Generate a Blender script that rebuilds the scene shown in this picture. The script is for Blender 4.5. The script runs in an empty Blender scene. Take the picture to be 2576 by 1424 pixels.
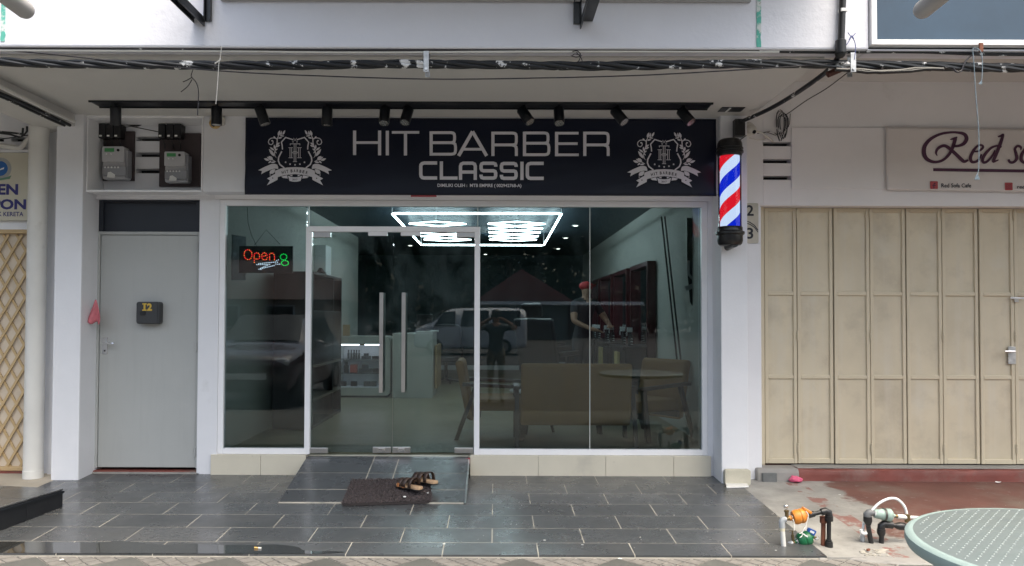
import bpy, bmesh, math, random
from mathutils import Vector, Matrix, noise as mnoise
R = math.radians
random.seed(7)
scene = bpy.context.scene
C = scene.collection

# ------------------------------------------------------------------ camera
# photo pixels below are counted on a picture 2576 px wide
W, H = 2576.0, 1424.0
F, VX, VY = 1979.6, 1245.7, 795.6       # focal length, vanishing point of the street's depth axis
CAM = Vector((0, -6.98, 1.396))
PITCH, ROLL = R(1.4), R(0.2)
PX, PY = VX, VY - F * math.tan(PITCH)
cam_data = bpy.data.cameras.new('camera')
cam = bpy.data.objects.new('camera', cam_data); C.objects.link(cam)
cam_data.sensor_fit = 'HORIZONTAL'; cam_data.sensor_width = 36
cam_data.lens = 36 * F / W
cam_data.shift_x = (W / 2 - PX) / W
cam_data.shift_y = (PY - H / 2) / W
cam_data.clip_start = 0.05; cam_data.clip_end = 2000
cam.matrix_world = Matrix.Translation(CAM) @ Matrix.Rotation(math.pi / 2 + PITCH, 4, 'X') @ Matrix.Rotation(ROLL, 4, 'Z')
scene.camera = cam

# ------------------------------------------------------------------ sky, sun, exposure
SUN_EL, SUN_AZ = R(66), R(140)          # azimuth clockwise from +Y: a veiled sun high over the street
world = bpy.data.worlds.new('World'); scene.world = world; world.use_nodes = True
nt = world.node_tree
bg = nt.nodes['Background']
sky = nt.nodes.new('ShaderNodeTexSky'); sky.sky_type = 'NISHITA'; sky.sun_disc = False
sky.sun_elevation = SUN_EL; sky.sun_rotation = SUN_AZ
sky.air_density = 1.0; sky.dust_density = 7; sky.ozone_density = 1.2
nt.links.new(sky.outputs[0], bg.inputs[0]); bg.inputs[1].default_value = 0.15
sun_d = bpy.data.lights.new('sun', 'SUN'); sun_d.energy = .55; sun_d.angle = R(60); sun_d.color = (1, .97, .93)
sun = bpy.data.objects.new('sun', sun_d); C.objects.link(sun)
sdir = Vector((math.sin(SUN_AZ) * math.cos(SUN_EL), math.cos(SUN_AZ) * math.cos(SUN_EL), math.sin(SUN_EL)))
sun.rotation_euler = sdir.to_track_quat('Z', 'Y').to_euler(); sun.location = sdir * 30
vs = scene.view_settings
vs.view_transform = 'Standard'; vs.look = 'None'; vs.gamma = 1; vs.use_curve_mapping = False
vs.exposure = 1.53
vs.use_white_balance = True; vs.white_balance_temperature = 6700; vs.white_balance_tint = 4
scene.cycles.use_denoising = True
scene.cycles.max_bounces = 10; scene.cycles.transparent_max_bounces = 16
scene.cycles.sample_clamp_indirect = 6

# ------------------------------------------------------------------ pixels to places
def ray(u, v):
    x, y = (u - PX) / F, (v - PY) / F
    c, s = math.cos(ROLL), math.sin(ROLL)
    x, y = c * x + s * y, -s * x + c * y
    return Vector((x, math.cos(PITCH) + math.sin(PITCH) * y, math.sin(PITCH) - math.cos(PITCH) * y))
def at(u, v, Y):                         # the point of the vertical plane y = Y seen at a pixel
    d = ray(u, v); return CAM + d * ((Y - CAM.y) / d.y)
def atz(u, v, z):                        # the point at height z seen at a pixel
    d = ray(u, v); return CAM + d * ((z - CAM.z) / d.z)
SL = 0.0427                              # the walkway falls towards the street
def floor_z(Y): return SL * Y
def atf(u, v):                           # the point of the sloping walkway seen at a pixel
    d = ray(u, v); t = (SL * CAM.y - CAM.z) / (d.z - SL * d.y); return CAM + d * t
K = 3840 / 2576
def zm(x, y, ox, oy, sc): return ((ox + x * sc) / K, (oy + y * sc) / K)   # pixel of an enlarged crop

# ------------------------------------------------------------------ mesh helpers
class MB:
    def __init__(s): s.v = []; s.f = []
    def add(s, vs, fs):
        n = len(s.v); s.v += [tuple(p) for p in vs]; s.f += [tuple(i + n for i in f) for f in fs]; return s
    def box(s, x0, x1, y0, y1, z0, z1, m=None):
        p = [Vector((x, y, z)) for z in (z0, z1) for y in (y0, y1) for x in (x0, x1)]
        if m: p = [m @ q for q in p]
        return s.add(p, [(0, 2, 3, 1), (4, 5, 7, 6), (0, 1, 5, 4), (2, 6, 7, 3), (0, 4, 6, 2), (1, 3, 7, 5)])
    def tube(s, pts, r, seg=10, cap=True):
        pts = [Vector(p) for p in pts]; n = len(pts)
        rs = r if isinstance(r, (list, tuple)) else [r] * n
        t0 = (pts[1] - pts[0]).normalized()
        up = Vector((0, 0, 1)) if abs(t0.z) < .9 else Vector((1, 0, 0))
        nrm = t0.cross(up).normalized(); vs = []
        for i, p in enumerate(pts):
            t = (pts[min(i + 1, n - 1)] - pts[max(i - 1, 0)]).normalized()
            nrm = (nrm - t * nrm.dot(t)).normalized(); b = t.cross(nrm)
            for k in range(seg):
                a = 2 * math.pi * k / seg
                vs.append(p + (nrm * math.cos(a) + b * math.sin(a)) * rs[i])
        fs = [(i * seg + k, i * seg + (k + 1) % seg, (i + 1) * seg + (k + 1) % seg, (i + 1) * seg + k) for i in range(n - 1) for k in range(seg)]
        if cap: fs += [tuple(range(seg))[::-1], tuple((n - 1) * seg + k for k in range(seg))]
        return s.add(vs, fs)
    def lathe(s, prof, c, ax=(0, 0, 1), seg=24, cap=True):
        q = Vector((0, 0, 1)).rotation_difference(Vector(ax).normalized()); c = Vector(c); vs = []
        for r, h in prof:
            for k in range(seg):
                a = 2 * math.pi * k / seg
                vs.append(c + q @ Vector((r * math.cos(a), r * math.sin(a), h)))
        n = len(prof)
        fs = [(i * seg + k, i * seg + (k + 1) % seg, (i + 1) * seg + (k + 1) % seg, (i + 1) * seg + k) for i in range(n - 1) for k in range(seg)]
        if cap: fs += [tuple(range(seg))[::-1], tuple((n - 1) * seg + k for k in range(seg))]
        return s.add(vs, fs)
    def ball(s, c, r, seg=12, sc=(1, 1, 1)):
        pr = []
        for i in range(seg // 2 + 1):
            a = math.pi * i / (seg // 2); pr.append((max(math.sin(a), .001), -math.cos(a)))
        n = len(s.v); s.lathe(pr, (0, 0, 0), seg=seg)
        for i in range(n, len(s.v)):
            p = s.v[i]; s.v[i] = (c[0] + p[0] * r * sc[0], c[1] + p[1] * r * sc[1], c[2] + p[2] * r * sc[2])
        return s
    def prism(s, poly, y0, y1):          # polygon in x,z pushed along y
        n = len(poly); vs = [(x, y0, z) for x, z in poly] + [(x, y1, z) for x, z in poly]
        fs = [tuple(range(n)), tuple(range(n, 2 * n))[::-1]] + [(i, i + n, (i + 1) % n + n, (i + 1) % n) for i in range(n)]
        return s.add(vs, fs)
    def prism_x(s, poly, x0, x1):        # polygon in y,z pushed along x
        n = len(poly); vs = [(x0, y, z) for y, z in poly] + [(x1, y, z) for y, z in poly]
        fs = [tuple(range(n)), tuple(range(n, 2 * n))[::-1]] + [(i, i + n, (i + 1) % n + n, (i + 1) % n) for i in range(n)]
        return s.add(vs, fs)
    def sheet(s, poly, y): return s.add([(x, y, z) for x, z in poly], [tuple(range(len(poly)))])
    def strip(s, path, w, y, closed=False):   # flat stroke in the plane y, path in x,z; w a width or list
        P = [Vector((a[0], a[1])) for a in path]; n = len(P); vs = []
        ws = w if isinstance(w, (list, tuple)) else [w] * n
        for i in range(n):
            a = P[i] - P[i - 1] if (i > 0 or closed) else P[1] - P[0]
            b = P[(i + 1) % n] - P[i] if (i < n - 1 or closed) else P[i] - P[i - 1]
            a.normalize(); b.normalize(); t = a + b
            if t.length < 1e-6: t = a
            t.normalize(); nn = Vector((-t.y, t.x)); k = 1 / max(.45, nn.dot(Vector((-a.y, a.x))))
            h = ws[i] / 2 * k
            vs += [(P[i].x + nn.x * h, y, P[i].y + nn.y * h), (P[i].x - nn.x * h, y, P[i].y - nn.y * h)]
        m = n if closed else n - 1
        return s.add(vs, [(2 * i, 2 * i + 1, (2 * i + 3) % (2 * n), (2 * i + 2) % (2 * n)) for i in range(m)])
    def mesh(s, name, fix=True):
        me = bpy.data.meshes.new(name); me.from_pydata(s.v, [], s.f)
        bm = bmesh.new(); bm.from_mesh(me)
        if fix: bmesh.ops.recalc_face_normals(bm, faces=bm.faces)
        bm.to_mesh(me); bm.free(); return me
    def build(s, name, m, parent=None, bevel=0, smooth=False, fix=True, **tags):
        return link(name, s.mesh(name, fix), m, parent, bevel, smooth, **tags)

def link(name, me, m, parent=None, bevel=0, smooth=False, **tags):
    o = bpy.data.objects.new(name, me); C.objects.link(o)
    if m is not None and not len(me.materials): me.materials.append(m)
    if smooth: shade(me)
    if bevel:
        b = o.modifiers.new('bevel', 'BEVEL'); b.width = bevel; b.segments = 2; b.limit_method = 'ANGLE'; b.angle_limit = R(40)
    if parent is not None: adopt(o, parent)
    for k, v in tags.items():
        if v: o['category' if k == 'cat' else k] = v
    return o
def shade(me, ang=40):
    for p in me.polygons: p.use_smooth = True
    bm = bmesh.new(); bm.from_mesh(me)
    for e in bm.edges:
        if len(e.link_faces) == 2 and e.calc_face_angle(0) > R(ang): e.smooth = False
    bm.to_mesh(me); bm.free()
def world_loc(o):
    p = Vector((0, 0, 0)); 
    while o is not None: p += o.location; o = o.parent
    return p
def adopt(o, parent):                    # keep the part where it was modelled
    o.parent = parent; o.matrix_parent_inverse = Matrix.Translation(-world_loc_plain(parent))
def world_loc_plain(o):
    return o.get('_w') and Vector(o['_w']) or Vector((0, 0, 0))
def thing(name, label, cat, loc=(0, 0, 0), group=None, kind=None):
    o = bpy.data.objects.new(name, None); C.objects.link(o); o.empty_display_size = .05
    o.location = loc; o['_w'] = list(loc); o['label'] = label; o['category'] = cat
    if group: o['group'] = group
    if kind: o['kind'] = kind
    return o
def local_thing(name, label, cat, loc=(0, 0, 0), rz=0, group=None):   # parts modelled about its own origin
    o = bpy.data.objects.new(name, None); C.objects.link(o); o.empty_display_size = .05
    o.location = loc; o.rotation_euler = (0, 0, rz); o['label'] = label; o['category'] = cat
    if group: o['group'] = group
    return o
def copy_tree(o, parent=None):
    c = o.copy(); C.objects.link(c); c.parent = parent
    for ch in list(o.children): copy_tree(ch, c)
    return c

def text_mesh(s, bold=0.0, shear=0.0):
    cu = bpy.data.curves.new('t', 'FONT'); cu.body = s; cu.offset = bold; cu.shear = shear; cu.resolution_u = 3
    o = bpy.data.objects.new('t', cu); C.objects.link(o)
    dg = bpy.context.evaluated_depsgraph_get(); me = bpy.data.meshes.new_from_object(o.evaluated_get(dg))
    V = [tuple(v.co) for v in me.vertices]; Fs = [tuple(p.vertices) for p in me.polygons]
    bpy.data.objects.remove(o); bpy.data.curves.remove(cu); bpy.data.meshes.remove(me)
    return V, Fs
def put_text(mb, s, x0, x1, z0, z1, y, bold=0.0, shear=0.0, rot=0.0):
    V, Fs = text_mesh(s, bold, shear)
    ax, bx = min(v[0] for v in V), max(v[0] for v in V); az, bz = min(v[1] for v in V), max(v[1] for v in V)
    cx, cz = (x0 + x1) / 2, (z0 + z1) / 2; out = []
    for v in V:
        a = (v[0] - ax) / (bx - ax) * (x1 - x0) + x0 - cx; b = (v[1] - az) / (bz - az) * (z1 - z0) + z0 - cz
        out.append((cx + a * math.cos(rot) - b * math.sin(rot), y, cz + a * math.sin(rot) + b * math.cos(rot)))
    return mb.add(out, Fs)

# ------------------------------------------------------------------ materials
def mat(name, col, rough=.6, metal=0, var=0.0, vs=2.5, bump=0.0, bs=60, dirt=None, streak=None, rnd=0.0, rvar=0.0, ior=1.5, coat=0, emit=None, es=0, alpha=None, trans=0, sheen=0):
    m = bpy.data.materials.new(name); m.use_nodes = True; t = m.node_tree; N = t.nodes; L = t.links
    b = N['Principled BSDF']; b.inputs['Roughness'].default_value = rough; b.inputs['Metallic'].default_value = metal
    b.inputs['IOR'].default_value = ior
    if coat: b.inputs['Coat Weight'].default_value = coat; b.inputs['Coat Roughness'].default_value = .08
    if trans: b.inputs['Transmission Weight'].default_value = trans
    if sheen: b.inputs['Sheen Weight'].default_value = sheen
    c4 = (*col, 1); b.inputs['Base Color'].default_value = c4
    geo = N.new('ShaderNodeNewGeometry'); pos = geo.outputs['Position']
    cur = None
    def colnode(val):
        n = N.new('ShaderNodeRGB'); n.outputs[0].default_value = val; return n.outputs[0]
    def noise(scale, detail=5, vec=None, rough=.6):
        n = N.new('ShaderNodeTexNoise'); n.inputs['Scale'].default_value = scale; n.inputs['Detail'].default_value = detail
        n.inputs['Roughness'].default_value = rough; L.new(vec or pos, n.inputs['Vector']); return n.outputs[0]
    def mr(x, a, c_, d, e):
        n = N.new('ShaderNodeMapRange'); L.new(x, n.inputs[0])
        for i, q in enumerate((a, c_, d, e)): n.inputs[i + 1].default_value = q
        return n.outputs[0]
    def mix(fac, A, B, mode='MIX'):
        n = N.new('ShaderNodeMix'); n.data_type = 'RGBA'; n.blend_type = mode
        if hasattr(fac, 'links') or not isinstance(fac, (int, float)): L.new(fac, n.inputs[0])
        else: n.inputs[0].default_value = fac
        for q, i in ((A, 6), (B, 7)):
            if isinstance(q, tuple): n.inputs[i].default_value = q
            else: L.new(q, n.inputs[i])
        return n.outputs[2]
    cur = colnode(c4)
    if var:
        n1 = mr(noise(vs, 6), .3, .7, 1 - var, 1 + var)
        n = N.new('ShaderNodeCombineColor'); [L.new(n1, n.inputs[i]) for i in range(3)]
        cur = mix(1.0, cur, n.outputs[0], 'MULTIPLY')
    if rnd:
        oi = N.new('ShaderNodeObjectInfo'); n1 = mr(oi.outputs['Random'], 0, 1, 1 - rnd, 1 + rnd)
        n = N.new('ShaderNodeCombineColor'); [L.new(n1, n.inputs[i]) for i in range(3)]
        cur = mix(1.0, cur, n.outputs[0], 'MULTIPLY')
    if dirt:                              # (colour, low, high, scale): blotches where noise passes low..high
        for dc, lo, hi, sc, am in dirt:
            cur = mix(mr(noise(sc, 8, rough=.65), lo, hi, 0, am), cur, (*dc, 1))
    if streak:                            # (colour, amount, scale): vertical runs
        dc, am, sc = streak
        mp = N.new('ShaderNodeMapping'); mp.inputs['Scale'].default_value = (1, 1, .06); L.new(pos, mp.inputs[0])
        cur = mix(mr(noise(sc, 6, mp.outputs[0]), .5, .72, 0, am), cur, (*dc, 1))
    L.new(cur, b.inputs['Base Color'])
    if rvar: L.new(mr(noise(vs * 1.7, 6), .3, .7, max(.02, rough - rvar), rough + rvar), b.inputs['Roughness'])
    if bump:
        bn = N.new('ShaderNodeBump'); bn.inputs['Strength'].default_value = min(1, bump); bn.inputs['Distance'].default_value = .004
        L.new(noise(bs, 6), bn.inputs['Height']); L.new(bn.outputs[0], b.inputs['Normal'])
    if emit: b.inputs['Emission Color'].default_value = (*emit, 1); b.inputs['Emission Strength'].default_value = es
    m['x'] = 1
    return m
def glass_mat(name, tint, ior=1.55, rough=.0, smear=0.0):
    m = bpy.data.materials.new(name); m.use_nodes = True; t = m.node_tree; N = t.nodes; L = t.links; N.clear()
    out = N.new('ShaderNodeOutputMaterial'); mx = N.new('ShaderNodeMixShader'); fr = N.new('ShaderNodeFresnel'); fr.inputs[0].default_value = ior
    tr = N.new('ShaderNodeBsdfTransparent'); tr.inputs[0].default_value = (*tint, 1)
    gl = N.new('ShaderNodeBsdfGlossy'); gl.inputs['Roughness'].default_value = rough
    L.new(fr.outputs[0], mx.inputs[0]); L.new(tr.outputs[0], mx.inputs[1]); L.new(gl.outputs[0], mx.inputs[2])
    last = mx.outputs[0]
    if smear:                             # wiped-on dust film
        geo = N.new('ShaderNodeNewGeometry'); mp = N.new('ShaderNodeMapping'); mp.inputs['Scale'].default_value = (1.2, 1, .7); mp.inputs['Rotation'].default_value = (0, .7, 0)
        L.new(geo.outputs['Position'], mp.inputs[0])
        nz = N.new('ShaderNodeTexNoise'); nz.inputs['Scale'].default_value = 2.2; nz.inputs['Detail'].default_value = 9; nz.inputs['Distortion'].default_value = 1.6
        L.new(mp.outputs[0], nz.inputs['Vector'])
        mr = N.new('ShaderNodeMapRange'); L.new(nz.outputs[0], mr.inputs[0]); mr.inputs[1].default_value = .42; mr.inputs[2].default_value = .8; mr.inputs[3].default_value = .0; mr.inputs[4].default_value = smear
        df = N.new('ShaderNodeBsdfTranslucent'); df.inputs[0].default_value = (.6, .68, .7, 1)
        m2 = N.new('ShaderNodeMixShader'); L.new(mr.outputs[0], m2.inputs[0]); L.new(last, m2.inputs[1]); L.new(df.outputs[0], m2.inputs[2]); last = m2.outputs[0]
    L.new(last, out.inputs[0]); return m
def glow(name, col, s):
    m = bpy.data.materials.new(name); m.use_nodes = True; t = m.node_tree; t.nodes.clear()
    o = t.nodes.new('ShaderNodeOutputMaterial'); e = t.nodes.new('ShaderNodeEmission'); e.inputs[0].default_value = (*col, 1); e.inputs[1].default_value = s
    t.links.new(e.outputs[0], o.inputs[0]); return m

M = {}
M['wall'] = mat('white wall paint', (.73, .735, .765), .6, var=.05, vs=1.2, bump=.25, bs=55, dirt=[((.42, .41, .39), .66, .8, 2.2, .35), ((.25, .24, .22), .74, .78, 9, .4)])
M['beam'] = mat('rough white render', (.76, .77, .84), .65, var=.06, vs=.8, bump=.9, bs=18, dirt=[((.5, .5, .54), .6, .8, 1.6, .35), ((.2, .19, .18), .765, .785, 11, .5)])
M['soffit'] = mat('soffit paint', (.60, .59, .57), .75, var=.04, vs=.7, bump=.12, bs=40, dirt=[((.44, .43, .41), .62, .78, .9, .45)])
M['warmwall'] = mat('neighbour wall paint', (.76, .74, .745), .7, var=.05, vs=1, bump=.2, bs=45, dirt=[((.45, .42, .4), .64, .8, 1.6, .35)])
M['alu'] = mat('white aluminium', (.82, .82, .84), .38, var=.03, vs=3, dirt=[((.5, .5, .5), .7, .8, 6, .25)])
M['tile'] = mat('slate grey porcelain tile', (.066, .070, .074), .28, var=.14, vs=2.0, rnd=.14, rvar=.1, bump=.12, bs=30, dirt=[((.11, .105, .10), .53, .72, 1.4, .55), ((.2, .19, .18), .7, .74, 14, .35)])
M['tiledark'] = mat('near black tile', (.014, .015, .018), .35, var=.15, vs=3, rvar=.08, dirt=[((.08, .075, .07), .62, .75, 5, .4)])
M['grout'] = mat('pale grout', (.45, .42, .36), .9, var=.2, vs=6, dirt=[((.12, .12, .12), .56, .7, 2.2, .8)])
M['plinth'] = mat('beige plinth tile', (.62, .575, .47), .4, var=.05, vs=3, dirt=[((.2, .18, .15), .68, .76, 8, .45), ((.36, .34, .3), .6, .75, 2, .4)])
M['cement'] = mat('bare cement', (.27, .26, .245), .85, var=.16, vs=2.5, bump=.5, bs=45, dirt=[((.14, .135, .13), .55, .72, 3, .6), ((.5, .49, .47), .7, .78, 6, .4)])
M['pave'] = mat('concrete paver', (.105, .105, .095), .85, var=.14, vs=3, bump=.5, bs=120, rnd=.12, dirt=[((.08, .08, .075), .56, .72, 2, .6), ((.22, .27, .2), .66, .76, 1.3, .4)])
M['fan'] = mat('pink grey cobble paver', (.22, .205, .185), .85, var=.15, vs=8, bump=.6, bs=150, rnd=.08, dirt=[((.16, .15, .14), .58, .72, 3, .5)])
M['black'] = mat('black plastic', (.012, .012, .014), .38, var=.1, vs=5)
M['blacksteel'] = mat('black painted steel', (.010, .012, .016), .35, var=.15, vs=4)
M['navy'] = mat('navy painted panel', (.010, .014, .023), .42, var=.12, vs=3)
M['cable'] = mat('black cable with paint splashes', (.012, .014, .018), .45, var=.2, vs=8, dirt=[((.75, .75, .75), .59, .605, 8, .95)])
M['wire'] = mat('dark thin wire', (.03, .028, .035), .5, dirt=[((.7, .7, .7), .66, .68, 5, .9)])
M['pvc'] = mat('white pvc pipe', (.66, .65, .62), .4, var=.06, vs=3, dirt=[((.34, .32, .28), .62, .78, 4, .5)])
M['greypvc'] = mat('grey pvc pipe', (.36, .38, .40), .4, var=.06, vs=4)
M['steel'] = mat('brushed steel', (.55, .54, .53), .3, metal=1, var=.1, vs=10)
M['chrome'] = mat('chrome', (.7, .7, .7), .12, metal=1)
M['galv'] = mat('galvanised bracket', (.5, .5, .5), .45, metal=.8, var=.25, vs=20, dirt=[((.8, .8, .8), .6, .64, 25, .9)])
M['greydoor'] = mat('grey painted steel door', (.40, .41, .40), .5, var=.04, vs=1.2, bump=.06, bs=20, dirt=[((.55, .55, .55), .62, .8, 1.0, .25)], streak=((.28, .28, .28), .16, 22))
M['redpaint'] = mat('worn red floor paint', (.17, .045, .035), .6, var=.2, vs=4, bump=.4, bs=40, dirt=[((.16, .14, .12), .48, .66, 1.8, .8), ((.3, .28, .26), .64, .7, 7, .6)])
M['shutter'] = mat('cream shutter paint', (.57, .50, .37), .5, var=.1, vs=1.6, bump=.12, bs=18, dirt=[((.34, .29, .22), .5, .72, 2.4, .6), ((.60, .57, .49), .55, .72, 1.7, .5)], streak=((.58, .54, .46), .5, 13))
M['shutterframe'] = mat('cream shutter frame paint', (.57, .50, .37), .45, var=.05, vs=2, dirt=[((.12, .08, .05), .73, .77, 15, .8)])
M['gate'] = mat('yellow cream gate paint', (.50, .36, .19), .55, var=.08, vs=3, dirt=[((.2, .1, .05), .66, .72, 12, .7)])
M['gateback'] = mat('pale gate sheet', (.62, .53, .42), .6, var=.08, vs=2, dirt=[((.34, .27, .2), .55, .75, 3, .5)])
M['void'] = mat('dark opening', (.012, .012, .014), .9)
M['banner'] = mat('navy vinyl banner', (.006, .009, .022), .36, var=.1, vs=2, ior=1.36)
M['print'] = mat('silver grey print', (.66, .65, .70), .5)
M['printdark'] = mat('dark print', (.012, .014, .025), .5)
M['creamboard'] = mat('cream sign sheet', (.56, .53, .43), .5, var=.04, vs=2)
M['printblue'] = mat('deep blue print', (.025, .022, .16), .5)
M['cloth'] = mat('pale banner cloth', (.66, .62, .60), .7, var=.05, vs=2)
M['printplum'] = mat('plum print', (.065, .018, .05), .6)
M['printred'] = mat('red print', (.38, .06, .07), .6)
M['brownboard'] = mat('brown meter board', (.055, .04, .042), .6, var=.2, vs=8)
M['meter'] = mat('grey meter plastic', (.50, .50, .52), .4, var=.05, vs=6)
M['clearcase'] = mat('smoky meter cover', (.30, .30, .32), .15)
M['lcd'] = mat('green lcd', (.08, .32, .12), .3)
M['gold'] = mat('gold foil digits', (.75, .52, .10), .3, metal=.6)
M['pink'] = mat('pink rag', (.56, .17, .20), .9, var=.15, vs=20, bump=.3, bs=200)
M['hotpink'] = mat('hot pink cloth', (.72, .13, .24), .85, var=.15, vs=30)
M['greentape'] = mat('flaking green strip', (.10, .42, .34), .7, var=.2, vs=12, dirt=[((.7, .7, .7), .52, .6, 10, .9), ((.15, .1, .06), .7, .74, 20, .8)])
M['bluewin'] = mat('blue tinted window glass', (.022, .05, .085), .12, var=.25, vs=1.2, ior=1.6)
M['stone'] = mat('pale rough stone', (.50, .47, .38), .9, var=.1, vs=8, bump=.8, bs=90)
M['darkstone'] = mat('dark grey stone', (.13, .135, .135), .9, var=.2, vs=9, bump=.7, bs=60)
M['whitetile'] = mat('white ceramic tile', (.78, .77, .75), .25)
M['orange'] = mat('orange meter plastic', (.62, .22, .03), .4, var=.06, vs=10)
M['greenmeter'] = mat('green meter paint', (.01, .13, .05), .3, var=.1, vs=12)
M['bluetag'] = mat('blue cap', (.02, .10, .42), .4)
M['verdigris'] = mat('verdigris meter body', (.30, .40, .36), .6, var=.2, vs=20, dirt=[((.15, .13, .1), .55, .7, 18, .7)])
M['brass'] = mat('aged brass', (.22, .16, .08), .4, metal=.8, var=.3, vs=30)
M['rust'] = mat('rusty pipe', (.16, .055, .03), .8, var=.3, vs=20, bump=.5, bs=80)
M['blackpipe'] = mat('black poly pipe', (.013, .013, .014), .4, dirt=[((.4, .4, .38), .68, .74, 18, .5)])
M['tabletop'] = mat('pale green painted chequer plate', (.15, .178, .178), .42, var=.06, vs=5, rvar=.08, dirt=[((.16, .2, .19), .6, .75, 3, .35)])
M['tablerim'] = mat('pale green chipped paint', (.26, .335, .32), .5, var=.08, vs=8, bump=.3, bs=40, dirt=[((.14, .13, .11), .68, .71, 9, .8)])
M['studs'] = mat('worn stud tips', (.25, .29, .29), .4)
M['mat'] = mat('shaggy brown mat', (.075, .055, .055), .95, var=.35, vs=40, sheen=.3)
M['leather'] = mat('dark brown strap leather', (.05, .03, .022), .45, var=.15, vs=20)
M['tan'] = mat('tan strap edge', (.40, .16, .06), .5, var=.1, vs=20)
M['cork'] = mat('cork footbed', (.50, .33, .20), .8, var=.15, vs=60)
M['paper'] = mat('white scrap paper', (.8, .8, .78), .7)
M['cig'] = mat('cigarette filter', (.75, .45, .14), .8)
M['camwhite'] = mat('camera white plastic', (.62, .60, .55), .4)
M['camtan'] = mat('yellowed camera dome', (.50, .33, .12), .35)
M['lens'] = mat('camera lens', (.01, .01, .012), .1)
M['awn'] = mat('pale awning sheet', (.45, .46, .48), .6)
M['rope'] = mat('blue white rope', (.17, .22, .26), .9, var=.4, vs=60)
M['string'] = mat('white string', (.75, .73, .68), .9)
M['redbrown'] = mat('rusty brown wood', (.10, .035, .025), .7, var=.2, vs=10)
M['reflector'] = mat('spot reflector', (.75, .73, .68), .25, metal=.9)
# interior
M['inwall'] = mat('pale green white interior wall', (.42, .43, .40), .7, var=.05, vs=1, bump=.1)
M['infloor'] = mat('interior floor', (.25, .225, .15), .35, var=.06, vs=1.5, rvar=.06)
M['inceil'] = mat('dark blue ceiling', (.028, .05, .072), .5)
M['inback'] = mat('dark teal back wall', (.03, .055, .062), .6)
M['darkwood'] = mat('black stained shelf wood', (.016, .014, .018), .4, var=.2, vs=6)
M['shelfedge'] = mat('brown shelf edge', (.10, .075, .055), .5, var=.1, vs=9)
M['redwood'] = mat('dark red lacquered wood', (.07, .010, .014), .35, var=.15, vs=6)
M['mirror'] = mat('mirror', (.62, .66, .68), .02, metal=1)
M['mustard'] = mat('mustard upholstery', (.34, .18, .062), .75, var=.06, vs=6, bump=.2, bs=200)
M['walnut'] = mat('dark walnut', (.05, .027, .018), .45, var=.2, vs=10)
M['counter'] = mat('white counter laminate', (.50, .50, .46), .4, var=.03)
M['oak'] = mat('oak panel', (.34, .23, .12), .5, var=.12, vs=8)
M['blackleather'] = mat('black vinyl upholstery', (.012, .012, .014), .35)
M['redbox'] = mat('red carton', (.34, .07, .045), .5)
M['yellow'] = mat('yellow plastic', (.55, .45, .20), .5)
M['white'] = mat('white plastic', (.75, .76, .76), .4)
M['glasspane'] = glass_mat('shop window glass', (.705, .77, .775), 1.6, 0, .03)
M['doorglass'] = glass_mat('door glass', (.72, .785, .785), 1.6, 0, .10)
M['clear'] = glass_mat('clear acrylic', (.93, .95, .97), 1.45)
M['showglass'] = glass_mat('showcase glass', (.9, .93, .95), 1.4)
M['ledwhite'] = glow('white led tube', (.80, .92, 1.0), 11)
M['ledsmall'] = glow('showcase led strip', (.82, .80, 1.0), 6)
M['downlight'] = glow('downlight', (1, .97, .9), 4)
M['dotred'] = glow('red led', (1, .03, .03), .9)
M['dotorange'] = glow('orange led', (1, .22, .05), .8)
M['dotwhite'] = glow('white led', (.7, .8, 1), .6)
M['dotgreen'] = glow('green led', (.02, 1, .14), .5)
M['skin'] = mat('skin', (.38, .22, .15), .55)
M['hair'] = mat('black hair', (.01, .009, .008), .5)
M['tshirt'] = mat('charcoal t-shirt', (.02, .022, .026), .85); M['greytee'] = mat('grey teal t-shirt', (.085, .10, .105), .85)
M['trousers'] = mat('dark trousers', (.03, .03, .035), .85)
M['khaki'] = mat('khaki shorts', (.22, .18, .12), .85)
M['redcap'] = mat('red cap cloth', (.40, .02, .025), .7)
# ================================================================== THE SETTING
YF = -2.054                                         # front edge of the tiled walkway
XR = 2.07                                           # where the tiles stop beside the cafe
# ground far and near
g = MB(); g.add([(-300, -400, -.19), (300, -400, -.19), (300, -5.6, -.19), (-300, -5.6, -.19)], [(0, 1, 2, 3)])
M['asphalt'] = mat('asphalt', (.055, .055, .055), .85, var=.15, vs=1.5, bump=.5, bs=80)
g.build('road', M['asphalt'], kind='structure', label='grey asphalt street mirrored in the shop windows', cat='road')
g = MB(); g.box(-40, 40, -5.6, YF - .9, -.6, -.115)
g.build('pavement', M['pave'], kind='structure', label='grey concrete pavement in front of the shops', cat='pavement', bevel=.02)
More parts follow.
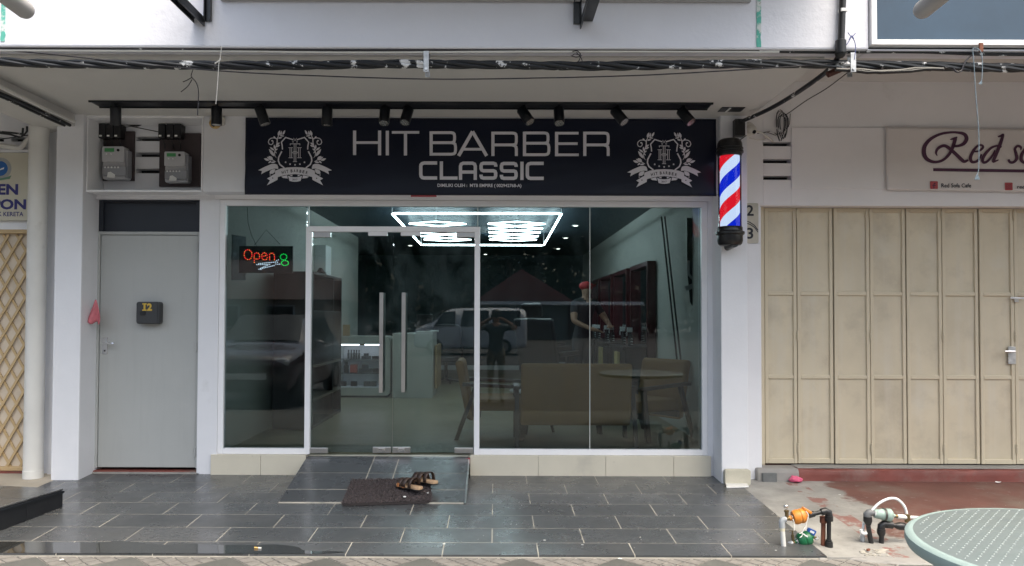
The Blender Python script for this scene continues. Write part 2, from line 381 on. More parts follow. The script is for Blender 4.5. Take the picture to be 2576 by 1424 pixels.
# pavers: squares of 0.424 m set on their corner, plain ones and ones cast with cobble cells
pv = thing('paver_strip', 'strip of diamond concrete pavers along the tiled walkway', 'pavement', (0, YF, -.12), kind='structure')
MB().box(-5.4, 5.4, YF - .9, YF + .02, -.3, -.116).build('joint_bed', M['cement'], pv)
S = .424; HD = .3
plain = MB(); plain.box(-S / 2 + .004, S / 2 - .004, -S / 2 + .004, S / 2 - .004, -.03, 0)
plain_me = plain.mesh('paver'); plain_me.materials.append(M['pave'])
fan = MB(); n = 5; cs = S / n
fan.box(-S / 2 + .004, S / 2 - .004, -S / 2 + .004, S / 2 - .004, -.03, -.006)
for i in range(n):
    for j in range(n):
        x0, y0 = -S / 2 + i * cs, -S / 2 + j * cs
        q = [(x0 + .006, y0 + .006), (x0 + cs - .006, y0 + .006), (x0 + cs - .006, y0 + cs - .006), (x0 + .006, y0 + cs - .006)]
        def bend(p):                                   # the cells fan out round one corner
            a, b = p[0] + S / 2, p[1] + S / 2; k = .10 * math.sin(math.pi * a / S) * math.sin(math.pi * b / S)
            return (p[0] + k * (b - a) * .9, p[1] + k * (a - b) * .9)
        q = [bend(p) for p in q]
        fan.add([(p[0], p[1], -.008) for p in q] + [(p[0] * .995, p[1] * .995, 0) for p in q], [(4, 5, 6, 7), (0, 1, 5, 4), (1, 2, 6, 5), (2, 3, 7, 6), (3, 0, 4, 7)])
fan_me = fan.mesh('cobble_paver'); fan_me.materials.append(M['fan'])
for r_ in range(-1, 3):
    for c_ in range(-8, 9):
        for kind_ in (0, 1):
            # plain corners touch the tile edge at x = .154 + .6 k
            x = .158 + .6 * c_ + (.3 if (r_ % 2) else 0)
            y = YF - HD * (r_ + 1)
            if kind_ == 0:
                if r_ % 2: continue
                xx, me = x, plain_me
            else:
                if r_ % 2 == 0: continue
                xx, me = x, fan_me
            if y > YF + .01: continue
            nm = 'paver' if kind_ == 0 else 'cobble_paver'
            o = link(nm, me, None, pv); o.matrix_parent_inverse = Matrix.Identity(4)
            o.location = Vector((xx, y, -.1055 - .002 * random.random() + (.0 if y < YF - .1 else 0))) - Vector((0, YF, -.12)); o.rotation_euler = (random.uniform(-.004, .004), random.uniform(-.004, .004), R(45))
# walkway of slate tiles, bedded in pale grout and falling to the street
ang = math.atan(SL)
def slab_pts(x0, x1, y0, y1, dz): return [(x0, y0, floor_z(y0) + dz), (x1, y0, floor_z(y0) + dz), (x1, y1, floor_z(y1) + dz), (x0, y1, floor_z(y1) + dz)]
def sloped_box(mb, x0, x1, y0, y1, top, bot):
    a = slab_pts(x0, x1, y0, y1, bot); b = slab_pts(x0, x1, y0, y1, top)
    return mb.add(a + b, [(3, 2, 1, 0), (4, 5, 6, 7), (0, 1, 5, 4), (1, 2, 6, 5), (2, 3, 7, 6), (3, 0, 4, 7)])
walk = sloped_box(MB(), -6.2, XR - .004, YF + .004, .3, -.0009, -.25).build('walkway_floor', M['grout'], kind='structure', label='walkway of slate grey tiles with pale grout before the barber shop', cat='floor')
GAP = .0033; RGAP = .005
def tile_me(w, d):
    key = (round(w, 3), round(d, 3))
    if key not in TM:
        b = MB(); b.box(-w / 2, w / 2, -d / 2, d / 2, -.012, 0); me = b.mesh('floor_tile'); me.materials.append(M['tile']); TM[key] = me
    return TM[key]
TM = {}
rows = [(.10, -.02)] + [(-.02 - .3 * k, -.02 - .3 * (k + 1)) for k in range(6)] + [(-1.82, YF)]
for ri, (ya, yb) in enumerate(rows):
    off = .275 if ri % 2 == 1 else -.015
    xs = [XR] + [off + .6 * k for k in range(3, -12, -1) if off + .6 * k < XR - .06]
    for xb, xa in zip(xs, xs[1:]):
        if xa < -6.0: break
        if ri < 3 and xb < -3.75: break
        w, d = xb - xa - 2 * GAP, (ya - yb - 2 * GAP) / math.cos(ang)
        o = link('floor_tile', tile_me(w, d), None, walk); yc = (ya + yb) / 2
        o.location = ((xa + xb) / 2, yc, floor_z(yc) + random.uniform(0, .0005)); o.rotation_euler = (ang + random.uniform(-.0006, .0006), random.uniform(-.0004, .0004), 0)
# ramp up to the glass door
RX0, RX1, RY, RZ0, RZ1 = -1.655, -.225, -.925, floor_z(-.925), .150
rp = thing('door_ramp', 'tiled ramp leading up to the glass door', 'ramp', ((RX0 + RX1) / 2, -.45, 0))
MB().prism_x([(RY, RZ0 + .0084), (0.02, RZ1 + .0087), (0.02, -.05), (RY, RZ0 - .05)], RX0 + .004, RX1 - .012).build('ramp_core', M['grout'], rp)
ra = math.atan2(RZ1 - RZ0, -RY)
def on_ramp(x, t): return Vector((x, RY * (1 - t), RZ0 + (RZ1 - RZ0) * t))
RLEN = math.hypot(RY, RZ1 - RZ0)
for t0, t1 in ((0.0, .25), (.25, .60), (.60, .93), (.93, 1.0)):
    cols = [(RX0, -1.055), (-1.055, -.838), (-.838, RX1)] if t0 > 0 else [(RX0, -1.02), (-1.02, RX1)]
    if t0 > .9: cols = [(RX0, -1.055), (-1.055, RX1)]
    for xa, xb in cols:
        w, d = xb - xa - 2 * RGAP, (t1 - t0) * RLEN - 2 * RGAP
        o = link('ramp_tile', tile_me(w, d), None, rp); o.matrix_parent_inverse = Matrix.Translation(-Vector(rp['_w']))
        p = on_ramp((xa + xb) / 2, (t0 + t1) / 2); p.z += .0090; o.location = p; o.rotation_euler = (ra, 0, 0)
MB().prism_x([(RY, RZ0 + .006), (.0, RZ1 + .004), (.0, RZ1 - .022), (RY + .07, RZ0 - .004)], RX1 - .010, RX1 + .006).build('edge_trim', M['steel'], rp)
MB().prism_x([(RY + .08, RZ0 - .01), (-.01, RZ1 - .025), (-.01, -.02)], RX1 - .012, RX1 - .001).build('side_face', M['cement'], rp)
MB().box(RX1 - .03, RX1 + .008, -.05, -.02, RZ1 - .05, RZ1 - .0).build('red_end_piece', M['printred'], rp)
# cafe's floor
n_ = MB()
sloped_box(n_, XR, 9.5, YF + .0, .3, -.006, -.25)
mr_ = bpy.data.materials.new('red and grey worn floor'); mr_.use_nodes = True
t = mr_.node_tree; N = t.nodes; L = t.links; b = N['Principled BSDF']; b.inputs['Roughness'].default_value = .62
geo = N.new('ShaderNodeNewGeometry'); sx = N.new('ShaderNodeSeparateXYZ'); L.new(geo.outputs[0], sx.inputs[0])
def nz(scale, det=7):
    q = N.new('ShaderNodeTexNoise'); q.inputs['Scale'].default_value = scale; q.inputs['Detail'].default_value = det; q.inputs['Roughness'].default_value = .65; L.new(geo.outputs[0], q.inputs[0]); return q.outputs[0]
def ma(op, a, b_):
    q = N.new('ShaderNodeMath'); q.operation = op
    for i, z in enumerate((a, b_)):
        if isinstance(z, (int, float)): q.inputs[i].default_value = z
        else: L.new(z, q.inputs[i])
    return q.outputs[0]
def mp_(x, a, b_, c_, d):
    q = N.new('ShaderNodeMapRange'); L.new(x, q.inputs[0])
    for i, z in enumerate((a, b_, c_, d)): q.inputs[i + 1].default_value = z
    return q.outputs[0]
def mx_(f_, A, B_):
    q = N.new('ShaderNodeMix'); q.data_type = 'RGBA'; L.new(f_, q.inputs[0])
    for z, i in ((A, 6), (B_, 7)):
        if isinstance(z, tuple): q.inputs[i].default_value = z
        else: L.new(z, q.inputs[i])
    return q.outputs[2]
red = mx_(mp_(nz(3), .35, .7, 0, 1), (.105, .043, .034, 1), (.15, .062, .05, 1))
red = mx_(mp_(nz(1.3), .49, .64, 0, .7), red, (.17, .135, .11, 1))
red = mx_(mp_(nz(9), .62, .68, 0, .5), red, (.27, .25, .23, 1))
grey = mx_(mp_(nz(2.5), .35, .7, 0, 1), (.19, .185, .175, 1), (.36, .35, .325, 1))
grey = mx_(mp_(nz(14), .6, .7, 0, .5), grey, (.16, .15, .14, 1))
edge = ma('ADD', ma('ADD', sx.outputs[0], ma('MULTIPLY', sx.outputs[1], -.10)), ma('MULTIPLY', nz(2.2), 1.0))
fac = mp_(edge, 3.38, 3.46, 1, 0)
strip_ = ma('MULTIPLY', ma('LESS_THAN', ma('ABSOLUTE', ma('SUBTRACT', sx.outputs[0], 2.55), 0), .07), mp_(nz(6), .5, .56, 0, .8))
col = mx_(strip_, mx_(fac, red, grey), (.20, .07, .055, 1))
L.new(col, b.inputs['Base Color'])
bn = N.new('ShaderNodeBump'); bn.inputs['Strength'].default_value = .5; bn.inputs['Distance'].default_value = .006; L.new(nz(16, 9), bn.inputs['Height']); L.new(bn.outputs[0], b.inputs['Normal'])
M['redfloor'] = mr_
n_.build('cafe_floor', M['redfloor'], kind='structure', label='worn red painted cement floor with a bare grey band in front of the cafe', cat='floor')
# cement lip to the pavers
lip = MB(); pts = []
for i in range(60):
    x = XR - .05 + i * .09; pts.append((x, YF - .02 - .10 * mnoise.noise((x * 2.1, 0, 0)) - (.05 if x > 2.2 else 0)))
lip.add([(x, YF + .05, floor_z(YF) - .004) for x, y in pts] + [(x, y, -.098) for x, y in pts] + [(x, y - .02, -.118) for x, y in pts],
        [(i, i + 1, 61 + i, 60 + i) for i in range(59)] + [(60 + i, 61 + i, 121 + i, 120 + i) for i in range(59)])
lip.build('cement_kerb_lip', M['cement'], kind='structure', label='rough cement lip edging the cafe floor', cat='kerb')
# left neighbour's floor is cement
sloped_box(MB(), -6.2, -3.75, -.62, .25, .001, -.02).build('neighbour_floor', mat('beige cement', (.36, .32, .26), .8, var=.12, vs=3, bump=.4, bs=50, dirt=[((.2, .18, .15), .55, .7, 2, .6)]), kind='structure', label='beige cement floor under the drain pipe', cat='floor')

# red kerb under the shutters
kb = MB()
kx = at(1921, 1165, -.15).x
nk = 220; V = []
for i in range(nk + 1):
    x = kx - .06 + (9.5 - kx + .06) * i / nk
    for j, (y, z) in enumerate(((-.175, -.04), (-.172, -.005), (-.168, .03), (-.166, .062), (-.158, .080), (-.14, .086), (.0, .090), (.2, .091), (.2, -.05))):
        w_ = .010 * mnoise.noise((x * 7, j * 1.3, 2)) + .006 * mnoise.noise((x * 23, j * 2.1, 5)) if 0 < j < 6 else 0
        V.append((x, y + w_, z + w_ * .5 * (j > 3)))
kb.add(V, [(i * 9 + j, i * 9 + (j + 1) % 9, (i + 1) * 9 + (j + 1) % 9, (i + 1) * 9 + j) for i in range(nk) for j in range(9)] + [tuple(range(9)), tuple(nk * 9 + j for j in range(9))])
kb.build('red_doorstep', M['redpaint'], label='chipped red painted doorstep under the cream shutters', cat='doorstep', smooth=True)
c0 = at(2010, 1190, -.17).x
MB().prism_x([(-.19, floor_z(-.17) - .02), (-.182, .06), (-.165, .0925), (.0, .0945), (.0, -.05)], kx - .063, c0).build('cement_patch', M['cement'], bpy.data.objects['red_doorstep'], bevel=.014)
MB().box(c0, 9.5, -.135, .03, .088, .0955).build('worn_top', M['cement'], bpy.data.objects['red_doorstep'], bevel=.003)
MB().box(kx - .03, kx + .10, -.205, -.18, -.03, .062).build('stone_piece', M['darkstone'], bpy.data.objects['red_doorstep'], bevel=.012)

# ================================================================== THE BUILDING
ZS = 3.12                                            # soffit height
YW, YFA = 0.0, -.20                                  # shopfront plane, fascia plane
bd = thing('shop_building', 'white rendered shophouse front housing the barber shop', 'building', (0, 0, 0))
PLX0, PLX1 = at(134, 800, -.25).x, at(203, 800, -.25).x
PRX0, PRX1 = at(1814, 800, -.28).x, at(1881.5, 800, -.28).x
DOX0, DOX1 = at(236, 900, .0).x, at(500, 850, .0).x
WX0, WX1 = at(551, 820, 0).x, at(1779, 820, 0).x     # shopfront opening
WZ0, WZ1 = at(1246, 1144, 0).z, at(1246, 505, 0).z
print('pillars', PLX0, PLX1, PRX0, PRX1, 'door', DOX0, DOX1, 'win', WX0, WX1, WZ0, WZ1)
def part(name, m, *boxes, bevel=.004, parent=None):
    q = MB()
    for bx in boxes: q.box(*bx)
    return q.build(name, m, parent or bd, bevel=bevel)
FB = 2.462                                           # underside of the fascia
part('pillar', M['wall'], (PLX0, PLX1, -.25, .3, -.3, ZS + .02), bevel=.008)
part('pillar', M['wall'], (PRX0, PRX1, -.28, .3, -.3, ZS + .02), bevel=.008)
part('wall_strip', M['wall'], (DOX1, WX0, -.02, .3, -.2, FB))
part('wall_strip', M['wall'], (WX1, PRX0 + .002, -.02, .3, -.2, FB), bevel=.002)
part('lintel', M['wall'], (DOX0 - .06, PRX0, -.018, .28, WZ1, FB - .002))
mbx0, mbx1 = at(222, 390, YFA).x, at(507, 390, YFA).x
mbz0, mbz1 = at(360, 478, YFA).z, at(360, 297, YFA).z
# fascia boxing: solid beside the meter niche
part('fascia', M['wall'], (mbx1 + .012, PRX0, YFA, .25, FB, ZS + .02))
part('fascia_end', M['wall'], (PLX1 - .01, mbx0 - .012, YFA - .001, .25, FB + .002, ZS + .01))
part('niche_shelf', M['alu'], (mbx0 - .012, mbx1 + .012, YFA - .012, .2, FB - .004, mbz0))
part('niche_head', M['alu'], (mbx0 - .012, mbx1 + .012, YFA - .010, .2, mbz1, mbz1 + .03))
part('niche_top', M['wall'], (mbx0 - .012, mbx1 + .012, YFA + .004, .2, mbz1 + .03, ZS + .01))
part('niche_side', M['alu'], (mbx0 - .012, mbx0, YFA - .010, .2, mbz0, mbz1))
part('niche_side', M['alu'], (mbx1, mbx1 + .012, YFA - .010, .2, mbz0, mbz1))
# niche back wall with three vent slots
bk = MB(); slots = []
for vv in (389, 430, 349):
    a = at(341, vv - 6, .08); b_ = at(402, vv + 6, .08); slots.append((a.x, b_.x, b_.z, a.z))
slots.sort(key=lambda s: s[2])
sx0, sx1 = slots[0][0], slots[0][1]
bk.box(mbx0 - .02, sx0, .08, .2, mbz0 - .01, mbz1 + .01).box(sx1, mbx1 + .02, .08, .2, mbz0 - .01, mbz1 + .01)
zz = [mbz0 - .01] + [q for s in slots for q in (s[2], s[3])] + [mbz1 + .01]
for i in range(0, len(zz), 2): bk.box(sx0, sx1, .081, .2, zz[i], zz[i + 1])
bk.build('niche_back', M['wall'], bd)
part('vent_void', M['void'], (sx0 - .02, sx1 + .02, .205, .22, mbz0, mbz1), bevel=0)
# door reveal and threshold
part('threshold', M['redpaint'], (DOX0 - .05, DOX1 + .0, -.005, .1, -.05, at(360, 1181, 0).z - .012))
part('threshold_mortar', M['cement'], (DOX0 - .05, DOX1 + .03, -.02, .05, -.06, .012), bevel=.006)
part('stair_dark', M['void'], (DOX0 - .03, DOX1, .16, .18, -.1, FB), bevel=0)
part('pillar_return', M['wall'], (PLX1 - .005, DOX0 + .004, .0, .3, -.1, FB))
# plinth of beige tiles either side of the ramp
for xa, xb, cuts in ((WX0 - .045, RX0, (at(655, 1165, -.05).x,)), (RX1 + .01, WX1 + .02, tuple(at(u, 1170, -.05).x for u in (1354, 1524, 1695)))):
    xs = [xa, *cuts, xb]
    part('plinth_core', M['cement'], (xa, xb, -.035, .12, -.06, WZ0 - .006), bevel=0)
    for p, q in zip(xs, xs[1:]):
        part('plinth_tile', M['plinth'], (p + .0012, q - .0012, -.046, -.0352, -.02, WZ0 - .0), bevel=.002)
    part('plinth_cap', M['plinth'], (xa, xb, -.044, .11, WZ0 - .0055, WZ0 - .001), bevel=.001)
part('door_sill', M['plinth'], (RX0 - .02, RX1 + .03, -.004, .11, .10, .158), bevel=.002)
# soffit, street beam and upper wall
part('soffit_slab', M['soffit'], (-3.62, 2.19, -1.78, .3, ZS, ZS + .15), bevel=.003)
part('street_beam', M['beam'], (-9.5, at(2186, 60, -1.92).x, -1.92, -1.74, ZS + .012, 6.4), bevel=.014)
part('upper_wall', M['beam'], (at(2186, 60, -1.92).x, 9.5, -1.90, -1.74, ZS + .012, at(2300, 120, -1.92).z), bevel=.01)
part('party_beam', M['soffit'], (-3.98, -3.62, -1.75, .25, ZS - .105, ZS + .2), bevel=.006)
# green strips where an old joint cover flaked off
for ua, ub, va, vb in ((1903, 1918, -30, 118), (3, 14, 0, 104)):
    a, b_ = at(ua, va, -1.925), at(ub, vb, -1.925); q = MB(); pl = []
    for i in range(13):
        z = b_.z + (a.z - b_.z) * i / 12; pl.append((a.x + .006 * mnoise.noise((i * 1.7, ua, 0)), z))
    pr = [(x + (b_.x - a.x) * .8 + .006 * mnoise.noise((z * 31, 5, ua)), z) for x, z in pl]
    q.prism(pl + pr[::-1], -1.924, -1.917).build('joint_strip', M['greentape'], bd)
# cafe bay: wall over the shutters, with vent slots and a raised panel
YC = -.12
cx0 = PRX1; cz1 = 3.47
szt = at(2200, 518, YC).z
sh0 = at(1916, 840, YC).x
vsl = []
for vv in (362, 405, 447):
    a, b_ = at(1920, vv - 5.5, YC), at(1990, vv + 5.5, YC); vsl.append((b_.z, a.z))
vx0, vx1 = at(1920, 400, YC).x, at(1990, 400, YC).x
vsl.sort()
cb = thing('cafe_building', 'warm white upper wall of the closed cafe unit with vent slots', 'building', (4, 0, 0))
q = MB(); q.box(cx0 - .01, vx0, YC, .2, szt, cz1).box(vx1, 9.5, YC, .2, szt, cz1)
zz = [szt] + [w for s_ in vsl for w in s_] + [cz1]
for i in range(0, len(zz), 2): q.box(vx0, vx1, YC + .001, .2, zz[i], zz[i + 1])
q.build('wall', M['warmwall'], cb, bevel=.003)
part('wall_pier', M['wall'], (cx0 - .01, sh0, YC + .002, .2, -.2, szt - .001), parent=cb, bevel=.008)
for s_ in vsl: part('vent_void', M['void'], (vx0 - .01, vx1 + .01, -.02, .1, s_[0] - .005, s_[1] + .005), parent=cb, bevel=0)
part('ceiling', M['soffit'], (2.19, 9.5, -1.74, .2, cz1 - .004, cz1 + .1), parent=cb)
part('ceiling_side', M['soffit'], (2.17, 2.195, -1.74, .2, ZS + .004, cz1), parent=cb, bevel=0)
a, b_ = at(1990, 321, YC), at(2228, 476, YC)
part('wall_panel', M['warmwall'], (a.x, b_.x, YC - .012, YC, b_.z, a.z), parent=cb, bevel=.003)
part('shutter_head', M['void'], (sh0, 9.5, .045, .06, szt - .06, szt + .02), parent=cb, bevel=0)
part('room_dark', M['void'], (sh0 - .02, 9.5, .10, .14, -.1, szt), parent=cb, bevel=0)
# left unit: wall above the gate, pier behind the drain pipe
lb = thing('corner_building', 'grey white wall of the unit with the lattice gate', 'building', (-4.6, 0, 0))
gx1 = at(104, 800, .0).x
gz1 = at(30, 578, .0).z
lz = [at(30, v, .0).z for v in (356, 345)]
part('wall', M['wall'], (-9.5, gx1, .0, .2, gz1, lz[0]), (-9.5, gx1, .0, .2, lz[1], 3.4), parent=lb)
for ua, ub in ((10, 28), (70, 110)): part('wall', M['wall'], (at(ua, 350, 0).x, at(ub, 350, 0).x, .001, .2, lz[0], lz[1]), parent=lb, bevel=0)
part('vent_void', M['void'], (-9.5, gx1, .1, .12, lz[0] - .01, lz[1] + .01), parent=lb, bevel=0)
part('pier', M['wall'], (gx1, at(126, 800, -.02).x, -.02, .2, -.2, 3.3), parent=lb, bevel=.005)
part('pier', M['wall'], (at(126, 800, -.04).x, PLX0, -.05, .2, -.2, 3.3), parent=lb, bevel=.005)
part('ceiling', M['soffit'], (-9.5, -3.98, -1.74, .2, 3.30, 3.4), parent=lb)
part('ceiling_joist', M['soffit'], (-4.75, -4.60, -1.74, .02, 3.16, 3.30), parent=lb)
part('room_dark', M['void'], (-9.5, gx1, .14, .18, -.1, gz1), parent=lb, bevel=0)
part('ledge', M['wall'], (-9.5, gx1, -.05, .0, at(30, 383, -.05).z, at(30, 376, -.05).z), parent=lb)
# ================================================================== SHOPFRONT GLAZING
DX0, DX1 = at(768, 860, 0).x, at(1207, 800, 0).x     # outer edges of the door frame
DZ1 = at(990, 570, 0).z
FR = .048
sf = thing('shop_window', 'white aluminium framed shop window with tinted glass panes', 'window', (.2, 0, WZ0))
def bar(x0, x1, z0, z1, y0=-.008, y1=.06, name='frame_bar', parent=None, m='alu', bevel=.003):
    return MB().box(x0, x1, y0, y1, z0, z1).build(name, M[m], parent or sf, bevel=bevel)
bar(WX0, WX0 + FR, WZ0, WZ1); bar(WX1 - FR, WX1, WZ0, WZ1)
bar(WX0 + FR, WX1 - FR, WZ1 - .052, WZ1)
bar(WX0 + FR, DX0, WZ0, WZ0 + .05); bar(DX1, WX1 - FR, WZ0, WZ0 + .05)
bar(DX0, DX0 + FR, WZ0 - .0, DZ1 - FR, -.012); bar(DX1 - FR, DX1, WZ0 - .0, DZ1 - FR, -.012)
bar(DX0, DX1, DZ1 - FR, DZ1, -.012)
bar(WX0 - .045, WX1 + .02, WZ1, WZ1 + .055, -.022, .02, 'head_trim')
def pane(x0, x1, z0, z1, m='glasspane', parent=None, y=.024, name='glass_pane'):
    return MB().box(x0, x1, y, y + .010, z0, z1).build(name, M[m], parent or sf)
J1, J2 = at(1202, 540, .02).x, at(1484, 830, .02).x
zt = WZ1 - .05
pane(WX0 + FR, DX0 - .002, WZ0 + .05, zt); 
pane(DX0 + .002, J1 - .003, DZ1, zt); pane(J1 + .003, DX1 - .0, DZ1, zt)
pane(DX1, J2 - .003, WZ0 + .05, zt); pane(J2 + .003, WX1 - FR, WZ0 + .05, zt)
for jx, z0 in ((J1, DZ1), (J2, WZ0 + .05)):
    MB().box(jx - .003, jx + .003, .022, .036, z0, zt).build('silicone_joint', mat('silicone', (.55, .58, .55), .5), sf)
xd = at(777, 540, .02).x
MB().box(xd - .003, xd + .003, .021, .037, DZ1, zt).build('silicone_joint', M['white'], sf)
# frameless double door
dm = at(988.5, 860, .02).x
gd = thing('glass_door', 'double glass door with long steel pull handles and patch fittings', 'door', (dm, 0, WZ0))
dz0, dz1 = WZ0 + .012, DZ1 - FR - .004
for x0, x1 in ((DX0 + FR + .004, dm - .002), (dm + .002, DX1 - FR - .004)):
    pane(x0, x1, dz0, dz1, 'doorglass', gd, .02, 'door_leaf')
def fit(ua, ub, va, vb, name, m='steel', y0=.006, y1=.044):
    a, b_ = at(ua, va, .0), at(ub, vb, .0)
    return MB().box(a.x, b_.x, y0, y1, b_.z, a.z).build(name, M[m], gd, bevel=.003)
for ua, ub in ((780, 824), (1143, 1190)): fit(ua, ub, 1127, 1141, 'bottom_patch_fitting')
for ua, ub in ((937, 983), (987, 1032)):
    o = fit(ua, ub, 1125, 1140, 'floor_lock')
    a, b_ = at(ua + 14, 1128, 0), at(ub - 14, 1137, 0)
    MB().box(a.x, b_.x, .002, .008, b_.z, a.z).build('lock_plate', M['chrome'], o, bevel=.001)
for ua, ub in ((787, 831), (1148, 1195)): fit(ua, ub, 583, 597, 'top_patch_fitting')
for ua, ub in ((926, 974), (1008, 1057)): fit(ua, ub, 583, 593, 'door_stop', 'alu', .0, .05)
for ua, ub, va, vb in ((954, 964, 736, 988), (1010, 1020, 736, 987)):
    a, b_ = at(ua, va, -.05), at(ub, vb, -.05); cx_ = (a.x + b_.x) / 2
    h = MB(); h.box(cx_ - .017, cx_ + .017, -.062, -.036, b_.z, a.z)
    for z in (b_.z + .05, a.z - .05): h.box(cx_ - .009, cx_ + .009, -.036, .02, z - .009, z + .009)
    h.build('pull_handle', M['steel'], gd, bevel=.003)
    MB().box(cx_ - .017, cx_ + .017, .060, .086, b_.z, a.z).box(cx_ - .009, cx_ + .009, .03, .060, b_.z + .041, b_.z + .059).box(cx_ - .009, cx_ + .009, .03, .060, a.z - .059, a.z - .041).build('inner_handle', M['steel'], gd, bevel=.003)

# hanging LED sign
A, B_ = at(603, 619, .10), at(737, 687, .10)
sg = thing('open_sign', 'lit LED board reading Open beside scissors, hung by a string', 'sign', ((A.x + B_.x) / 2, .11, B_.z))
MB().box(A.x, B_.x, .085, .115, B_.z, A.z).build('board', M['black'], sg, bevel=.004)
Z6 = lambda x, y: (lambda p: at(p[0], p[1], .083))(zm(x, y, 860, 860, 280 / 1812))
def dots(pts, m, name='led_dots'):
    q = MB()
    for x, y in pts:
        c = Z6(x, y); q.lathe([(.0046, 0), (.0046, .004), (.003, .006)], c, (0, -1, 0), 8)
    q.build(name, M[m], sg)
rd = [(400,515),(445,498),(490,505),(525,533),(545,572),(548,618),(545,660),(525,705),(490,730),(445,732),(402,715),(378,680),(362,635),(362,590),(375,548),
      (620,590),(662,572),(705,582),(730,618),(735,660),(732,700),(692,722),(650,720),(605,630),(604,672),(605,715),(606,758),(607,803),
      (815,582),(855,570),(893,588),(915,625),(878,638),(838,652),(792,620),(790,660),(797,700),(822,735),(865,740),(905,728),(922,688),
      (980,610),(1015,582),(1055,580),(1085,615),(1095,657),(1097,698),(1097,740),(978,657),(978,695),(980,738)]
dots([p for i, p in enumerate(rd) if i % 5 not in (2, 4)], 'dotred'); dots([p for i, p in enumerate(rd) if i % 5 in (2, 4)], 'dotorange')
wd = [(670 + 44 * i, 855 + (-1 if i % 2 else 3)) for i in range(8)] + [(718 + 44.5 * i, 833 - 4.2 * i) for i in range(10)] + [(1150,762),(1192,742),(1170,802),(1130,842),(1178,848),(1222,845)] + [(720 + 41 * i, 968 - 10 * i) for i in range(10)] + [(762 + 39 * i, 945 - 17 * i) for i in range(5)] + [(768, 975)]
dots(wd, 'dotwhite')
gd_ = [(1318 + 78 * math.cos(a * .5236), 672 + 72 * math.sin(a * .5236)) for a in range(12)] + [(1350 + 85 * math.cos(a * .4833), 818 + 60 * math.sin(a * .4833)) for a in range(13)]
dots(gd_, 'dotgreen')
st = MB(); pk = Z6(880, 5); st.tube([Z6(1215, 358) + Vector((0, .02, 0)), pk + Vector((0, .02, 0)), Z6(590, 380) + Vector((0, .02, 0))], .0022, 5)
c2 = [at(u, v, .10) for u, v in ((622, 521), (624, 560), (632, 590), (647, 622))]; st.tube(c2, .002, 5)
st.build('hanging_string', M['black'], sg)

pA_, pB_ = at(582, 590, .13), at(617, 705, .13); q = MB(); V = []
for j in range(13):
    for i in range(7):
        V.append((pA_.x + (pB_.x - pA_.x) * i / 6, .14 + .016 * mnoise.noise((i * .7, j * .6, 3)), pA_.z + (pB_.z - pA_.z) * j / 12 - .02 * i / 6 * (j < 6)))
q.add(V, [(j * 7 + i, j * 7 + i + 1, (j + 1) * 7 + i + 1, (j + 1) * 7 + i) for j in range(12) for i in range(6)])
o = q.build('notice_sleeve', mat('cloudy plastic sleeve', (.30, .32, .33), .12, var=.2, vs=9), smooth=True, label='crumpled cloudy plastic sleeve hung behind the LED board', cat='plastic sleeve', fix=False); sd = o.modifiers.new('s', 'SOLIDIFY'); sd.thickness = .002
# ================================================================== STAIR DOOR
dr = thing('grey_steel_door', 'plain grey steel door with chrome lever under a navy transom', 'door', ((DOX0 + DOX1) / 2, 0, 0))
dzt, dzb = at(370, 583, .03).z, at(370, 1177, .03).z
fw = .035
lx0, lx1 = DOX0 + .03, DOX1 - .028
MB().box(DOX0 + .006, DOX0 + .03 , .02, .09, dzb, dzt).box(DOX1 - .028, DOX1 - .014, .02, .09, dzb, dzt).box(DOX0 + .03, DOX1 - .028, .02, .09, dzt - .028, dzt).build('frame', M['greydoor'], dr, bevel=.003)
MB().box(lx0 + .003, lx1 - .003, .03, .07, dzb + .004, dzt - .032).build('leaf', M['greydoor'], dr, bevel=.004)
for v in (622, 873, 1138):
    c = at(492, v, .02); MB().lathe([(.011, -.04), (.011, .04)], (lx1 - .002, .02, c.z), seg=10).lathe([(.0125, -.004), (.0125, .004)], (lx1 - .002, .02, c.z), seg=10).build('hinge', M['greydoor'], dr)
a, b_ = at(256.5, 848, .02), at(270, 891, .02)
pl = MB().box(a.x, b_.x, .022, .031, b_.z, a.z).build('lock_plate', M['chrome'], dr, bevel=.004)
hz = at(265, 863, .0); cx_ = (a.x + b_.x) / 2
MB().tube([(cx_, .022, hz.z), (cx_, -.02, hz.z), (cx_ + .012, -.03, hz.z), (cx_ + .105, -.03, hz.z - .002)], .009, 8).build('lever_handle', M['chrome'], pl, smooth=True)
MB().lathe([(.008, 0), (.008, .006)], (cx_, .022, b_.z + .03), (0, -1, 0), 10).build('keyhole', M['black'], pl)
a, b_ = at(250, 497, .04), at(502, 580, .04)
tr = MB().box(DOX0 + .008, DOX1 - .012, .05, .07, dzt + .002, FB - .02).build('transom_panel', M['navy'], dr)
MB().box(DOX0 + .008, DOX0 + .05, .03, .05, dzt + .002, FB - .02).box(DOX1 - .05, DOX1 - .012, .03, .05, dzt + .002, FB - .02).box(DOX0 + .05, DOX1 - .05, .03, .05, FB - .06, FB - .02).build('transom_frame', M['navy'], dr, bevel=.002)
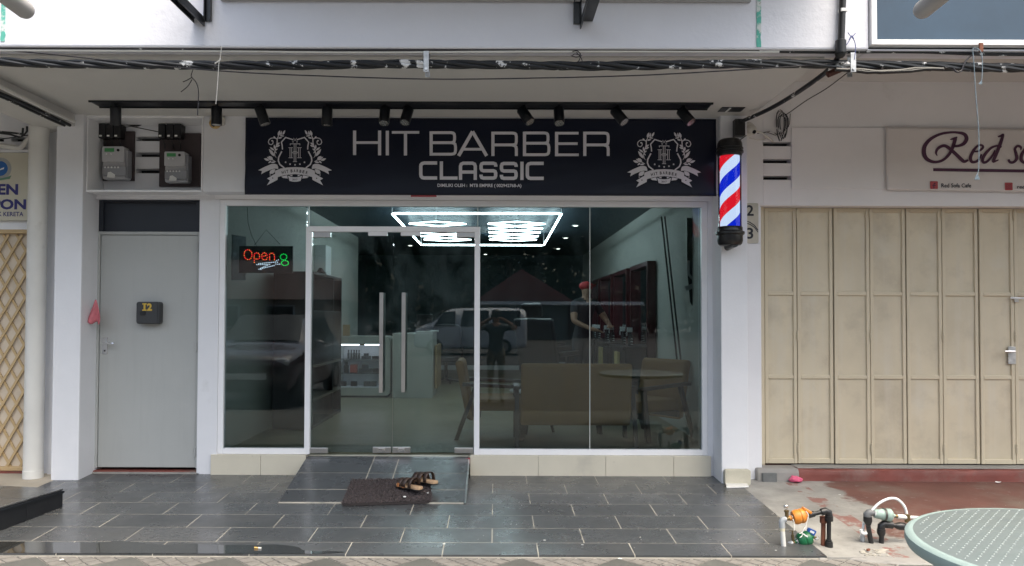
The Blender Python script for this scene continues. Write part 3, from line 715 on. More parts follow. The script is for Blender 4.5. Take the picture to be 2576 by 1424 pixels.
# number box on the door
a, b_ = at(346, 759, -.03), at(403, 815, -.03)
lk = thing('key_safe', 'black key safe with gold number 12 fixed to the grey door', 'key safe', ((a.x + b_.x) / 2, 0, b_.z))
def rrect(x0, x1, z0, z1, r, n=5):
    P = []
    for cx_, cz_, a0 in ((x1 - r, z1 - r, 0), (x0 + r, z1 - r, 90), (x0 + r, z0 + r, 180), (x1 - r, z0 + r, 270)):
        for i in range(n + 1):
            t_ = R(a0 + 90 * i / n); P.append((cx_ + r * math.cos(t_), cz_ + r * math.sin(t_)))
    return P
MB().prism(rrect(a.x, b_.x, b_.z, a.z, .022), -.052, .0295).build('body', mat('charcoal safe', (.03, .032, .035), .45), lk, bevel=.004)
MB().prism(rrect(a.x + .004, b_.x - .016, b_.z + .004, a.z - .004, .02), -.0575, -.052).build('lid', mat('charcoal safe lid', (.035, .037, .04), .5), lk, bevel=.003)
a2, b2 = at(352, 783, -.058), at(366, 793, -.058)
MB().box(a2.x, b2.x, -.063, -.0575, b2.z, a2.z).build('dial_panel', M['black'], lk, bevel=.001)
t_ = MB(); z0, z1 = at(370, 782, -.06).z, at(370, 763, -.06).z; xa, xb, xc = at(358, 770, -.06).x, at(369, 770, -.06).x, at(382.5, 770, -.06).x
yy = -.0595
wq = xb - xa
t_.sheet([(xa + wq * .28, z0), (xa + wq * .72, z0), (xa + wq * .72, z1), (xa + wq * .28, z1)], yy); t_.sheet([(xa, z0), (xb - .001, z0), (xb - .001, z0 + .012), (xa, z0 + .012)], yy - .0004); t_.sheet([(xa, z1 - .012), (xb - .001, z1 - .012), (xb - .001, z1), (xa, z1)], yy - .0004)
put_text(t_, '2', xb + .002, xc, z0, z1, yy, .05)
t_.build('number', M['gold'], lk)
# pink rag tucked behind the frame
pk = MB(); base = at(241, 754, -.12); rows_ = []
for i in range(9):
    f_ = i / 8; w = .006 + .062 * min(1, f_ * 1.25); zc = base.z - .20 * f_; row = []
    for j in range(11):
        g_ = j / 10 - .5; row.append((base.x - .012 * f_ + w * 2 * g_ * .9, -.12 - .026 * math.cos(g_ * 8 + f_ * 2) * f_, zc - .02 * abs(g_) * f_ + .012 * math.sin(j * 1.3) * f_))
    rows_ += row
pk.add(rows_, [(i * 11 + j, i * 11 + j + 1, (i + 1) * 11 + j + 1, (i + 1) * 11 + j) for i in range(8) for j in range(10)])
o = pk.build('pink_rag', M['pink'], smooth=True, label='pink rag hanging from a hook beside the grey door', cat='rag')
sd = o.modifiers.new('s', 'SOLIDIFY'); sd.thickness = .004

# ================================================================== METER NICHE
def slate_board(ua, ub, va, vb, lab):
    a, b_ = at(ua, va, .06), at(ub, vb, .06)
    t = thing('meter_board', lab, 'electric meter', ((a.x + b_.x) / 2, .07, b_.z), 'electric meters in the niche')
    MB().box(a.x, b_.x, .055, .079, b_.z, a.z).build('backboard', M['brownboard'], t, bevel=.003)
    return t
for (ua, ub, va, vb), (mu0, mu1, mv0, mv1), fus, lab in (
    ((253, 337, 330, 455), (256, 318, 368, 450), (252, 271, 290), 'electric meter with its cut-out fuses on the narrower brown board'),
    ((402, 504, 335, 470), (413, 471, 381, 458), (401, 422, 441), 'electric meter with its cut-out fuses on the wider brown board')):
    t = slate_board(ua, ub, va, vb, lab)
    a, b_ = at(mu0, mv0, -.05), at(mu1, mv1, -.05); w, h = b_.x - a.x, a.z - b_.z
    MB().prism(rrect(a.x + w * .0, b_.x - w * .12, b_.z + h * .52, a.z, .012), -.05, .055).build('meter_body', M['meter'], t, bevel=.004)
    MB().prism(rrect(a.x - w * .02, b_.x - w * .02, b_.z, b_.z + h * .56, .02), -.02, .055).build('terminal_cover', M['meter'], t, bevel=.006)
    MB().prism(rrect(a.x + w * .02, b_.x - w * .04, b_.z + h * .10, b_.z + h * .40, .012), -.045, -.02).build('terminal_block', M['clearcase'], t, bevel=.003)
    MB().prism(rrect(b_.x - w * .12, b_.x, b_.z + h * .05, a.z - h * .08, .012), -.03, .055).build('side_cover', M['clearcase'], t, bevel=.004)
    MB().box(a.x + w * .12, a.x + w * .5, -.054, -.05, a.z - h * .17, a.z - h * .06).build('display', M['lcd'], t)
    MB().lathe([(.012, 0), (.012, .006), (.006, .006)], (a.x + w * .66, -.05, a.z - h * .12), (0, -1, 0), 14).build('sensor_eye', M['black'], t)
    for k in (.2, .38): MB().lathe([(.006, 0), (.006, .007)], (a.x + w * k, -.05, a.z - h * .24), (0, -1, 0), 10).build('button', M['white'], t)
    MB().prism([(a.x + w * .22, b_.z + h * .05), (a.x + w * .52, b_.z + h * .03), (a.x + w * .54, b_.z + h * .13), (a.x + w * .36, b_.z + h * .22), (a.x + w * .25, b_.z + h * .2)], -.048, -.0455).build('paper_seal', M['paper'], t)
    for k in range(5): MB().box(a.x + w * (.1 + .13 * k), a.x + w * (.17 + .13 * k), -.048, -.0455, b_.z + h * .33, b_.z + h * .38).build('terminal_screw', M['white'], t)
    for fu in fus:
        fa, fb = at(fu, 313, .0), at(fu + 17, 349, .0)
        f_ = MB().box(fa.x, fb.x, -.03, .08, fb.z, fa.z).build('fuse_carrier', M['black'], t, bevel=.006)
        MB().box(fa.x + .01, fa.x + .032, -.034, -.03, fb.z + .012, fb.z + .026).build('fuse_label', M['paper'], f_)
        MB().tube([((fa.x + fb.x) / 2, .0, fb.z), ((fa.x + fb.x) / 2 + .01, .02, fb.z - .05), ((fa.x + fb.x) / 2, .05, fb.z - .08)], .005, 6).build('tail_wire', M['black'], t)
        MB().tube([((fa.x + fb.x) / 2, .02, fa.z), ((fa.x + fb.x) / 2, .05, mbz1 + .01)], .007, 6).build('feed_wire', M['black'], t)
cw = MB(); cw.tube([at(300, 322, .02), at(330, 318, .03), at(370, 326, .03), at(405, 333, .02)], .004, 6); cw.tube([at(318, 312, .05), at(345, 316, .05), at(360, 310, .05)], .012, 8)
cw.build('meter_wiring', M['black'], label='loose black wires slung between the two meter boards', cat='wiring', smooth=True)

# ================================================================== BARBER BANNER
YB = YFA - .014
ba, bb = at(618, 298, YB), at(1803, 492, YB)
bx0, bx1, bz0, bz1 = ba.x, bb.x - .004, at(1200, 491.5, YB).z, at(1200, 298, YB).z
bn_ = thing('barber_banner', 'navy banner reading HIT BARBER CLASSIC with a crest at each end', 'banner', ((bx0 + bx1) / 2, YB, bz0))
g = MB(); nx, nz_ = 150, 26; V = []
for j in range(nz_ + 1):
    for i in range(nx + 1):
        x = bx0 + (bx1 - bx0) * i / nx; z = bz0 + (bz1 - bz0) * j / nz_
        e = min(j, nz_ - j) / nz_ * 2; low = 1 - j / nz_
        w = .010 * mnoise.noise((x * .9 + z * 1.6, z * 5.5 - x * 1.3, 1.2)) * (.35 + low) + .003 * mnoise.noise((x * 2.3, z * 9 - x * 3.0, 4))
        V.append((x, YB + w * min(1, e * 3 + .15), z))
g.add(V, [(j * (nx + 1) + i, j * (nx + 1) + i + 1, (j + 1) * (nx + 1) + i + 1, (j + 1) * (nx + 1) + i) for j in range(nz_) for i in range(nx)])
o = g.build('vinyl_sheet', M['banner'], bn_, smooth=True, fix=False)
sd = o.modifiers.new('s', 'SOLIDIFY'); sd.thickness = .003; sd.offset = 1
YL = YB - .016
def ZB(x, y, yy=YL):
    u, v = zm(x, y, 1300, 460, 1020 / 2576); p = at(u, v, yy); return (p.x, p.z)
sc_ = (ZB(1000, 0)[0] - ZB(0, 0)[0]) / 1000
def letter(paths, w, name='letter', parent=bn_, fn=ZB, m='print', y=YL):
    q = MB()
    for i, p in enumerate(paths): q.strip([fn(*a) for a in p], (w[i] if isinstance(w, list) else w) * sc_, y - .00015 * (i % 4))
    return q.build(name, M[m], parent, fix=False)
def bow(x0, x1, y0, y1, r=34, y_end=None):             # bowl of B or R
    return [(x0, y0), (x1 - r, y0), (x1 - r * .38, y0 + r * .12), (x1 - r * .12, y0 + r * .38), (x1, y0 + r), (x1, y1 - r), (x1 - r * .12, y1 - r * .38), (x1 - r * .38, y1 - r * .12), (x1 - r, y1), (x0, y1)]
w1, w2 = 30, 25
letter([[(75, 75), (75, 307)], [(312, 75), (312, 310)], [(75, 189), (312, 189)]], [w1, w1, w2])
letter([[(385, 77), (385, 310)]], w1)
letter([[(428, 92), (687, 92)], [(557, 92), (557, 311)]], [w2, w1])
letter([[(800, 82), (800, 313)], bow(800, 1022, 95, 190), bow(800, 1031, 190, 299, 38)], [w1, w2 + 2, w2 + 2])
letter([[(1060, 315), (1192, 84)], [(1192, 84), (1326, 315)], [(1105, 252), (1280, 252)]], [w1 + 2, w1 + 2, w2])
for dx in (0, 870):
    letter([[(1385 + dx, 86), (1385 + dx, 316)], bow(1385 + dx, 1607 + dx, 99, 211), [(1565 + dx, 211), (1590 + dx, 217), (1603 + dx, 230), (1607 + dx, 250), (1607 + dx, 316)]], [w1, w2 + 2, w2 + 3])
letter([[(1684, 86), (1684, 317)], bow(1684, 1907, 98, 195), bow(1684, 1915, 195, 304, 38)], [w1, w2 + 2, w2 + 2])
letter([[(1988, 87), (1988, 318)], [(1988, 100), (2196, 100)], [(1988, 199), (2187, 199)], [(1988, 305), (2198, 305)]], [w1, w2, w2, w2])
def cc(dx, dy=0): return [(857 + dx, 382 + dy), (735 + dx, 382 + dy), (714 + dx, 388 + dy), (704 + dx, 400 + dy), (702 + dx, 416 + dy), (702 + dx, 490 + dy), (705 + dx, 508 + dy), (716 + dx, 520 + dy), (735 + dx, 524 + dy), (857 + dx, 524 + dy)]
def ss(dx, dy=0): return [(a + dx, b + dy) for a, b in [(1412, 417), (1412, 404), (1406, 391), (1390, 385), (1295, 385), (1279, 391), (1273, 406), (1273, 436), (1280, 450), (1296, 456), (1390, 456), (1405, 462), (1411, 477), (1411, 504), (1405, 519), (1390, 525), (1295, 525), (1279, 520), (1273, 505), (1273, 492)]]
letter([cc(0)], 32); letter([[(897, 367), (897, 525), (1050, 525)]], 31)
letter([[(1078, 542), (1078, 412), (1085, 393), (1104, 384), (1192, 384), (1211, 393), (1218, 412), (1218, 542)], [(1078, 468), (1218, 468)]], 31)
letter([ss(0)], 32); letter([ss(193, 2)], 32); letter([[(1660, 370), (1660, 543)]], 31); letter([cc(1009, 4)], 32)
q = MB(); p0, p1 = ZB(860, 618), ZB(1655, 580); put_text(q, 'DIMILIKI OLEH :  MTB EMPIRE ( 002942768-A)', p0[0], p1[0], p0[1], p1[1], YL, .025)
q.build('owner_line', M['print'], bn_, fix=False)
# the crest, drawn in crop pixels, mirrored about x = 928
def crest(cu, cv, name='crest'):
    S0 = 310 / 1839 / K
    def Zc(x, y): p = at(cu + (x - 928) * S0, cv + (y - 720) * S0, YL); return (p.x, p.z)
    k = Zc(1000, 0)[0] - Zc(0, 0)[0]; k /= 1000
    mirx = lambda P: [(1856 - x, y) for x, y in P]
    root = MB(); q = root
    def st_(P, w, both=True, lay=0):
        for PP in ((P, mirx(P)) if both else (P,)): q.strip([Zc(*a) for a in PP], [z * k for z in w] if isinstance(w, list) else w * k, YL - .0004 * lay)
    def po(P, both=True, lay=0):
        for PP in ((P, mirx(P)) if both else (P,)): q.sheet([Zc(*a) for a in PP], YL - .0004 * lay)
    def leaf(a, b, w):
        a, b = Vector(a), Vector(b); d = b - a; n_ = Vector((-d.y, d.x)).normalized() * w / 2
        P = [a, a + d * .22 + n_ * .75, a + d * .5 + n_, a + d * .8 + n_ * .6, b, a + d * .8 - n_ * .6, a + d * .5 - n_, a + d * .22 - n_ * .75]
        po([(p.x, p.y) for p in P], lay=1)
    st_([(648, 538), (642, 455), (625, 375), (718, 270), (890, 322)], 26)
    st_([(633, 578), (600, 640), (562, 715), (556, 790), (590, 872), (690, 948)], 30)
    for a, b, w in (((555, 240), (592, 112), 62), ((610, 240), (630, 118), 34), ((650, 215), (708, 106), 46), ((590, 232), (690, 240), 30), ((550, 290), (642, 268), 40), ((520, 440), (585, 384), 42), ((500, 482), (594, 440), 42), ((475, 530), (465, 430), 42), ((475, 560), (543, 520), 36), ((468, 560), (366, 486), 42), ((470, 692), (348, 525), 66), ((478, 570), (518, 626), 26), ((490, 295), (452, 242), 38), ((435, 757), (338, 686), 62), ((405, 772), (300, 700), 40), ((355, 785), (236, 738), 54), ((400, 790), (333, 842), 38), ((492, 812), (386, 832), 40)): leaf(a, b, w)
    st_([(560, 235), (532, 300), (528, 390), (492, 515), (470, 615), (482, 680), (515, 728)], [16, 26, 22, 18, 18, 14, 5])
    st_([(505, 812), (425, 768), (340, 768)], [6, 18, 10])
    st_([(530, 310), (490, 285), (440, 280), (385, 290), (345, 330), (334, 375), (355, 418), (395, 432), (432, 410), (442, 370), (425, 340), (400, 345)], [26, 20, 17, 17, 17, 17, 17, 17, 17, 18, 26, 30])
    # monogram
    for x in (908, 948): st_([(x, 415), (x, 583)], 13, False)
    st_([(815, 412), (1040, 412)], 14, False); st_([(818, 408), (822, 445)], 12); st_([(885, 583), (970, 583)], 10, False)
    for x in (815, 853): st_([(x, 497), (x, 722)], 13)
    for y in (497, 722): st_([(782, y), (880, y)], 11)
    for y in (598, 614): st_([(853, y), (1003, y)], 8, False)
    for x in (908, 946): st_([(x, 632), (x, 808)], 13, False)
    st_([(885, 632), (970, 632)], 10, False); st_([(880, 808), (972, 808)], 11, False)
    st_([(890, 282), (950, 345)], 8); 
    for x in (884, 972): st_([(x + 14 * math.cos(a * .9), 365 + 18 * math.sin(a * .9)) for a in range(8)], 6, False)
    for x, y in ((718, 822), (818, 863), (928, 878), (1036, 863), (1138, 822)):
        po([(x + (26 if i % 2 == 0 else 13) * math.sin(i * math.pi / 5), y - (26 if i % 2 == 0 else 13) * math.cos(i * math.pi / 5)) for i in range(10)], False)
    po([(108, 1000), (250, 925), (400, 862), (480, 856), (530, 875), (552, 925), (557, 972), (480, 962), (390, 985), (270, 1035), (172, 1090), (192, 1015)])
    po([(362, 1050), (378, 1005), (430, 980), (492, 972), (482, 1012), (470, 1050), (430, 1078), (368, 1082)]); po([(365, 1088), (404, 1112), (366, 1128)])
    po([(620, 1140), (750, 1108), (768, 1185), (660, 1172)])
    po([(768, 1120), (850, 1150), (928, 1156), (1006, 1150), (1088, 1120), (1050, 1238), (985, 1252), (928, 1256), (870, 1252), (806, 1238)], False, 1)
    po([(800, 1108), (870, 1096), (866, 1140)])
    band = [(485, 1010), (600, 965), (760, 938), (928, 930)]; low = [(928, 1085), (690, 1110), (545, 1152), (540, 1213), (305, 1335), (370, 1225), (305, 1185), (480, 1078)]
    full = band + mirx(band[:-1])[::-1] + mirx(low[1:])[::-1] + low
    po(full, False, 3)
    o = q.build(name, M['print'], bn_, fix=False)
    d_ = MB()
    for ch, x, y, ro in (('H', 655, 1050, -16), ('I', 708, 1036, -12), ('T', 758, 1026, -9), ('B', 852, 1016, -4), ('A', 918, 1012, 0), ('R', 985, 1015, 3), ('B', 1050, 1023, 7), ('E', 1118, 1036, 10), ('R', 1190, 1055, 15)):
        c = Zc(x, y); w = (8 if ch == 'I' else 22) * k; put_text(d_, ch, c[0] - w, c[0] + w, c[1] - 33 * k, c[1] + 33 * k, YL - .0022, .03, 0, -R(ro))
    c = Zc(925, 1208); put_text(d_, '2017', c[0] - 58 * k, c[0] + 58 * k, c[1] - 20 * k, c[1] + 20 * k, YL - .0016, .02)
    for x, y in ((433, 1174), (1410, 1180)):
        c = Zc(x, y); d_.sheet([(c[0] + 14 * k * math.cos(a * .785), c[1] + 14 * k * math.sin(a * .785)) for a in range(8)], YL - .0022)
    for P in ([(485, 1010), (492, 975), (560, 972)], [(482, 1012), (480, 1080), (366, 1125)], [(765, 1122), (790, 1090)]):
        for PP in (P, mirx(P)): d_.strip([Zc(*a) for a in PP], 8 * k, YL - .0019)
    d_.strip([Zc(a, b) for a, b in ((545, 1157), (690, 1116), (928, 1092), (1166, 1116), (1311, 1157))], 8 * k, YL - .0021)
    d_.build('crest_lettering', M['printdark'], o, fix=False)
c0_ = zm(928, 720, 950, 470, 310 / 1839); crest(c0_[0], c0_[1])
c1_ = zm(1366, 473, 1800, 360, 960 / 1899); crest(c1_[0], c1_[1])
MB().box(at(1033, 490, YB).x, at(1098, 490, YB).x, YFA - .006, YFA - .001, bz0 - .014, bz0 + .01).build('torn_backing', M['printred'], bn_)
# ================================================================== CAFE SHUTTERS
fsx = [at(u, 845, 0).x for u in (1923, 2006, 2098, 2189.5, 2281, 2372, 2464.5, 2553)]
step = fsx[6] - fsx[5]
fsx += [fsx[-1] + step * i for i in range(1, 5)]
sz0, sz1 = at(2240, 1167, 0).z, at(2240, 524, 0).z
zr1, zr2 = at(2240, 739, 0).z, at(2240, 949, 0).z
fs = thing('folding_shutter', 'row of cream steel folding shutter leaves closing the cafe', 'shutter', (fsx[3], 0, sz0))
MB().box(at(1913.5, 845, -.01).x, fsx[0] - .003, -.012, .05, sz0 - .01, sz1 + .02).build('side_post', M['shutterframe'], fs, bevel=.003)
for i in range(len(fsx) - 1):
    x0, x1 = fsx[i] + .004, fsx[i + 1] - .004
    yo = (.0, .006, -.004, .004)[i % 4]
    q = MB(); st_w = .030; rl = .034
    q.box(x0, x0 + st_w, yo, yo + .035, sz0, sz1).box(x1 - st_w, x1, yo, yo + .035, sz0, sz1)
    for zc, h in ((sz0 + rl / 2 + .004, rl + .008), (zr2, rl), (zr1, rl), (sz1 - rl / 2, rl)): q.box(x0 + st_w, x1 - st_w, yo + .001, yo + .034, zc - h / 2, zc + h / 2)
    lf = q.build('shutter_leaf', M['shutterframe'], fs, bevel=.004)
    for za, zb in ((sz0 + .042, zr2 - rl / 2), (zr2 + rl / 2, zr1 - rl / 2), (zr1 + rl / 2, sz1 - rl)):
        p = MB(); nx, nzz = 5, 8; V = []
        for b_ in range(nzz + 1):
            for a_ in range(nx + 1):
                fx, fz = a_ / nx, b_ / nzz; V.append((x0 + st_w + (x1 - x0 - 2 * st_w) * fx, yo + .016 + .0045 * mnoise.noise((fx * 2 + i * 5, fz * 3 + za * 7, 2)), za + (zb - za) * fz))
        p.add(V, [(b_ * (nx + 1) + a_, b_ * (nx + 1) + a_ + 1, (b_ + 1) * (nx + 1) + a_ + 1, (b_ + 1) * (nx + 1) + a_) for b_ in range(nzz) for a_ in range(nx)])
        p.build('panel', M['shutter'], lf, smooth=True, fix=False)
    if i % 2 == 0 and i < 9:
        for v in (541, 845, 1128):
            zc = at(2240, v, 0).z
            MB().lathe([(.010, -.042), (.010, -.014), (.012, -.013), (.012, .013), (.010, .014), (.010, .042)], (x1 + .005, yo - .006, zc), seg=10).build('hinge', M['shutterframe'], lf)
# lock and bolt on the seventh leaf
c = at(2548, 755, -.02); q = MB(); q.tube([(c.x - .02, -.02, c.z + .02), (c.x + .10, -.02, c.z + .016)], .009, 8); q.build('bolt', M['white'], fs)
MB().box(c.x + .01, c.x + .05, -.028, -.008, c.z - .02, c.z + .015).build('padlock', M['steel'], fs, bevel=.004)
a, b_ = at(2536, 872, -.01), at(2555, 916, -.01)
p = MB().box(a.x, b_.x, -.014, -.002, b_.z, a.z).build('lock_plate', M['galv'], fs, bevel=.002)
MB().tube([((a.x + b_.x) / 2, -.01, a.z - .04), ((a.x + b_.x) / 2, -.05, a.z - .04), (a.x - .06, -.055, a.z - .04)], .008, 8).build('lever_handle', M['chrome'], p, smooth=True)

# ================================================================== CORNER UNIT: GATE, SIGN, PIPES
gz0 = at(35, 1180, .04).z
gt = thing('lattice_gate', 'cream folding lattice gate backed by pale sheet', 'gate', (-4.7, .05, 0))
gxl, gxr = -5.4, at(71, 850, .04).x
MB().box(gxl, gxr, .055, .065, gz0, gz1 - .03).build('backing_sheet', M['gateback'], gt)
MB().box(gxl, gxr, .0, .05, gz1 - .032, gz1 + .004).build('top_rail', M['gate'], gt, bevel=.003)
MB().box(gxl, gxr, .01, .05, gz0 - .01, gz0 + .025).build('bottom_rail', M['gate'], gt, bevel=.003)
px = at(34, 850, .03).x - at(0, 850, .03).x; pz = at(0, 640, .03).z - at(0, 699, .03).z
nb = MB(); Hh = gz1 - gz0 - .06
def lat(x0, dirn, y):
    run = Hh / pz * px * dirn; q = MB(); d = Vector((run, 0, Hh)).normalized(); nn = Vector((-d.z, 0, d.x)) * .011
    a, b_ = Vector((x0, 0, gz0 + .02)), Vector((x0 + run, 0, gz0 + .02 + Hh))
    # clip to the gate's width
    def clip(p, q2):
        for lim, sgn in ((gxl, 1), (gxr, -1)):
            if (p.x - lim) * sgn < 0 and (q2.x - lim) * sgn < 0: return None
            if (p.x - lim) * sgn < 0: p = p + (q2 - p) * ((lim - p.x) / (q2.x - p.x))
            if (q2.x - lim) * sgn < 0: q2 = p + (q2 - p) * ((lim - p.x) / (q2.x - p.x))
        return p, q2
    r_ = clip(a, b_)
    if not r_ or (r_[1] - r_[0]).length < .05: return
    a, b_ = r_; P = [a + nn, b_ + nn, b_ - nn, a - nn]
    q.prism([(p.x, p.z) for p in P], y, y + .008); q.build('lattice_bar', M['gate'], gt)
k = 0
x = gxr - 12 * px * 2 / 2
nrun = int(Hh / pz) + 2
for i in range(-nrun - 2, 20):
    lat(gxr - .05 - 14 * px + i * px + nrun * px * .0, 1, .030)
for i in range(-2, 16 + nrun + 4):
    lat(gxr - .02 - 14 * px + i * px, -1, .042)
MB().box(gxl, at(100, 1188, .02).x, -.03, .12, -.1, gz0 - .012).build('gate_sill', M['redpaint'], lb)
MB().box(gxl - 2, gxr + .15, .02, .04, gz1 + .006, at(30, 556, .02).z).build('dark_transom', M['navy'], lb)
a, b_ = at(0, 385, -.03), at(72, 555, -.03)
sb = thing('coupon_sign', 'cream sign with blue capitals and a round crest above the lattice gate', 'sign', (a.x, -.03, b_.z))
MB().box(a.x - .9, b_.x, -.045, -.03, b_.z, a.z).build('sheet', M['creamboard'], sb, bevel=.002)
q = MB(); YS = -.0465
def sgt(s, u0, u1, v0, v1, bold): p0, p1 = at(u0, v1, YS), at(u1, v0, YS); put_text(q, s, p0.x, p1.x, p0.z, p1.z, YS, bold)
sgt('EN', -6, 46, 463, 490, .04); sgt('PON', -20, 66, 501, 527, .04); sgt('K KERETA', -5, 59, 533, 544, .02)
q.build('lettering', M['printblue'], sb, fix=False)
c = at(1, 424, YS); q = MB()
ring = lambda r0, r1, n_=28: [q.add([(c.x + r * math.cos(2 * math.pi * (i + j) / n_), YS, c.z + r * math.sin(2 * math.pi * (i + j) / n_)) for j in (0, 1) for r in (r0, r1)], [(0, 1, 3, 2)]) for i in range(n_)]
ring(.068, .098); q.build('crest_ring', mat('grey crest ring', (.35, .36, .36), .6), sb, fix=False)
q = MB(); q.sheet([(c.x + .066 * math.cos(i * .25), c.z + .066 * math.sin(i * .25)) for i in range(25)], YS); q.build('crest_disc', mat('blue crest disc', (.02, .12, .38), .5), sb, fix=False)
q = MB(); q.sheet([(c.x - .02, c.z - .02), (c.x + .03, c.z - .005), (c.x + .035, c.z + .012), (c.x + .005, c.z + .0)], YS - .001); q.build('crest_bird', M['white'], sb, fix=False)
q = MB(); q.sheet([(c.x - .05, c.z - .115), (c.x + .085, c.z - .09), (c.x + .1, c.z - .06), (c.x + .06, c.z - .075), (c.x - .05, c.z - .1)], YS - .001); q.build('crest_scroll', mat('green crest scroll', (.13, .25, .17), .6), sb, fix=False)
q = MB(); q.sheet([(c.x - .03 + .022 * math.cos(i * .5), c.z + .095 + .022 * math.sin(i * .5)) for i in range(13)], YS - .001); q.build('crest_flower', M['printred'], sb, fix=False)
# drain pipe
pb, pt = at(84, 1200, -.17), at(98, 322, -.17); px_ = (pb.x + pt.x) / 2
dp = thing('drain_pipe', 'fat white drain pipe standing beside the lattice gate', 'drain pipe', (px_, -.17, floor_z(-.17)))
MB().lathe([(.082, floor_z(-.17)), (.082, .06), (.079, .062), (.079, 2.96), (.081, 2.965), (.081, pt.z), (.07, pt.z + .03), (.05, 3.25)], (px_, -.17, 0), seg=28).build('pipe', M['pvc'], dp, smooth=True)
q = MB(); q.tube([(px_, -.17, 3.07), (px_ + .05, -.12, 3.13), (px_ + .2, -.10, 3.09), (px_ + .35, -.1, 3.03)], .03, 10); q.tube([(px_, -.17, 3.10), (px_ - .25, -.5, 3.19), (px_ - .7, -1.0, 3.27)], .032, 10)
q.build('branch_pipe', M['pvc'], dp, smooth=True)
q = MB(); q.tube([at(-10, 434 - 70, -.08), at(42, 372, -.08), at(52, 371, -.08), at(76, 345, -.08), at(83, 332, -.08)], .022, 10)
q.build('conduit', M['pvc'], label='white conduit bending down the wall above the cream sign', cat='conduit', smooth=True)
q = MB()
for vs_ in ([(-5, 331), (30, 334), (62, 338), (68, 330), (68, 318)], [(-5, 334), (25, 338), (48, 345), (56, 343), (58, 322)], [(-5, 351), (40, 345), (70, 340)]):
    q.tube([at(u, v, -.12) for u, v in vs_], .009 if vs_[0][1] < 350 else .005, 7)
q.build('corner_cables', M['cable'], label='dark cables looped under the ceiling beside the drain pipe', cat='cable', smooth=True)
# cables and conduits along the party beam
for i, (dx, dz, r_, m, nm, lab) in enumerate(((.012, -.115, .014, 'cable', 'ceiling_cable', 'black cable clipped along the inner foot of the ceiling beam'), (-.035, -.118, .012, 'cable', 'ceiling_cable', 'black cable clipped along the outer foot of the ceiling beam'), (.045, -.085, .017, 'pvc', 'ceiling_conduit', 'white conduit running along the ceiling beam'))):
    q = MB(); q.tube([(-3.62 + dx, y, ZS + dz + .004 * math.sin(y * 5 + i)) for y in [-1.7 + .15 * j for j in range(10)]], r_, 8); q.build(nm, M[m], label=lab, cat='cable' if i < 2 else 'conduit', smooth=True)

# ================================================================== CAFE BANNER, NUMBER PLATE
YQ = YC - .03
a, b_ = at(2228, 320, YQ), at(2226, 478, YQ)
cbn = thing('cafe_banner', 'pale cloth banner with plum script Red so over a plum bar', 'banner', (a.x, YQ, b_.z))
g = MB(); nx, nz_ = 90, 24; V = []; xe = a.x + 2.6; z0_, z1_ = b_.z, a.z
for j in range(nz_ + 1):
    for i in range(nx + 1):
        x = a.x + (xe - a.x) * i / nx; z = z0_ + (z1_ - z0_) * j / nz_
        dd = (x - a.x) + (z1_ - z); w = .005 * mnoise.noise(((x - a.x) * 3.0 + z * 2, (x + z * 1.2) * 4.5, 3)) * math.exp(-(x - a.x) * 1.2) + .0015 * mnoise.noise((x * 3, z * 4, 8))
        V.append((x, YQ + w, z - .012 * (x - a.x)))
g.add(V, [(j * (nx + 1) + i, j * (nx + 1) + i + 1, (j + 1) * (nx + 1) + i + 1, (j + 1) * (nx + 1) + i) for j in range(nz_) for i in range(nx)])
o = g.build('cloth_sheet', M['cloth'], cbn, smooth=True, fix=False); sd = o.modifiers.new('s', 'SOLIDIFY'); sd.thickness = .003; sd.offset = 1
YR = YQ - .0085
def ZR(x, y): u, v = zm(x, y, 3280, 450, 560 / 2576); p = at(u, v, YR); return (p.x, p.z)
kr = (ZR(1000, 0)[0] - ZR(0, 0)[0]) / 1000
def smooth_path(P, n_=6):                              # Catmull-Rom
    out = []; Q = [P[0]] + list(P) + [P[-1]]
    for i in range(1, len(Q) - 2):
        for j in range(n_):
            t = j / n_; p = []
            for k in range(len(Q[0])):
                a_, b2, c_, d_ = Q[i - 1][k], Q[i][k], Q[i + 1][k], Q[i + 2][k]
                p.append(.5 * (2 * b2 + (c_ - a_) * t + (2 * a_ - 5 * b2 + 4 * c_ - d_) * t * t + (3 * b2 - a_ - 3 * c_ + d_) * t ** 3))
            out.append(tuple(p))
    out.append(tuple(P[-1])); return out
def script(paths, name):
    q = MB()
    for i, P in enumerate(paths):
        s_ = smooth_path(P); q.strip([ZR(p[0], p[1]) for p in s_], [p[2] * kr for p in s_], YR - .0003 * i)
    q.build(name, M['printplum'], cbn, fix=False)
script([[(1360, 452, 45), (1450, 445, 45), (1540, 405, 60), (1585, 320, 70), (1545, 245, 60), (1430, 217, 42), (1300, 215, 40), (1130, 245, 45), (970, 325, 55), (870, 440, 68), (850, 560, 74), (885, 655, 68), (970, 712, 56), (1070, 725, 46), (1180, 690, 45), (1270, 610, 50), (1330, 510, 56), (1370, 400, 62), (1392, 310, 66)], [(1300, 338, 14), (1350, 325, 36), (1425, 295, 22)], [(1080, 618, 14), (1058, 570, 36), (1085, 500, 46), (1150, 455, 50), (1220, 448, 54), (1300, 500, 60), (1400, 590, 62), (1500, 685, 62), (1550, 718, 50), (1615, 690, 30)]], 'letter')
script([[(1715, 545, 30), (1800, 535, 32), (1865, 480, 42), (1855, 440, 38), (1790, 440, 34), (1710, 520, 50), (1655, 640, 58), (1670, 715, 52), (1730, 725, 44), (1800, 680, 40), (1845, 590, 26)]], 'letter')
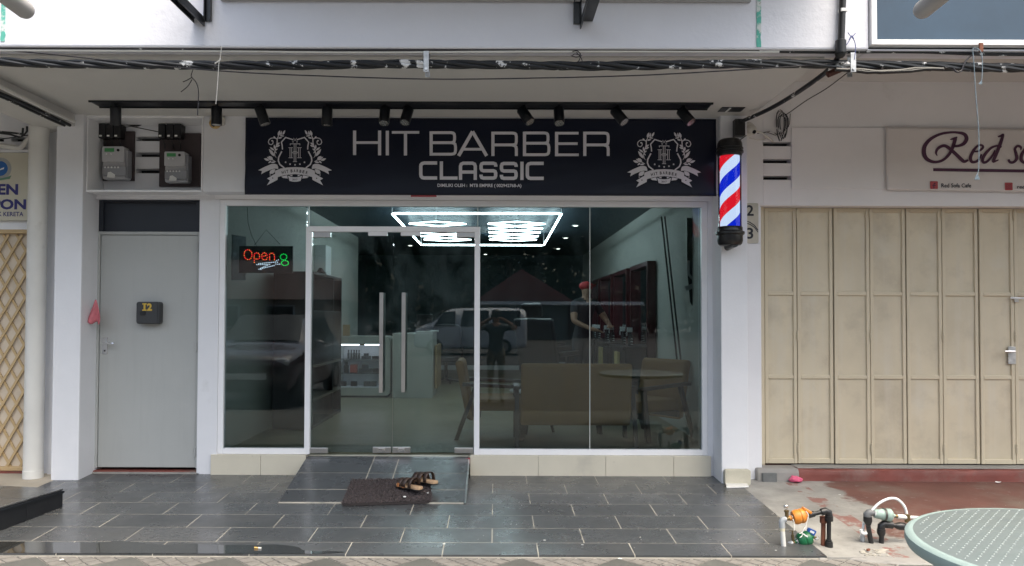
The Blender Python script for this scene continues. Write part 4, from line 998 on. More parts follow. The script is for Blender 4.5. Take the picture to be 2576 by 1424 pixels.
script([[(2190, 465, 36), (2110, 447, 34), (2000, 490, 42), (1900, 600, 54), (1860, 690, 54), (1890, 735, 46), (1960, 700, 40), (2040, 600, 36), (2075, 520, 26)], [(2125, 290, 24), (2180, 275, 40), (2215, 262, 44), (2170, 400, 60), (2110, 560, 58), (2052, 690, 56), (2040, 735, 30)], [(2040, 735, 20), (2085, 710, 30), (2138, 688, 18)]], 'letter')
script([[(2520, 520, 16), (2520, 470, 44), (2465, 450, 40), (2420, 500, 46), (2440, 580, 54), (2450, 670, 52), (2390, 730, 44), (2330, 725, 46), (2308, 680, 40)]], 'letter')
script([[(2700, 470, 34), (2620, 480, 40), (2540, 590, 56), (2530, 690, 58), (2590, 735, 48), (2680, 690, 46), (2740, 580, 54), (2730, 490, 42), (2690, 470, 30)]], 'letter')
q = MB(); q.strip([ZR(1010, 857), (ZR(1010, 857)[0] + 2.0, ZR(2576, 885)[1] - .012)], 52 * kr, YR); q.build('underline', M['printplum'], cbn, fix=False)
for cx_, cy_ in ((1024, 1123), (2314, 1146)):
    p0, p1 = ZR(cx_ - 66, cy_ + 66), ZR(cx_ + 66, cy_ - 66); q = MB(); q.sheet(rrect(p0[0], p1[0], p0[1], p1[1], .007), YR); ic = q.build('icon', M['printred'], cbn, fix=False)
    q = MB()
    if cx_ < 2000: 
        s_ = smooth_path([(1050, 1095), (1030, 1092), (1022, 1115), (1022, 1185)]); q.strip([ZR(*p) for p in s_], 16 * kr, YR - .0006); q.strip([ZR(995, 1132), ZR(1052, 1128)], 14 * kr, YR - .0008)
    else:
        q.strip([ZR(*p) for p in ((2278, 1110), (2350, 1110), (2350, 1182), (2278, 1182))], 9 * kr, YR - .0006, True); q.strip([ZR(2314 + 18 * math.cos(i * .785), 1146 + 18 * math.sin(i * .785)) for i in range(8)], 8 * kr, YR - .0006, True)
    q.build('icon_mark', M['printplum'] if cx_ < 2000 else mat('dark red print', (.2, .02, .03), .6), ic, fix=False)
q = MB(); p0, p1 = ZR(1150, 1165), ZR(1665, 1095); put_text(q, 'Red Sofa Cafe', p0[0], p1[0], p0[1], p1[1], YR, .02)
p0, p1 = ZR(2455, 1182), ZR(2600, 1125); put_text(q, 'reds', p0[0], p1[0] + .02, p0[1], p1[1], YR, .02)
q.build('small_print', M['printdark'], cbn, fix=False)
# number plate half hidden by the pillar
a, b_ = at(1862, 511, YC - .004), at(1908, 612, YC - .004)
npl = thing('number_plate', 'weathered cream number plate showing 2 and 3 behind the white pillar', 'number plate', (b_.x, YC, b_.z))
MB().prism(rrect(a.x, b_.x, b_.z, a.z, .012), YC - .008, YC - .0005).build('plate', mat('weathered cream plate', (.5, .47, .40), .5, var=.12, vs=12, dirt=[((.2, .16, .1), .62, .7, 14, .6)]), npl, bevel=.002)
q = MB(); yy = YC - .0095
for s_, va, vb, ua, ub in (('2', 516, 543, 1877, 1896), ('3', 573, 601, 1878, 1895)): p0, p1 = at(ua, vb, yy), at(ub, va, yy); put_text(q, s_, p0.x, p1.x, p0.z, p1.z, yy, .02)
for r_ in (0, 5): q.strip([(lambda p: (p.x, p.z))(at(u, v + r_, yy)) for u, v in ((1872, 555), (1886, 559), (1898, 567), (1907, 579))], .008, yy)
q.build('figures', M['printdark'], npl, fix=False)

# ================================================================== SOFFIT: TRACK LIGHT, VENT
t0, t1 = atz(222, 252, ZS), atz(1786, 273, ZS)
ty0, ty1 = t0.y, t1.y
tk = thing('light_track', 'long black lighting channel set in the soffit', 'light track', ((t0.x + t1.x) / 2, (ty0 + ty1) / 2, ZS))
tx0, tx1 = t0.x, atz(1786, 266, ZS).x
MB().box(tx0, tx1, ty0, ty1, ZS - .006, ZS - .001).build('channel_bed', M['blacksteel'], tk)
MB().box(tx0, tx1, ty0, ty0 + .012, ZS - .016, ZS - .006).box(tx0, tx1, ty1 - .012, ty1, ZS - .016, ZS - .006).build('channel_lip', M['blacksteel'], tk)
labs = ['first', 'second', 'third', 'fourth', 'fifth', 'sixth', 'seventh', 'eighth', 'ninth', 'tenth']
spots = [(291, 280, 5, 1), (545, 288, 0, 1), (657, 283, -24, 1), (823, 285, 0, 1), (968, 287, 0, .62), (1025, 287, 12, .45), (1318, 286, -42, .35), (1406, 290, 0, .42), (1553, 287, -45, .35), (1720, 287, -45, .35)]
for i, (u, v, tilt, fwd) in enumerate(spots):
    ym = (ty0 + ty1) / 2; c = at(u, v, ym); L_, rr = .15, .043
    lab = '%s black spotlight along the soffit track, counted from the meter niche end' % labs[i]
    if i == 0: lab = 'first black spotlight on the track, above the meter niche'
    sp = thing('track_spotlight', lab, 'spotlight', (c.x, ym, ZS), 'spotlights on the soffit track')
    d = Vector((math.sin(R(-tilt)) * .9, -math.sqrt(max(0, 1 - fwd * fwd)) * .55, -1)).normalized()
    if i == 0: d = Vector((-.15, .35, -1)).normalized()
    top = Vector((c.x, ym, ZS - .035)); mid = Vector((c.x, ym, ZS - .07)) 
    MB().tube([(c.x, ym, ZS - .002), top + Vector((0, 0, -.01))], .012, 8).build('stem', M['blacksteel'], sp)
    o0 = mid - d * .045
    body = MB().lathe([(rr * .9, 0), (rr, .006), (rr, L_), (rr - .005, L_), (rr - .006, L_ - .02)], o0, d, 24, True).build('lamp_body', M['blacksteel'], sp, smooth=True)
    MB().lathe([(.012, L_ - .03), (rr - .007, L_ - .004), (rr - .007, L_ - .002)], o0, d, 20).build('reflector', M['reflector'], body, smooth=True)
a, b_ = atz(1817, 269, ZS), atz(1862, 280, ZS)
vt = thing('soffit_vent', 'small black slotted vent in the soffit near the barber pole', 'vent', (a.x, a.y, ZS))
MB().box(a.x, b_.x, a.y, b_.y, ZS - .006, ZS - .001).build('opening', M['blacksteel'], vt)
MB().box(a.x + .06, a.x + .075, a.y, b_.y, ZS - .010, ZS - .006).build('slat', M['white'], vt)
# cameras
def dome(u, v, Y, m1, m2, lab, down, s=1.0, wallx=None):
    c = at(u, v, Y); t = thing('security_camera', lab, 'camera', tuple(c))
    return t, c
t, c = dome(545, 305, YFA - .045, 0, 0, 'yellowed security camera under the second spotlight', 1)
MB().prism(rrect(c.x - .062, c.x + .062, c.z - .03, c.z + .045, .02), YFA - .05, YFA).build('base', M['camwhite'], t, bevel=.006)
MB().ball((c.x - .006, YFA - .065, c.z - .025), .05, 20, (1, 1, .9)).build('dome', M['camtan'], t, smooth=True)
MB().lathe([(.02, 0), (.02, .012), (.012, .014)], (c.x - .004, YFA - .105, c.z - .04), (0, -1, -.5), 14).build('lens', M['lens'], t)
t, c = dome(1890, 327, YC - .06, 0, 0, 'white turret security camera on the cafe wall above the vent slots', 1)
MB().lathe([(.06, 0), (.06, .02), (.045, .045)], (c.x - .01, YC, c.z + .02), (0, -1, 0), 24).build('base', M['camwhite'], t, smooth=True)
MB().ball((c.x, YC - .06, c.z), .045, 20).build('turret', M['camwhite'], t, smooth=True)
MB().lathe([(.018, 0), (.018, .012), (.014, .014)], (c.x + .012, YC - .085, c.z - .02), (.35, -.9, -.5), 14).build('lens', M['lens'], t)
q = MB(); q.tube([at(1900, 330, YC - .03), at(1916, 334, YC - .035), at(1940, 352, YC - .03), at(1944, 356, YC)], .010, 8); q.tube([at(1884, 347, YC - .02), at(1905, 352, YC - .03), at(1922, 351, YC - .03), at(1928, 347, YC)], .004, 6)
q.build('cable_arm', M['camwhite'], t, smooth=True)
q = MB()
for k in range(6):
    rr = .03 + .006 * k; cc_ = at(1966, 312, YC - .02); ax_ = .35 + .05 * k
    q.tube([cc_ + Vector((.035 * math.cos(a_ * .5) + .02 * math.sin(k), -.004 * k, (.09 + .01 * k) * math.sin(a_ * .5) + .02 * math.cos(a_))) for a_ in range(14)], .0032, 5)
q.tube([at(u, v, YC - .015) for u, v in ((1988, 286), (1986, 312), (1972, 332), (1955, 338), (1938, 330), (1922, 334))], .003, 5); q.tube([at(u, v, YC - .015) for u, v in ((1905, 336), (1928, 332), (1950, 340), (1966, 334), (1984, 318), (1983, 296))], .003, 5)
q.build('wire_coil', M['cable'], label='tangle of dark camera wire pinned to the cafe wall', cat='wire', smooth=True)

# ================================================================== CABLES UNDER THE BEAM
YK = -1.87
def path(P, Y, n_=14): return [at(u, v, Y) for u, v in smooth_path(P, n_)]
bun = path([(-60, 152), (120, 160), (320, 162), (520, 164), (760, 164), (1000, 161), (1240, 163), (1480, 166), (1720, 163), (1960, 160), (2150, 163), (2330, 166), (2480, 170), (2660, 172)], YK, 16)
cbx = thing('power_cable_bundle', 'thick twisted black power cable slung under the beam with paint splashes', 'cable', tuple(bun[0]))
for k in range(4):
    P = []; s_ = 0
    for i, p in enumerate(bun):
        if i: s_ += (p - bun[i - 1]).length
        ph = s_ * 7.5 + k * math.pi / 2 + .6 * mnoise.noise((s_, k, 0)); rr = .017 * (1 + .25 * mnoise.noise((s_ * 1.3, 9, 0)))
        P.append(p + Vector((0, math.cos(ph) * rr, math.sin(ph) * rr)))
    MB().tube(P, .0135, 8).build('strand', M['cable'], cbx, smooth=True)
q = MB()
for du, dv in ((2232, 178), (2262, 178)): q.tube([at(du - 130 + 40 * i, dv - 3 + (5 if 1 < i < 5 else 0) + 2 * math.sin(i), YK - .02) for i in range(7)], .013, 8)
q.build('splice_wrap', M['black'], cbx, smooth=True)
def wire(P, Y, r_, m, nm, lab, cat='wire', n_=10): return MB().tube(path(P, Y, n_), r_, 6).build(nm, M[m], label=lab, cat=cat, smooth=True)
wire([(-40, 122), (120, 136), (330, 158), (560, 179), (800, 191), (1080, 199), (1320, 197), (1600, 190), (1860, 176), (2095, 160)], YK - .02, .0042, 'wire', 'telephone_wire', 'thin dark wire sagging below the twisted power cable')
wire([(-40, 121), (280, 122.5), (575, 124), (850, 127), (1100, 126), (1300, 124.5), (1600, 125), (1910, 126)], -1.90, .0065, 'wire', 'beam_wire', 'straight dark wire clipped under the front edge of the beam')
wire([(-40, 126), (280, 127), (575, 128.5), (850, 131), (1100, 130.5), (1430, 129), (1700, 129), (1960, 130)], -1.89, .010, 'pvc', 'beam_conduit', 'thin white conduit clipped under the front edge of the beam', 'conduit')
wire([(1900, 128), (2060, 131), (2220, 130), (2330, 131), (2460, 136), (2660, 138)], -1.88, .011, 'cable', 'black_conduit', 'black cable running along the foot of the blue window', 'cable')
for u, lab in ((1072, 'steel cable bracket gripping the power cable above the barber banner'), (2147, 'steel cable bracket gripping the power cable beside the black conduit')):
    c = at(u, 160, YK - .035); t = thing('cable_bracket', lab, 'bracket', tuple(c), 'steel cable brackets')
    MB().box(c.x - .018, c.x + .018, YK - .035, YK - .028, c.z - .055, ZS + .0).build('plate', M['galv'], t, bevel=.002)
    MB().box(c.x - .012, c.x + .02, YK + .026, YK + .032, c.z - .07, ZS + .0).build('back_plate', M['galv'], t)
    MB().tube([(c.x, YK - .045, c.z - .035), (c.x, YK + .04, c.z - .035)], .009, 6).build('bolt', M['steel'], t)
# black conduit coming down the upper wall, then along the soffit edge to the pillar
bc = thing('black_conduit_pipe', 'black conduit dropping down the upper wall and sweeping to the pillar', 'conduit', tuple(at(2116, 120, -1.95)))
q = MB(); q.tube([at(2120.5, -40, -1.95), at(2120, 0, -1.95), at(2116, 108, -1.95)], .021, 12); q.build('riser', M['blackpipe'], bc, smooth=True)
q = MB(); q.lathe([(.033, -.03), (.033, .05), (.027, .055)], at(2115, 122, -1.95), seg=14); q.ball(at(2114, 134, -1.94), .034, 12); q.build('elbow', M['blackpipe'], bc, smooth=True)
sw = smooth_path([at(2112, 138, -1.93), at(2088, 172, -1.7), at(2048, 204, -1.40), at(1990, 243, -.95), at(1930, 277, -.60), at(1862, 307, -.34)], 6)
MB().tube([Vector(p) for p in sw], .017, 8).build('sweep', M['cable'], bc, smooth=True)
MB().box(PRX1 - .125, PRX1 - .04, -.36, -.281, at(1855, 345, -.3).z, at(1855, 303, -.3).z).build('end_box', M['blackpipe'], bc, bevel=.004)
c = at(2122, 27, -1.95); MB().box(c.x - .024, c.x + .02, -1.974, -1.92, c.z - .01, c.z + .01).build('saddle', M['white'], bc)
wire([(2132, 183), (2080, 222), (2030, 252), (1990, 280), (1975, 290)], -1.2, .004, 'wire', 'drop_wire', 'thin wire dropping from the bracket towards the cafe wall')
a, b_ = at(2082, 188, -1.8), at(2125, 170, -1.8)
MB().tube([a, b_], .022, 6).build('wood_wedge', M['redbrown'], label='brown wooden wedge jammed beside the cable bracket', cat='wedge')
# strings
def strand(P, Y, r_, m, nm, lab): return MB().tube(path(P, Y, 6), r_, 6).build(nm, M[m], label=lab, cat='string', smooth=True)
q = MB(); q.tube(path([(557, 117), (555, 140), (551, 158), (549, 185), (546, 230), (543, 262)], YK - .06, 6), .0024, 6); q.tube(path([(540, 160), (548, 155), (556, 148)], YK - .06, 4), .004, 6)
q.build('white_string', M['string'], label='white string knotted round the power cable', cat='string')
q = MB()
for P in ([(482, 158), (486, 172), (482, 186), (482, 194), (492, 205), (499, 225), (499, 255), (497, 290)], [(482, 195), (470, 202), (460, 206)], [(483, 200), (474, 215), (462, 226), (455, 231)]): q.tube(path(P, -1.75, 6), .0032, 5)
q.build('black_string', M['wire'], label='frayed black string dangling from the cable past the light track', cat='string')
q = MB()
for P in ([(1440, 130), (1452, 128), (1460, 138), (1446, 136), (1440, 140)], [(1450, 132), (1462, 146), (1466, 162)], [(1460, 134), (1458, 150), (1448, 160)], [(1436, 140), (1450, 144), (1464, 140)]): q.tube(path(P, -1.9, 6), .003, 5)
q.build('wire_knot', M['wire'], label='little knot of dark wire tied to the beam conduit', cat='wire')
q = MB()
for P in ([(2142, 92), (2130, 112), (2118, 122)], [(2142, 92), (2150, 105), (2152, 125), (2149, 150)], [(2133, 82), (2142, 92), (2152, 84)], [(2136, 100), (2142, 90), (2148, 98)]): q.tube(path(P, -1.96, 6), .0028, 5)
q.build('blue_wire_tie', mat('blue wire', (.10, .12, .30), .5), label='blue wire twisted on a nail above the cable bracket', cat='wire')
# brackets of the sign above, and that sign's lower edge
zl = at(1200, 2, -1.92).z
sgn = MB(); sgn.box(at(555, 0, -1.94).x, at(1888, 0, -1.94).x, -1.95, -1.925, at(1200, 1.5, -1.95).z, 6.2)
sgn.build('upper_signboard', mat('grey signboard edge', (.35, .34, .34), .6), label='lower edge of a grey signboard on the upper wall', cat='signboard')
for (ue, ve, ut, lab) in ((515, 66, 531, 'black steel bracket of the awning above the meter niche'), (1462, 73, 1444, 'black steel bracket of the awning above the middle of the banner')):
    foot = at(ue, ve, -1.925); side = 1 if ut > ue else -1
    w_ = abs(at(ut, 40, -1.93).x - at(ue, 40, -1.93).x) + .004
    bk_ = thing('awning_bracket', lab, 'bracket', tuple(foot), 'awning brackets')
    x0 = foot.x if side > 0 else foot.x - w_
    MB().box(x0, x0 + .008, -1.955, -1.922, foot.z + .03, 5.2).box(x0 + .008, x0 + w_ - .008, -1.930, -1.922, foot.z + .03, 5.2).box(x0 + w_ - .008, x0 + w_, -1.955, -1.922, foot.z + .03, 5.2).build('wall_post', M['blacksteel'], bk_, bevel=.002)
    xa = foot.x - (.075 if side > 0 else .0); xb = xa + .075
    MB().box(xa, xb, -4.1, -1.922, foot.z + .05, foot.z + .056).box(foot.x - .008, foot.x, -4.1, -1.922, foot.z, foot.z + .05).box(xa, xa + .006, -4.1, -1.922, foot.z + .022, foot.z + .05).build('arm', M['blacksteel'], bk_, bevel=.001)
    MB().prism_x([(-3.0, foot.z + .06), (-3.06, foot.z + .06), (-3.06, 3.838), (-3.0, 3.838)], foot.x - .02, foot.x + .0).build('tie_rod', M['blacksteel'], bk_)
ax0, ax1 = at(540, 20, -1.93).x, at(2105, 20, -1.93).x  # unseen awning inferred from the brackets, its reach set to shade the beam
aw = thing('awning', 'unseen flat dark sheeted awning carried by the black brackets above the banner, sized to shade the beam', 'awning', ((ax0 + ax1) / 2, -3, 3.95))
for i in range(9):
    xa = ax0 + (ax1 - ax0) * i / 9; MB().box(xa + .002, xa + (ax1 - ax0) / 9 - .002, -3.2, -1.96, 3.90, 3.94).build('roof_sheet', M['awn'], aw)
for y in (-3.2, -2.6): MB().box(ax0, ax1, y, y + .05, 3.84, 3.899).build('purlin', M['blacksteel'], aw)
# blue window of the upper floor
wa = at(2190, 114, -1.93); 
uw = thing('upper_window', 'blue tinted upper floor window in a white aluminium frame', 'window', tuple(wa))
wx0 = at(2190, 60, -1.93).x; zb0 = at(2300, 114, -1.93).z
MB().box(wx0, wx0 + .035, -1.945, -1.88, zb0, 5.6).build('frame_bar', M['alu'], uw, bevel=.002)
for i in range(3):
    MB().box(wx0 + .036 + 1.1 * i, wx0 + 1.13 + 1.1 * i, -1.942, -1.88, zb0, zb0 + .034).build('frame_bar', M['alu'], uw, bevel=.002)
    MB().box(wx0 + .036 + 1.1 * i, wx0 + 1.13 + 1.1 * i, -1.91, -1.90, zb0 + .034, 5.6).build('glass_pane', M['bluewin'], uw)
MB().box(wx0 - .02, 9.5, -1.87, -1.70, zb0 - .01, 6.0).build('curtain_wall', M['navy'], uw)
# round-ended arms jutting over the street
for (u, v, lab) in ((62, 24, 'grey round-ended pipe overhead before the corner unit'), (2322, 24, 'grey round-ended pipe overhead before the blue window')):
    c = at(u, v, -2.7); t = thing('overhead_pipe', lab, 'pipe', tuple(c), 'overhead round-ended pipes')
    sd_ = 1 if u > 1000 else -1
    q = MB(); q.lathe([(.03, -.035), (.044, -.022), (.05, 0), (.05, 2.2)], c + Vector((0, 0, .0)), (.0 * sd_, -1, .06), 24); q.build('tube', mat('grey arm enamel', (.44, .43, .43), .45, var=.05), t, smooth=True)
    MB().box(c.x - .02, c.x + .02, -4.2, -4.1, c.z + .1, 5.3).build('hanger', M['blacksteel'], t)
    MB().box(c.x - .03, c.x + .03, -4.25, -1.93, 5.3, 5.36).build('carrier', M['blacksteel'], t)
# rope with a tassel over the cafe banner
q = MB(); Yr = -1.96
q.tube(path([(2450, 121), (2447, 127), (2450, 160), (2455, 240), (2462, 330), (2462, 420), (2458, 440)], Yr, 6), .0027, 6); q.tube(path([(2450, 121), (2462, 124), (2470, 140), (2471, 180), (2469, 205)], Yr, 6), .0027, 6)
for k in range(5): q.tube([at(2458, 438, Yr), at(2452 + 3 * k, 452, Yr)], .003, 5); q.tube([at(2469, 203, Yr), at(2462 + 2 * k, 212, Yr)], .003, 5)
q.build('frayed_rope', M['rope'], label='frayed blue white rope hanging from the blue window', cat='rope')
MB().box(at(2464, 118, -1.955).x, at(2473, 118, -1.955).x, -1.958, -1.945, at(2468, 130, -1.955).z, at(2468, 108, -1.955).z).build('rusty_hook', M['rust'], label='rusty brown hook under the blue window frame', cat='hook')
wire([(2398, 172), (2405, 180), (2418, 178), (2426, 160), (2440, 142), (2462, 134)], -1.9, .006, 'wire', 'loop_wire', 'dark wire looping between the power cable and the rope')
# ================================================================== BARBER POLE
YP = -.42
ZP = lambda y: at(1836, zm(0, y, 2640, 420, 360 / 949)[1], YP).z
pc = at(1836, 480, YP); pxc = pc.x
bp = thing('barber_pole', 'lit red, white and blue barber pole on the white pillar', 'barber pole', (pxc, YP, ZP(1330)))
zt0, zt1 = ZP(437), ZP(1135)
lead = ZP(515) - ZP(1022)
ri = .0805
M['polewhite'] = glow('pole white', (.60, .72, 1.0), .36); M['poleblue'] = glow('pole blue', (.004, .02, .62), .36); M['polered'] = glow('pole red', (.80, .012, .03), .32)
MB().lathe([(ri, zt1), (ri, zt0)], (pxc, YP, 0), seg=40).build('light_tube', M['polewhite'], bp, smooth=True)
def helix(yleft, m):
    q = MB(); n_ = 144; V = []; hw = lead * .135
    for i in range(n_ * 3 + 1):
        th = math.pi + 2 * math.pi * (i / n_ - 1.5); zc = ZP(yleft) + lead * (th - math.pi) / (2 * math.pi)
        for s_ in (-1, 1): V.append((pxc + (ri + .0012) * math.cos(th), YP + (ri + .0012) * math.sin(th), min(zt0, max(zt1, zc + s_ * hw))))
    F_ = []
    for i in range(n_ * 3):
        a_ = [2 * i, 2 * i + 1, 2 * i + 3, 2 * i + 2]
        if len({round(V[k][2], 5) for k in a_}) > 1: F_.append(a_)
    q.add(V, F_).build('stripe', M[m], bp, fix=False)
helix(1020, 'polered'); helix(772, 'poleblue')
MB().lathe([(.094, zt1 - .01), (.094, zt0 + .01)], (pxc, YP, 0), seg=40, cap=False).build('clear_sleeve', M['clear'], bp, smooth=True)
z_ = lambda y: ZP(y)
M['gloss'] = mat('glossy black plastic', (.010, .010, .011), .3)
MB().lathe([(.095, z_(440)), (.100, z_(425)), (.100, z_(412)), (.112, z_(408)), (.112, z_(392)), (.104, z_(388)), (.104, z_(375)), (.110, z_(372)), (.110, z_(360)), (.103, z_(356)), (.101, z_(315)), (.093, z_(290)), (.075, z_(272)), (.02, z_(266))], (pxc, YP, 0), seg=40).build('top_cap', M['gloss'], bp, smooth=True)
MB().lathe([(.085, z_(1318)), (.097, z_(1305)), (.104, z_(1275)), (.104, z_(1222)), (.110, z_(1218)), (.118, z_(1208)), (.118, z_(1188)), (.110, z_(1182)), (.102, z_(1178)), (.102, z_(1145)), (.096, z_(1136))][::1], (pxc, YP, 0), seg=40).build('bottom_cap', M['gloss'], bp, smooth=True)
q = MB(); q.lathe([(.03, 0), (.03, .22)], (pxc + .02, -.27, z_(1322)), (0, -1, .05), 14); q.lathe([(.03, 0), (.03, .16)], (pxc + .05, -.27, z_(330)), (0, -1, 0), 14)
q.build('wall_bracket', M['gloss'], bp)
MB().tube([(pxc + .06, YP + .06, z_(300)), (PRX1 - .02, -.32, at(1855, 342, -.3).z)], .004, 6).build('flex', M['black'], bp)

# ================================================================== ON THE WALKWAY
def fz(p, dz=0): return Vector((p.x, p.y, floor_z(p.y) + dz))
# stone block and white tile at the pillar foot
a, b_ = at(1824, 1182, -.34), at(1890, 1215, -.34)
st = MB(); st.prism(rrect(a.x, b_.x, floor_z(-.34) - .005, a.z, .022), -.335, -.285); st.build('stone_block', M['stone'], label='pale rough stone block propped against the pillar foot', cat='stone', bevel=.006)
p = [atf(u, v) for u, v in ((1825, 1217), (1877, 1216), (1884, 1227), (1828, 1229))]
MB().add([(q_.x, q_.y, floor_z(q_.y) + .002) for q_ in p] + [(q_.x, q_.y, floor_z(q_.y) + .014) for q_ in p], [(0, 1, 2, 3), (4, 5, 6, 7), (0, 1, 5, 4), (1, 2, 6, 5), (2, 3, 7, 6), (3, 0, 4, 7)]).build('white_tile', M['whitetile'], label='loose white tile lying before the stone block', cat='tile', bevel=.002)
# shaggy mat
mc = [atf(u, v) for u, v in ((884, 1233), (1082, 1231), (1086, 1268), (858, 1275))]
mx0, mx1 = (mc[0].x + mc[3].x) / 2 , (mc[1].x + mc[2].x) / 2
def mat_pt(fx, fy):
    a_ = mc[3].lerp(mc[2], fx); b2 = mc[0].lerp(mc[1], fx); p = a_.lerp(b2, fy); return p
def surf(x, y):                                       # ramp or walkway height
    if RX0 < x < RX1 and y > RY: return RZ0 + (RZ1 - RZ0) * (y - RY) / (-RY)
    return floor_z(y)
dm_ = thing('door_mat', 'shaggy dark brown mat lying at the foot of the ramp', 'mat', tuple(fz(mat_pt(.5, .5))))
q = MB(); nx, ny = 40, 14; V = []
for lvl in (0, 1):
    for j in range(ny + 1):
        for i in range(nx + 1):
            fx, fy = i / nx, j / ny
            # rounded corners
            ex, ey = min(fx, 1 - fx) * 8, min(fy, 1 - fy) * 3
            gx, gy = fx, fy
            if ex < 1 and ey < 1:
                k_ = 1 - math.hypot(1 - ex, 1 - ey)
                if k_ < 0: gx = fx + (.5 - fx) * .05 * -k_; gy = fy + (.5 - fy) * .14 * -k_
            p = mat_pt(gx, gy); p.z = surf(p.x, p.y) + (.004 if lvl == 0 else .022 + .004 * mnoise.noise((fx * 9, fy * 4, 0)))
            V.append(p)
m_ = (nx + 1) * (ny + 1)
q.add(V, [(m_ + j * (nx + 1) + i, m_ + j * (nx + 1) + i + 1, m_ + (j + 1) * (nx + 1) + i + 1, m_ + (j + 1) * (nx + 1) + i) for j in range(ny) for i in range(nx)] + [(i, i + 1, m_ + i + 1, m_ + i) for i in range(nx)] + [(j * (nx + 1), (j + 1) * (nx + 1), m_ + (j + 1) * (nx + 1), m_ + j * (nx + 1)) for j in range(ny)] + [(j * (nx + 1) + nx, (j + 1) * (nx + 1) + nx, m_ + (j + 1) * (nx + 1) + nx, m_ + j * (nx + 1) + nx) for j in range(ny)] + [(ny * (nx + 1) + i, ny * (nx + 1) + i + 1, m_ + ny * (nx + 1) + i + 1, m_ + ny * (nx + 1) + i) for i in range(nx)])
q.build('backing', mat('mat backing', (.03, .024, .024), .9), dm_)
pile = MB(); rg = random.Random(3)
for i in range(9000):
    p = mat_pt(rg.random(), rg.random()); p.z = surf(p.x, p.y) + .020
    h = rg.uniform(.010, .022); l = Vector((rg.gauss(0, .010), rg.gauss(0, .010), h)); w = Vector((rg.uniform(-1, 1), rg.uniform(-1, 1), 0)).normalized() * .0022
    pile.add([p - w, p + w, p + l * .6 + w, p + l + Vector((rg.gauss(0, .005), rg.gauss(0, .005), -.003)), p + l * .6 - w], [(0, 1, 2, 4), (4, 2, 3)])
pile.build('pile', M['mat'], dm_, kind='stuff', fix=False)
# sandals
def sandal(name, lab, toe, heel, z):
    t = thing(name, lab, 'sandal', (heel.x, heel.y, z), 'pair of sandals on the mat')
    d = (heel - toe); d.z = 0; Ls = d.length; d.normalize(); n_ = Vector((-d.y, d.x, 0))
    outl = [(0, .030), (.06, .040), (.16, .046), (.34, .046), (.55, .036), (.75, .033), (.9, .034), (.97, .026), (1, .012)]
    L_ = [(f_, w) for f_, w in outl]; P = L_ + [(f_, -w) for f_, w in L_[::-1]]
    def P3(f_, w, h): q_ = toe + d * Ls * f_ + n_ * w; return Vector((q_.x, q_.y, z + h))
    q = MB(); n2 = len(P)
    hb = lambda f_: .020 + .012 * max(0, f_ - .5)
    q.add([P3(f_, w, .003) for f_, w in P] + [P3(f_, w, hb(f_)) for f_, w in P], [tuple(range(n2))[::-1], tuple(range(n2, 2 * n2))] + [(i, (i + 1) % n2, (i + 1) % n2 + n2, i + n2) for i in range(n2)])
    q.build('footbed', M['cork'], t, bevel=.004)
    q = MB(); q.add([P3(f_, w * 1.03, -.004) for f_, w in P] + [P3(f_, w * 1.03, .004) for f_, w in P], [tuple(range(n2))[::-1], tuple(range(n2, 2 * n2))] + [(i, (i + 1) % n2, (i + 1) % n2 + n2, i + n2) for i in range(n2)])
    q.build('sole', M['black'], t)
    def strap(f0, f1, hgt, m, nm):
        V = []; N_ = 12
        for i in range(N_ + 1):
            a_ = math.pi * i / N_
            for f_ in (f0, f1):
                V.append(P3(f_ + (.02 if f_ == f1 else 0) * math.sin(a_), .049 * math.cos(a_), .012 + hgt * math.sin(a_) ** .8))
        q = MB(); q.add(V, [(2 * i, 2 * i + 1, 2 * i + 3, 2 * i + 2) for i in range(N_)]); o = q.build(nm, M[m], t, smooth=True, fix=False)
        s_ = o.modifiers.new('s', 'SOLIDIFY'); s_.thickness = .0035
        return o
    o = strap(.14, .30, .055, 'leather', 'toe_strap'); strap(.33, .50, .062, 'leather', 'instep_strap')
    for f_ in (.2, .4): MB().box(-.008, .008, -.006, .006, 0, .004, Matrix.Translation(P3(f_, .04, .052))).build('buckle', M['chrome'], t)
    strap(.62, .74, .075, 'leather', 'back_strap')
    for f0, f1 in ((.13, .24), (.33, .46)):
        q = MB(); q.add([P3(f0, -.0495, .004), P3(f1, -.0495, .004), P3(f1 + .02, -.049, .034), P3(f0 + .02, -.049, .034)], [(0, 1, 2, 3)]); s_ = q.build('strap_side', M['tan'], t).modifiers.new('s', 'SOLIDIFY'); s_.thickness = .004
        q = MB(); q.add([P3(f0, .0495, .004), P3(f1, .0495, .004), P3(f1 + .02, .049, .034), P3(f0 + .02, .049, .034)], [(0, 1, 2, 3)]); s_ = q.build('strap_side', M['tan'], t).modifiers.new('s', 'SOLIDIFY'); s_.thickness = .004
s1t, s1h = atf(1003, 1245), atf(1052, 1259); s2t, s2h = atf(1040, 1236), atf(1098, 1251)
for nm, lab, ta, he in (('sandal', 'brown strapped cork sandal lying wholly on the dark mat', s1t, s1h), ('sandal', 'brown strapped cork sandal whose heel hangs off the mat', s2t, s2h)):
    dv_ = (he - ta).normalized(); he = ta + dv_ * .265
    sandal(nm, lab, ta, he, surf(ta.x, ta.y) + .036)
for u, v, r_, lab in ((1018, 1264, .010, 'white pebble lying on the dark mat'), (1076, 1258, .006, 'tiny white crumb on the dark mat by the sandal heels')):
    c = atf(u, v); MB().ball((c.x, c.y, surf(c.x, c.y) + .038), r_, 8, (1.3, 1, .7)).build('pebble', M['paper'], label=lab, cat='pebble')
